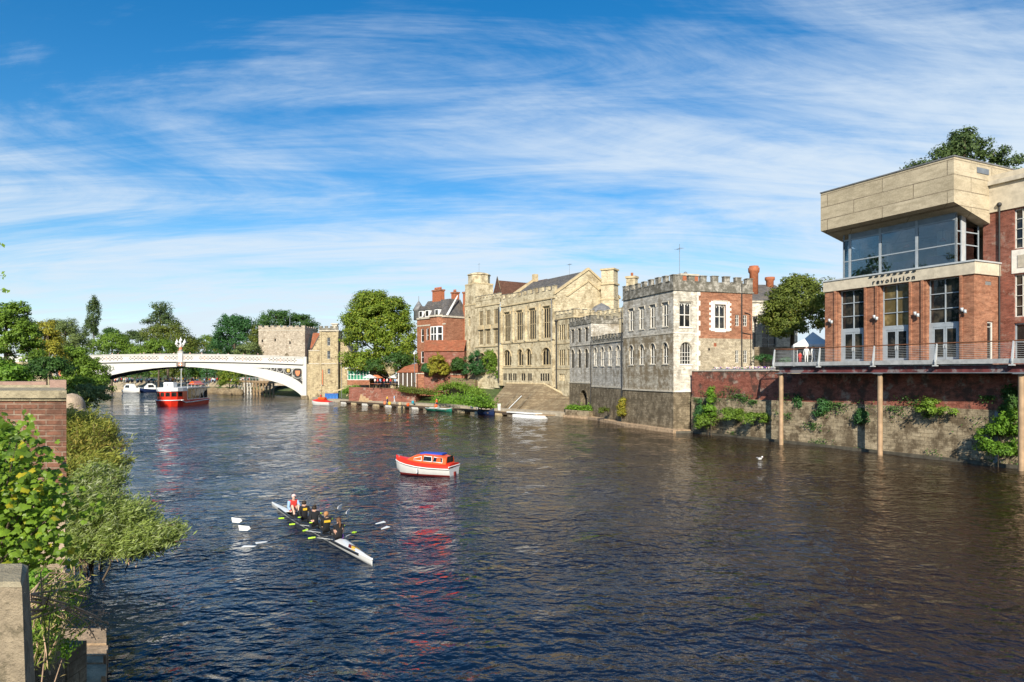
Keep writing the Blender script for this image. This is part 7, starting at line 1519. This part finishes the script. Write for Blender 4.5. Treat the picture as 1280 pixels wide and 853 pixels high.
# trees beyond, behind the far bank
for k in range(15):
    px = 128+k*14.5; Y = 275+((k*37) % 11); T(('leafy tree shading the crowd on the far bank', 'darker tree shading the crowd on the far bank')[k % 2], [E(px, 463+(k*13 % 5), Y, 12, 9), E(px+5, 468, Y-3, 8, 6), E(px, 450, Y+4, 12, 12)], ('leaf_mid', 'leaf_deep', 'leaf_olive', 'leaf_dark')[k % 4], leaf=.6, nclump=70, per=35, cr=1.5, r=.35, group='trees over the far bank crowd')
T('bright leafy shrub hanging over the far bank wall beside the jetty', [E(287, 470, 236, 12, 9), E(280, 477, 234, 8, 8), E(294, 478, 232, 6, 6)], 'leaf_lime', leaf=.42, nclump=80, per=45, cr=1.0, r=.2, name='shrub', cat='shrub')
mb = MB(); 
for k in range(9):
    px = 262+k*4.6; p = at(px, 489, 240-k*2); mb.ball((p.x, p.y, .4), 1.5+.5*math.sin(k*2.1), 'revetment_stone', 7, (1.6, 1, 1.0))
mb2 = None
tag(mb.build('rock_bank'), 'pale boulder revetment on the far bank left of the timber jetty', 'boulders')
# far tree line to close the horizon
C, N_ = [], []
for k in range(260):
    x = -900+k*7.6; Y = 520+60*math.sin(k*.7); 
    if -60 < x < 500 and False: continue
    c = np.array([x+random.uniform(-4, 4), Y, 7+random.uniform(0, 9)]); p = rng.normal(size=(60, 3)); p /= np.linalg.norm(p, axis=1, keepdims=True); C.append(c+p*rng.uniform(.5, 1, (60, 1))*np.array([7, 5, 6])); N_.append(p+np.array([0, 0, .3]))
o = leafmesh('treeline', None, np.vstack(C), np.vstack(N_), 3.0, 'leaf_deep', .8); o['kind'] = 'stuff'; o['label'] = 'distant dark tree line on the horizon'
# right side
T('dense round tree between castellated house and the brick bar', [E(990, 385, 92, 32, 34), E(972, 395, 92, 20, 26), E(1012, 395, 90, 22, 30), E(998, 360, 92, 22, 16), E(1035, 375, 84, 22, 24), E(990, 412, 90, 26, 16)], 'leaf_olive', leaf=.3, nclump=380, per=75, cr=.85, r=.35, group=None, name='maple_tree')
T('tree crown rising above the concrete box and warehouse roof', [E(1205, 190, 84, 28, 20), E(1180, 200, 84, 22, 12), E(1235, 198, 84, 24, 14), E(1262, 205, 84, 20, 9), E(1205, 174, 84, 14, 10), E(1148, 208, 84, 14, 5), E(1200, 240, 84, 60, 30)], 'leaf_conifer', leaf=.34, nclump=260, per=50, cr=.85, r=.45, group=None, shell=.35)
for lab, lobes, m_, kw in (
    ('dark green shrub with dense leaves below the octagonal tower', [E(597, 455, 146, 15, 16), E(588, 463, 146, 11, 9), E(604, 464, 146, 12, 8)], 'leaf_deep', {}),
    ('lighter shrub hanging right of the dense dark shrub', [E(618, 458, 143, 9, 14), E(612, 450, 143, 8, 12), E(623, 470, 141, 5, 6)], 'leaf_mid', {}),
    ('dark shrub behind the green canopy beside the yellow one', [E(572, 458, 148, 8, 10)], 'leaf_dark', {}),
    ('bright yellow green shrub against the brown brick cottage', [E(547, 455, 148.5, 11, 12), E(540, 461, 148.5, 8, 8), E(556, 463, 148.5, 7, 9), E(547, 466, 148.5, 12, 6)], 'leaf_yellow', {}),
    ('small dark green shrub left of the bright yellow green one', [E(533, 462, 149, 5, 7)], 'leaf_deep', {})):
    T(lab, lobes, m_, leaf=.24, nclump=150, per=60, cr=.5, r=.1, name='shrub', cat='shrub', group='shrubs on the right bank', trunk=False, **kw)
# grass banks and scrub
def patch(name, label, pts, n, size, mat, hgt=.3, cat='shrub', kind=None, up=.6, aspect=.5, droop=None):
    C = []; pts = [Vector(p) for p in pts]
    for _ in range(n):
        i = random.randrange(len(pts)-1) if len(pts) > 1 else 0; a = pts[i]; b = pts[min(i+1, len(pts)-1)]; q = a.lerp(b, random.random()); C.append((q.x+random.gauss(0, hgt*.9), q.y+random.gauss(0, hgt*.9), q.z+abs(random.gauss(0, hgt))))
    C = np.array(C); o = leafmesh(name, None, C, rng.normal(size=C.shape)+np.array([0, -.4, up]), size, mat, aspect, droop=droop); o['label'] = label
    if kind: o['kind'] = kind
    else: o['category'] = cat
    return o
patch('weeds', 'tall green weeds on the slope left of the stone revetment', [gp(545, 503, 1.0), gp(575, 505, 1.6), gp(600, 508, 1.6), gp(612, 511, .9)], 5200, .38, 'leaf_fresh', .75, kind='stuff')
patch('weeds', 'green weeds higher on the slope below the garden wall', [at(548, 489, 147), at(570, 484, 147), at(590, 491, 142), at(604, 497, 138)], 4200, .38, 'leaf_mid', .6, kind='stuff')
patch('weeds', 'dry scrub at the foot of the terrace wall', [at(500, 489, 152), at(520, 492, 150), at(545, 494, 146)], 2600, .34, 'leaf_olive', .6, kind='stuff')
patch('grass', 'mound of short grass beside the pale kerbs', [at(432, 492, 166), at(444, 489, 166), at(448, 493, 165)], 5200, .3, 'leaf_fresh', .6, kind='stuff')
patch('grass', 'grass tufts on the landing stage by the annexe', [(9.2, 111.2, 1.2), (10.6, 108.5, 1.2), (12.3, 106.4, 1.2)], 2600, .3, 'leaf_fresh', .3, kind='stuff')
T('golden green bush growing on the ledge below the low grey range', [E(777, 515, 93.2, 6, 12), E(779, 505, 93, 4, 8)], 'leaf_yellow', leaf=.16, nclump=70, per=45, cr=.35, r=.05, name='shrub', cat='shrub', group=None)
T('rusty low bush on the dark plinth left of the golden bush', [E(755, 514, 98, 7, 5)], 'leaf_olive', leaf=.16, nclump=30, per=35, cr=.35, r=.04, name='shrub', cat='shrub', group=None)
T('tall spiky green creeper climbing the brick quay wall', [E(889, 498, 77.0, 4, 14), E(887, 515, 77, 7, 10)], 'leaf_fresh', leaf=.22, nclump=60, per=40, cr=.35, r=.05, name='creeper', cat='climbing plant', group='plants on the quay wall')
for lab, lobes, m_ in (('wide green creeper hanging over the stone base right of the castellated house', [E(885, 528, 77.5, 16, 13, .6), E(915, 520, 74.5, 16, 9, .6), E(945, 524, 71.5, 18, 8, .6)], 'leaf_mid'),
    ('thin dark creeper in the corner beside the castellated house', [E(874, 520, 79.5, 5, 20, .6)], 'leaf_deep'),
    ('dark green tuft hanging from the wall left of the middle column', [E(1036, 510, 65.3, 15, 12, .6), E(1026, 520, 66, 8, 8, .5)], 'leaf_deep'),
    ('small dark tuft high on the quay wall by the first column', [E(1000, 503, 68.3, 7, 10, .5)], 'leaf_deep'),
    ('little hanging tuft between first and middle column', [E(1078, 523, 61.8, 7, 12, .5)], 'leaf_deep'),
    ('green creeper spreading high on the wall right of the middle column', [E(1160, 516, 56.0, 22, 9, .7), E(1165, 507, 55.8, 12, 8, .6), E(1190, 514, 54.6, 16, 4, .5)], 'leaf_mid'),
    ('dense bright bush at the water under the right end of the balcony', [E(1248, 550, 51.2, 26, 22, 1.2), E(1262, 530, 50.6, 18, 18, 1.0), E(1255, 563, 50.2, 26, 9, 1.2)], 'leaf_fresh'),
    ('dark ivy strip climbing behind the right column', [E(1263, 505, 51.0, 9, 26, .4)], 'leaf_dark')):
    T(lab, lobes, m_, leaf=.17, nclump=150 if 'wide' in lab or 'dense' in lab else 45, per=48, cr=.42, r=.04, name='creeper', cat='climbing plant', group='plants on the quay wall', trunk='dense' in lab or 'wide' in lab)
T('low green shrubs on the yard beside the balcony end', [E(955, 449, 84, 12, 5, 1), E(985, 452, 82, 10, 4, 1)], 'leaf_deep', leaf=.16, nclump=60, per=40, cr=.35, r=.04, name='shrub', cat='shrub', group=None)

QM = Matrix.Translation((21.35, 81.6, 0)) @ Matrix.Rotation(math.atan2(40.0-81.6, 42.9-21.35), 4, 'Z')
C = []; N_ = []
for k in range(60):
    u = random.uniform(1, 42); z = random.choice([4.2, 4.2, 3.0, 5.2, .3, .3])+random.gauss(0, .35); n = random.randrange(25, 150); w = random.uniform(.15, .6)
    for j in range(n): q = QM @ Vector((u+random.gauss(0, w*1.3), .05-abs(random.gauss(0, .13)), z-abs(random.gauss(0, w)))); C.append(q); N_.append((random.gauss(-.5, .5), random.gauss(-.5, .5), random.gauss(.6, .4)))
o = leafmesh('wall_weeds', None, np.array(C), np.array(N_), .15, 'leaf_dark', .6); o['kind'] = 'stuff'; o['label'] = 'small weeds rooted in the joints of the quay wall'
# unseen poplars added on the left bank so the lounge panes mirror something
for k, (x, y, h) in enumerate(((-92, 66, 35), (-97, 76, 31), (-90, 84, 37), (-99, 92, 33))):
    tree('added off-frame poplar giving the lounge panes something to mirror', x, y, 6, [(x, y, h*.55, 5.5, 5.5, h*.46), (x+1.5, y+2, h*.4, 6, 6, h*.3)], 'leaf_deep', leaf=.9, nclump=120, per=35, cr=1.8, r=.5, name='poplar', group='added off-frame poplars for the lounge panes')
# ================================================================ LEFT FOREGROUND
Y1 = 10.0
t = thing('brick_pier', 'weathered red brick river wall pier with a stone cap in the left foreground', 'wall', (0, 0, 0))
pp = lambda x0, x1: [(-8.6, Y1-x0), (x1+x0, Y1-x0), (x1-1.45+x0, Y1+2.0+x0), (-9.6, Y1+2.0+x0)]
mb = MB(); mb.prism(pp(0, -6.53), 5.15, 6.6, 'pier_brick'); mb.build('brickwork', t)
mb = MB(); mb.prism(pp(-.06, -6.53), -1.5, 5.15, 'base_stone'); mb.build('stone_base', t)
mb = MB(); mb.prism(pp(.07, -6.55), 6.64, 6.75, 'cap_stone'); mb.prism(pp(.03, -6.54), 6.6, 6.639, 'cap_stone'); mb.build('cap', t)
t = thing('river_wall', 'second lower brick wall with pinkish end block behind the brick pier', 'wall', (0, 0, 0))
mb = MB(); mb.prism([(-9.7, 12.45), (-8.15, 12.45), (-8.7, 13.1), (-10, 13.1)], 4, 6.71, 'pier_brick'); mb.build('brickwork', t); mb = MB(); mb.prism([(-9.8, 12.4), (-8.4, 12.4), (-9.0, 13.2), (-10, 13.2)], 6.72, 6.79, 'cap_stone'); mb.prism([(-9.8, 12.45), (-8.5, 12.45), (-9.0, 13.1), (-10, 13.1)], 6.791, 6.85, 'pink_stone'); mb.prism([(-8.4, 12.4), (-8.1, 12.4), (-8.65, 13.2), (-8.95, 13.2)], 6.715, 6.88, 'pink_stone'); mb.build('cap', t)
t = thing('lower_quay', 'low worn stone quay ledge at the water in the left foreground', 'quay', (0, 0, 0))
mb = MB(); rr = random.Random(4)
for k in range(16):
    y0 = 11.6+k*.36; f = lambda y: -7.0-(y-11.6)*.57; j = rr.uniform(-.08, .08); zt = .55+rr.uniform(-.04, .04)
    mb.hexa([(-13, y0, -1.5), (f(y0)+j, y0, -1.5), (f(y0+.35)+j, y0+.35, -1.5), (-13, y0+.35, -1.5), (-13, y0, zt), (f(y0)+j-.03, y0, zt), (f(y0+.35)+j-.03, y0+.35, zt), (-13, y0+.35, zt)], 'ledge_stone')
mb.build('stone_course', t)
mb = MB(); mb.box(-10, -8.6, 13.2, 13.8, -1, 1.6, 'dark_ashlar'); tag(mb.build('bank_wall'), 'shaded rubble wall between the brick pier and the stone ledge', 'wall')
t = thing('concrete_post', 'lichen speckled concrete post lit by the sun at the bottom left', 'post', (-3.97, 5.3, 0))
mb = MB(); mb.hexa([(-.1, -.3, 1.5), (.52, -.3, 1.5), (.2, .35, 1.5), (-.25, .35, 1.5), (-.1, -.26, 5.42), (.35, -.26, 5.42), (.0, .3, 5.42), (-.22, .3, 5.42)], 'old_concrete'); mb.build('shaft', t); mb = MB(); mb.hexa([(-.1, -.26, 5.421), (.35, -.26, 5.421), (.0, .3, 5.421), (-.22, .3, 5.421), (-.08, -.22, 5.45), (.31, -.22, 5.45), (-.02, .26, 5.45), (-.2, .26, 5.45)], 'cap_stone'); mb.build('cap', t)
# earth bank under the foreground plants
mb = MB(); mb.hexa([(-9, 5.8, -1), (-4.6, 5.4, -1), (-6.7, 9.7, -1), (-9.6, 9.7, -1), (-9, 5.8, 4.4), (-4.75, 5.5, 3.2), (-6.9, 9.7, 3.6), (-9.6, 9.7, 4.6)], 'dark_ashlar'); structure(mb.build('bank_earth'))

# lobed leaves of the sycamore sapling
lobe = [(0, .02), (.22, -.12), (.48, -.10), (.42, .08), (.58, .22), (.56, .38), (.34, .42), (.30, .60), (.12, .70), (0, .88), (-.12, .70), (-.30, .60), (-.34, .42), (-.56, .38), (-.58, .22), (-.42, .08), (-.48, -.10), (-.22, -.12)]
def lobed(name, parent, C, N, size, mat):
    vs = []; fs = []
    for c, nrm in zip(C, N):
        nrm = Vector(nrm).normalized(); T_ = Vector((random.gauss(0, .7), random.gauss(0, .7), -1.0)); T_ = (T_-nrm*T_.dot(nrm)).normalized(); B_ = nrm.cross(T_); s = size*random.uniform(.55, 1.25); k = len(vs)
        for x, y in lobe: vs.append(tuple(Vector(c)+B_*x*s+T_*y*s-nrm*(abs(x)*.22+y*y*.15)*s))
        vs.append(tuple(Vector(c)+T_*.3*s+nrm*.02*s)); n = len(lobe)
        fs += [(k+n, k+i, k+(i+1) % n) for i in range(n)]
    me = bpy.data.meshes.new(name); me.from_pydata(vs, [], fs); me.materials.append(MATS[mat]); o = bpy.data.objects.new(name, me); COL.objects.link(o); o.parent = parent; return o
t = thing('sycamore_sapling', 'leafy sycamore sapling with large lobed leaves over the brick pier', 'shrub', (0, 0, 0))
C = []; N_ = []; br = MB(); base = at(-20, 760, 7.8)
for k in range(46):
    px = random.triangular(-45, 84, 5); py = random.uniform(535, 712); 
    if px > 22 and py < 545+px*1.1: py = 545+px*1.1+random.uniform(0, 50)
    if px > 62 and py > 665: px -= 25
    Y = random.uniform(7.2, 8.7); c = at(px, py, Y); m_ = base.lerp(c, .5)+Vector((0, 0, .15)); br.tube([base, m_, c], [.02, .012, .004], 'bark', 5)
    for j in range(44):
        q = c+Vector((random.gauss(0, .17), random.gauss(0, .17), random.gauss(0, .15))); C.append(q); N_.append((random.gauss(.2, .5), random.gauss(-.7, .4), random.gauss(.75, .35)))
lobed('foliage', t, C, N_, .082, 'leaf_maple'); br.build('stem', t)
t = thing('bramble', 'tangle of dark small leaved bramble at the left edge beside the pier', 'shrub', (0, 0, 0))
L_ = [E(-5, 560, 8.4, 26, 34), E(12, 600, 8.2, 26, 40), E(8, 660, 8.0, 34, 40), E(40, 640, 8.4, 26, 30)]
C, N_ = crown_pts(L_, 110, 50, .13, .4); leafmesh('foliage', t, C, N_, .06, 'leaf_fresh', .6)
mb = MB()
for k in range(10): a = at(random.uniform(-20, 30), 720, 8); mb.tube([a, a.lerp(at(random.uniform(-20, 70), random.uniform(560, 640), 8.3), .6)+Vector((.1, 0, 0)), at(random.uniform(-20, 70), random.uniform(540, 640), 8.3)], [.012, .008, .003], 'bark', 4)
mb.build('stem', t)
# willows
def willow(label, lobes, mat, base, n, per, leaf, bias, cr=.28):
    t = thing('willow_bush', label, 'bush', base, 0, None); B0 = Vector(base); C = []; N_ = []; br = MB(); D = []
    for k in range(n):
        l = lobes[k % len(lobes)]; d = rng.normal(size=3); d /= np.linalg.norm(d); d[2] = abs(d[2])*.9 if rng.uniform() < .75 else d[2]
        tip = np.array(l[:3])+d*np.array(l[3:])*rng.uniform(.5, 1.18); st = np.array(l[:3])-np.array([0, 0, l[5]*.7])+rng.normal(size=3)*.2
        if k % 5 == 0: br.tube([Vector(st)-B0, Vector((st+tip)/2+np.array([0, 0, .25]))-B0, Vector(tip)-B0], [.02, .012, .003], 'twig_brown', 4)
        s = rng.uniform(.35, 1.03, per)[:, None]; mid = (st+tip)/2+np.array([0, 0, .3]); P = (1-s)**2*st+2*s*(1-s)*mid+s**2*tip+rng.normal(size=(per, 3))*cr*.33
        C.append(P-np.array(B0)); dr = (tip-st)/np.linalg.norm(tip-st)+np.array(bias); N_.append(rng.normal(size=(per, 3))*.7+np.array([0, -.3, .8])); 
    leafmesh('foliage', t, np.vstack(C), np.vstack(N_), leaf, mat, .17, droop=(bias[0]*1.2+.5, bias[1], bias[2]+.6), dn=.75); 
    rr_ = random.Random(8)
    for k in range(14): br.tube([(rr_.uniform(-.4, .4), rr_.uniform(-.4, .4), -1.5), (rr_.uniform(-1, 1), rr_.uniform(-1, 1), .4), (rr_.uniform(-2, 2.2), rr_.uniform(-1, 1), rr_.uniform(.6, 1.6))], [.05, .03, .01], 'bark', 5)
    br.build('stem', t); return t
b = gp(110, 722); willow('silvery green willow bush leaning out over the water', [E(150, 655, 23.5, 50, 38, 1.2), E(190, 672, 23.5, 42, 24, 1.0), E(118, 640, 23.5, 40, 38, 1.2), E(105, 680, 23, 36, 28, 1.0), E(160, 680, 23, 50, 22, 1.0), E(125, 605, 25, 32, 26, 1.0)], 'leaf_willow', (b.x, b.y+.5, .1), 760, 62, .20, (.4, 0, .25), .36)
b = gp(100, 640); willow('golden willow bush behind the silvery one against the brick pier', [E(112, 560, 33, 38, 36, 2), E(100, 535, 34, 26, 26, 2), E(128, 590, 31, 30, 28, 1.6), E(98, 600, 30, 26, 30, 1.6), E(120, 545, 34, 24, 20, 1.6)], 'leaf_willow_gold', (b.x, b.y, .1), 560, 60, .24, (.2, 0, .4), .42)
mb = MB(); c = at(90, 510, 36); mb.ball(c, .7, 'base_stone', 14, (.9, 1, 1.1)); c = at(98, 522, 35.5); mb.ball(c, .5, 'base_stone', 12, (.8, 1, 1.1)); tag(mb.build('boulder'), 'pale rounded boulder behind the top of the golden willow', 'boulder')
# weeds, grasses and dead dock stalks
t = thing('wild_weeds', 'patch of grass and buddleia weeds at the foot of the concrete post', 'weeds', (0, 0, 0)); C = []; N_ = []; st = MB()
for k in range(70):
    a = at(random.uniform(22, 70), random.uniform(740, 860), 5.9+random.uniform(0, 1.6)); px = random.uniform(30, 118); py = random.uniform(700, 800); e = at(px, py, a.y+random.uniform(-.2, .4)); m_ = a.lerp(e, .5)+Vector((-.03, 0, .1)); st.tube([a, m_, e], [.008, .005, .002], 'twig_brown' if k % 3 else 'leaf_grass', 4)
    for j in range(14): q = a.lerp(e, random.uniform(.2, 1))+Vector((random.gauss(0, .04), random.gauss(0, .04), random.gauss(0, .03))); C.append(q); N_.append((random.gauss(0, .7), random.gauss(-.4, .5), random.gauss(.6, .5)))
leafmesh('foliage', t, np.array(C), np.array(N_), .085, 'leaf_grass', .18, droop=(.5, 0, .6)); st.build('stem', t)
C, N_ = crown_pts([E(60, 800, 6.6, 30, 45), E(85, 745, 7.0, 22, 16), E(48, 730, 6.6, 22, 14)], 60, 30, .10, .3); leafmesh('leaf_cluster', t, C, N_, .045, 'leaf_fresh', .5)
t = thing('dead_dock', 'dry brown branching dock stalks leaning over the water', 'plant', (0, 0, 0)); st = MB(); sd_ = MB()
b0 = at(38, 742, 5.9)
for (x1, y1, x2, y2) in ((95, 738, 110, 745), (92, 740, 112, 722), (120, 770, 134, 765), (118, 772, 135, 780), (112, 775, 134, 790), (108, 778, 120, 800), (98, 768, 128, 762), (60, 720, 82, 728), (70, 760, 100, 790)):
    p1 = at(x1, y1, 6.3); p2 = at(x2, y2, 6.5); st.tube([b0+Vector((0, 0, random.uniform(-.25, .02))), b0.lerp(p1, .6)+Vector((0, 0, .02)), p1, p2], [.012, .009, .006, .003], 'twig_brown', 5)
    for j in range(26): q = p1.lerp(p2, random.uniform(.1, 1)); sd_.ball(q+Vector((random.gauss(0, .012), random.gauss(0, .012), random.gauss(0, .012))), random.uniform(.004, .009), 'twig_brown', 4)
st.build('stem', t); sd_.build('seed_head', t)
t = thing('overhanging_twig', 'thin leafy twig tips reaching in at the left edge of the sky', 'branch', (0, 0, 0)); st = MB(); C = []; N_ = []
for px, py in ((3, 306), (4, 345), (9, 363)):
    a = at(-30, py+8, 9); e = at(px, py, 9); st.tube([a, a.lerp(e, .5)+Vector((0, 0, .05)), e], [.008, .005, .002], 'bark', 4)
    for j in range(6): C.append(at(px-random.uniform(-4, 8), py+random.uniform(-4, 4), 9)); N_.append((random.gauss(0, .3), -1, random.gauss(.4, .3)))
leafmesh('foliage', t, np.array(C), np.array(N_), .075, 'leaf_mid', .5); st.build('stem', t)
print('objects', len(bpy.data.objects))
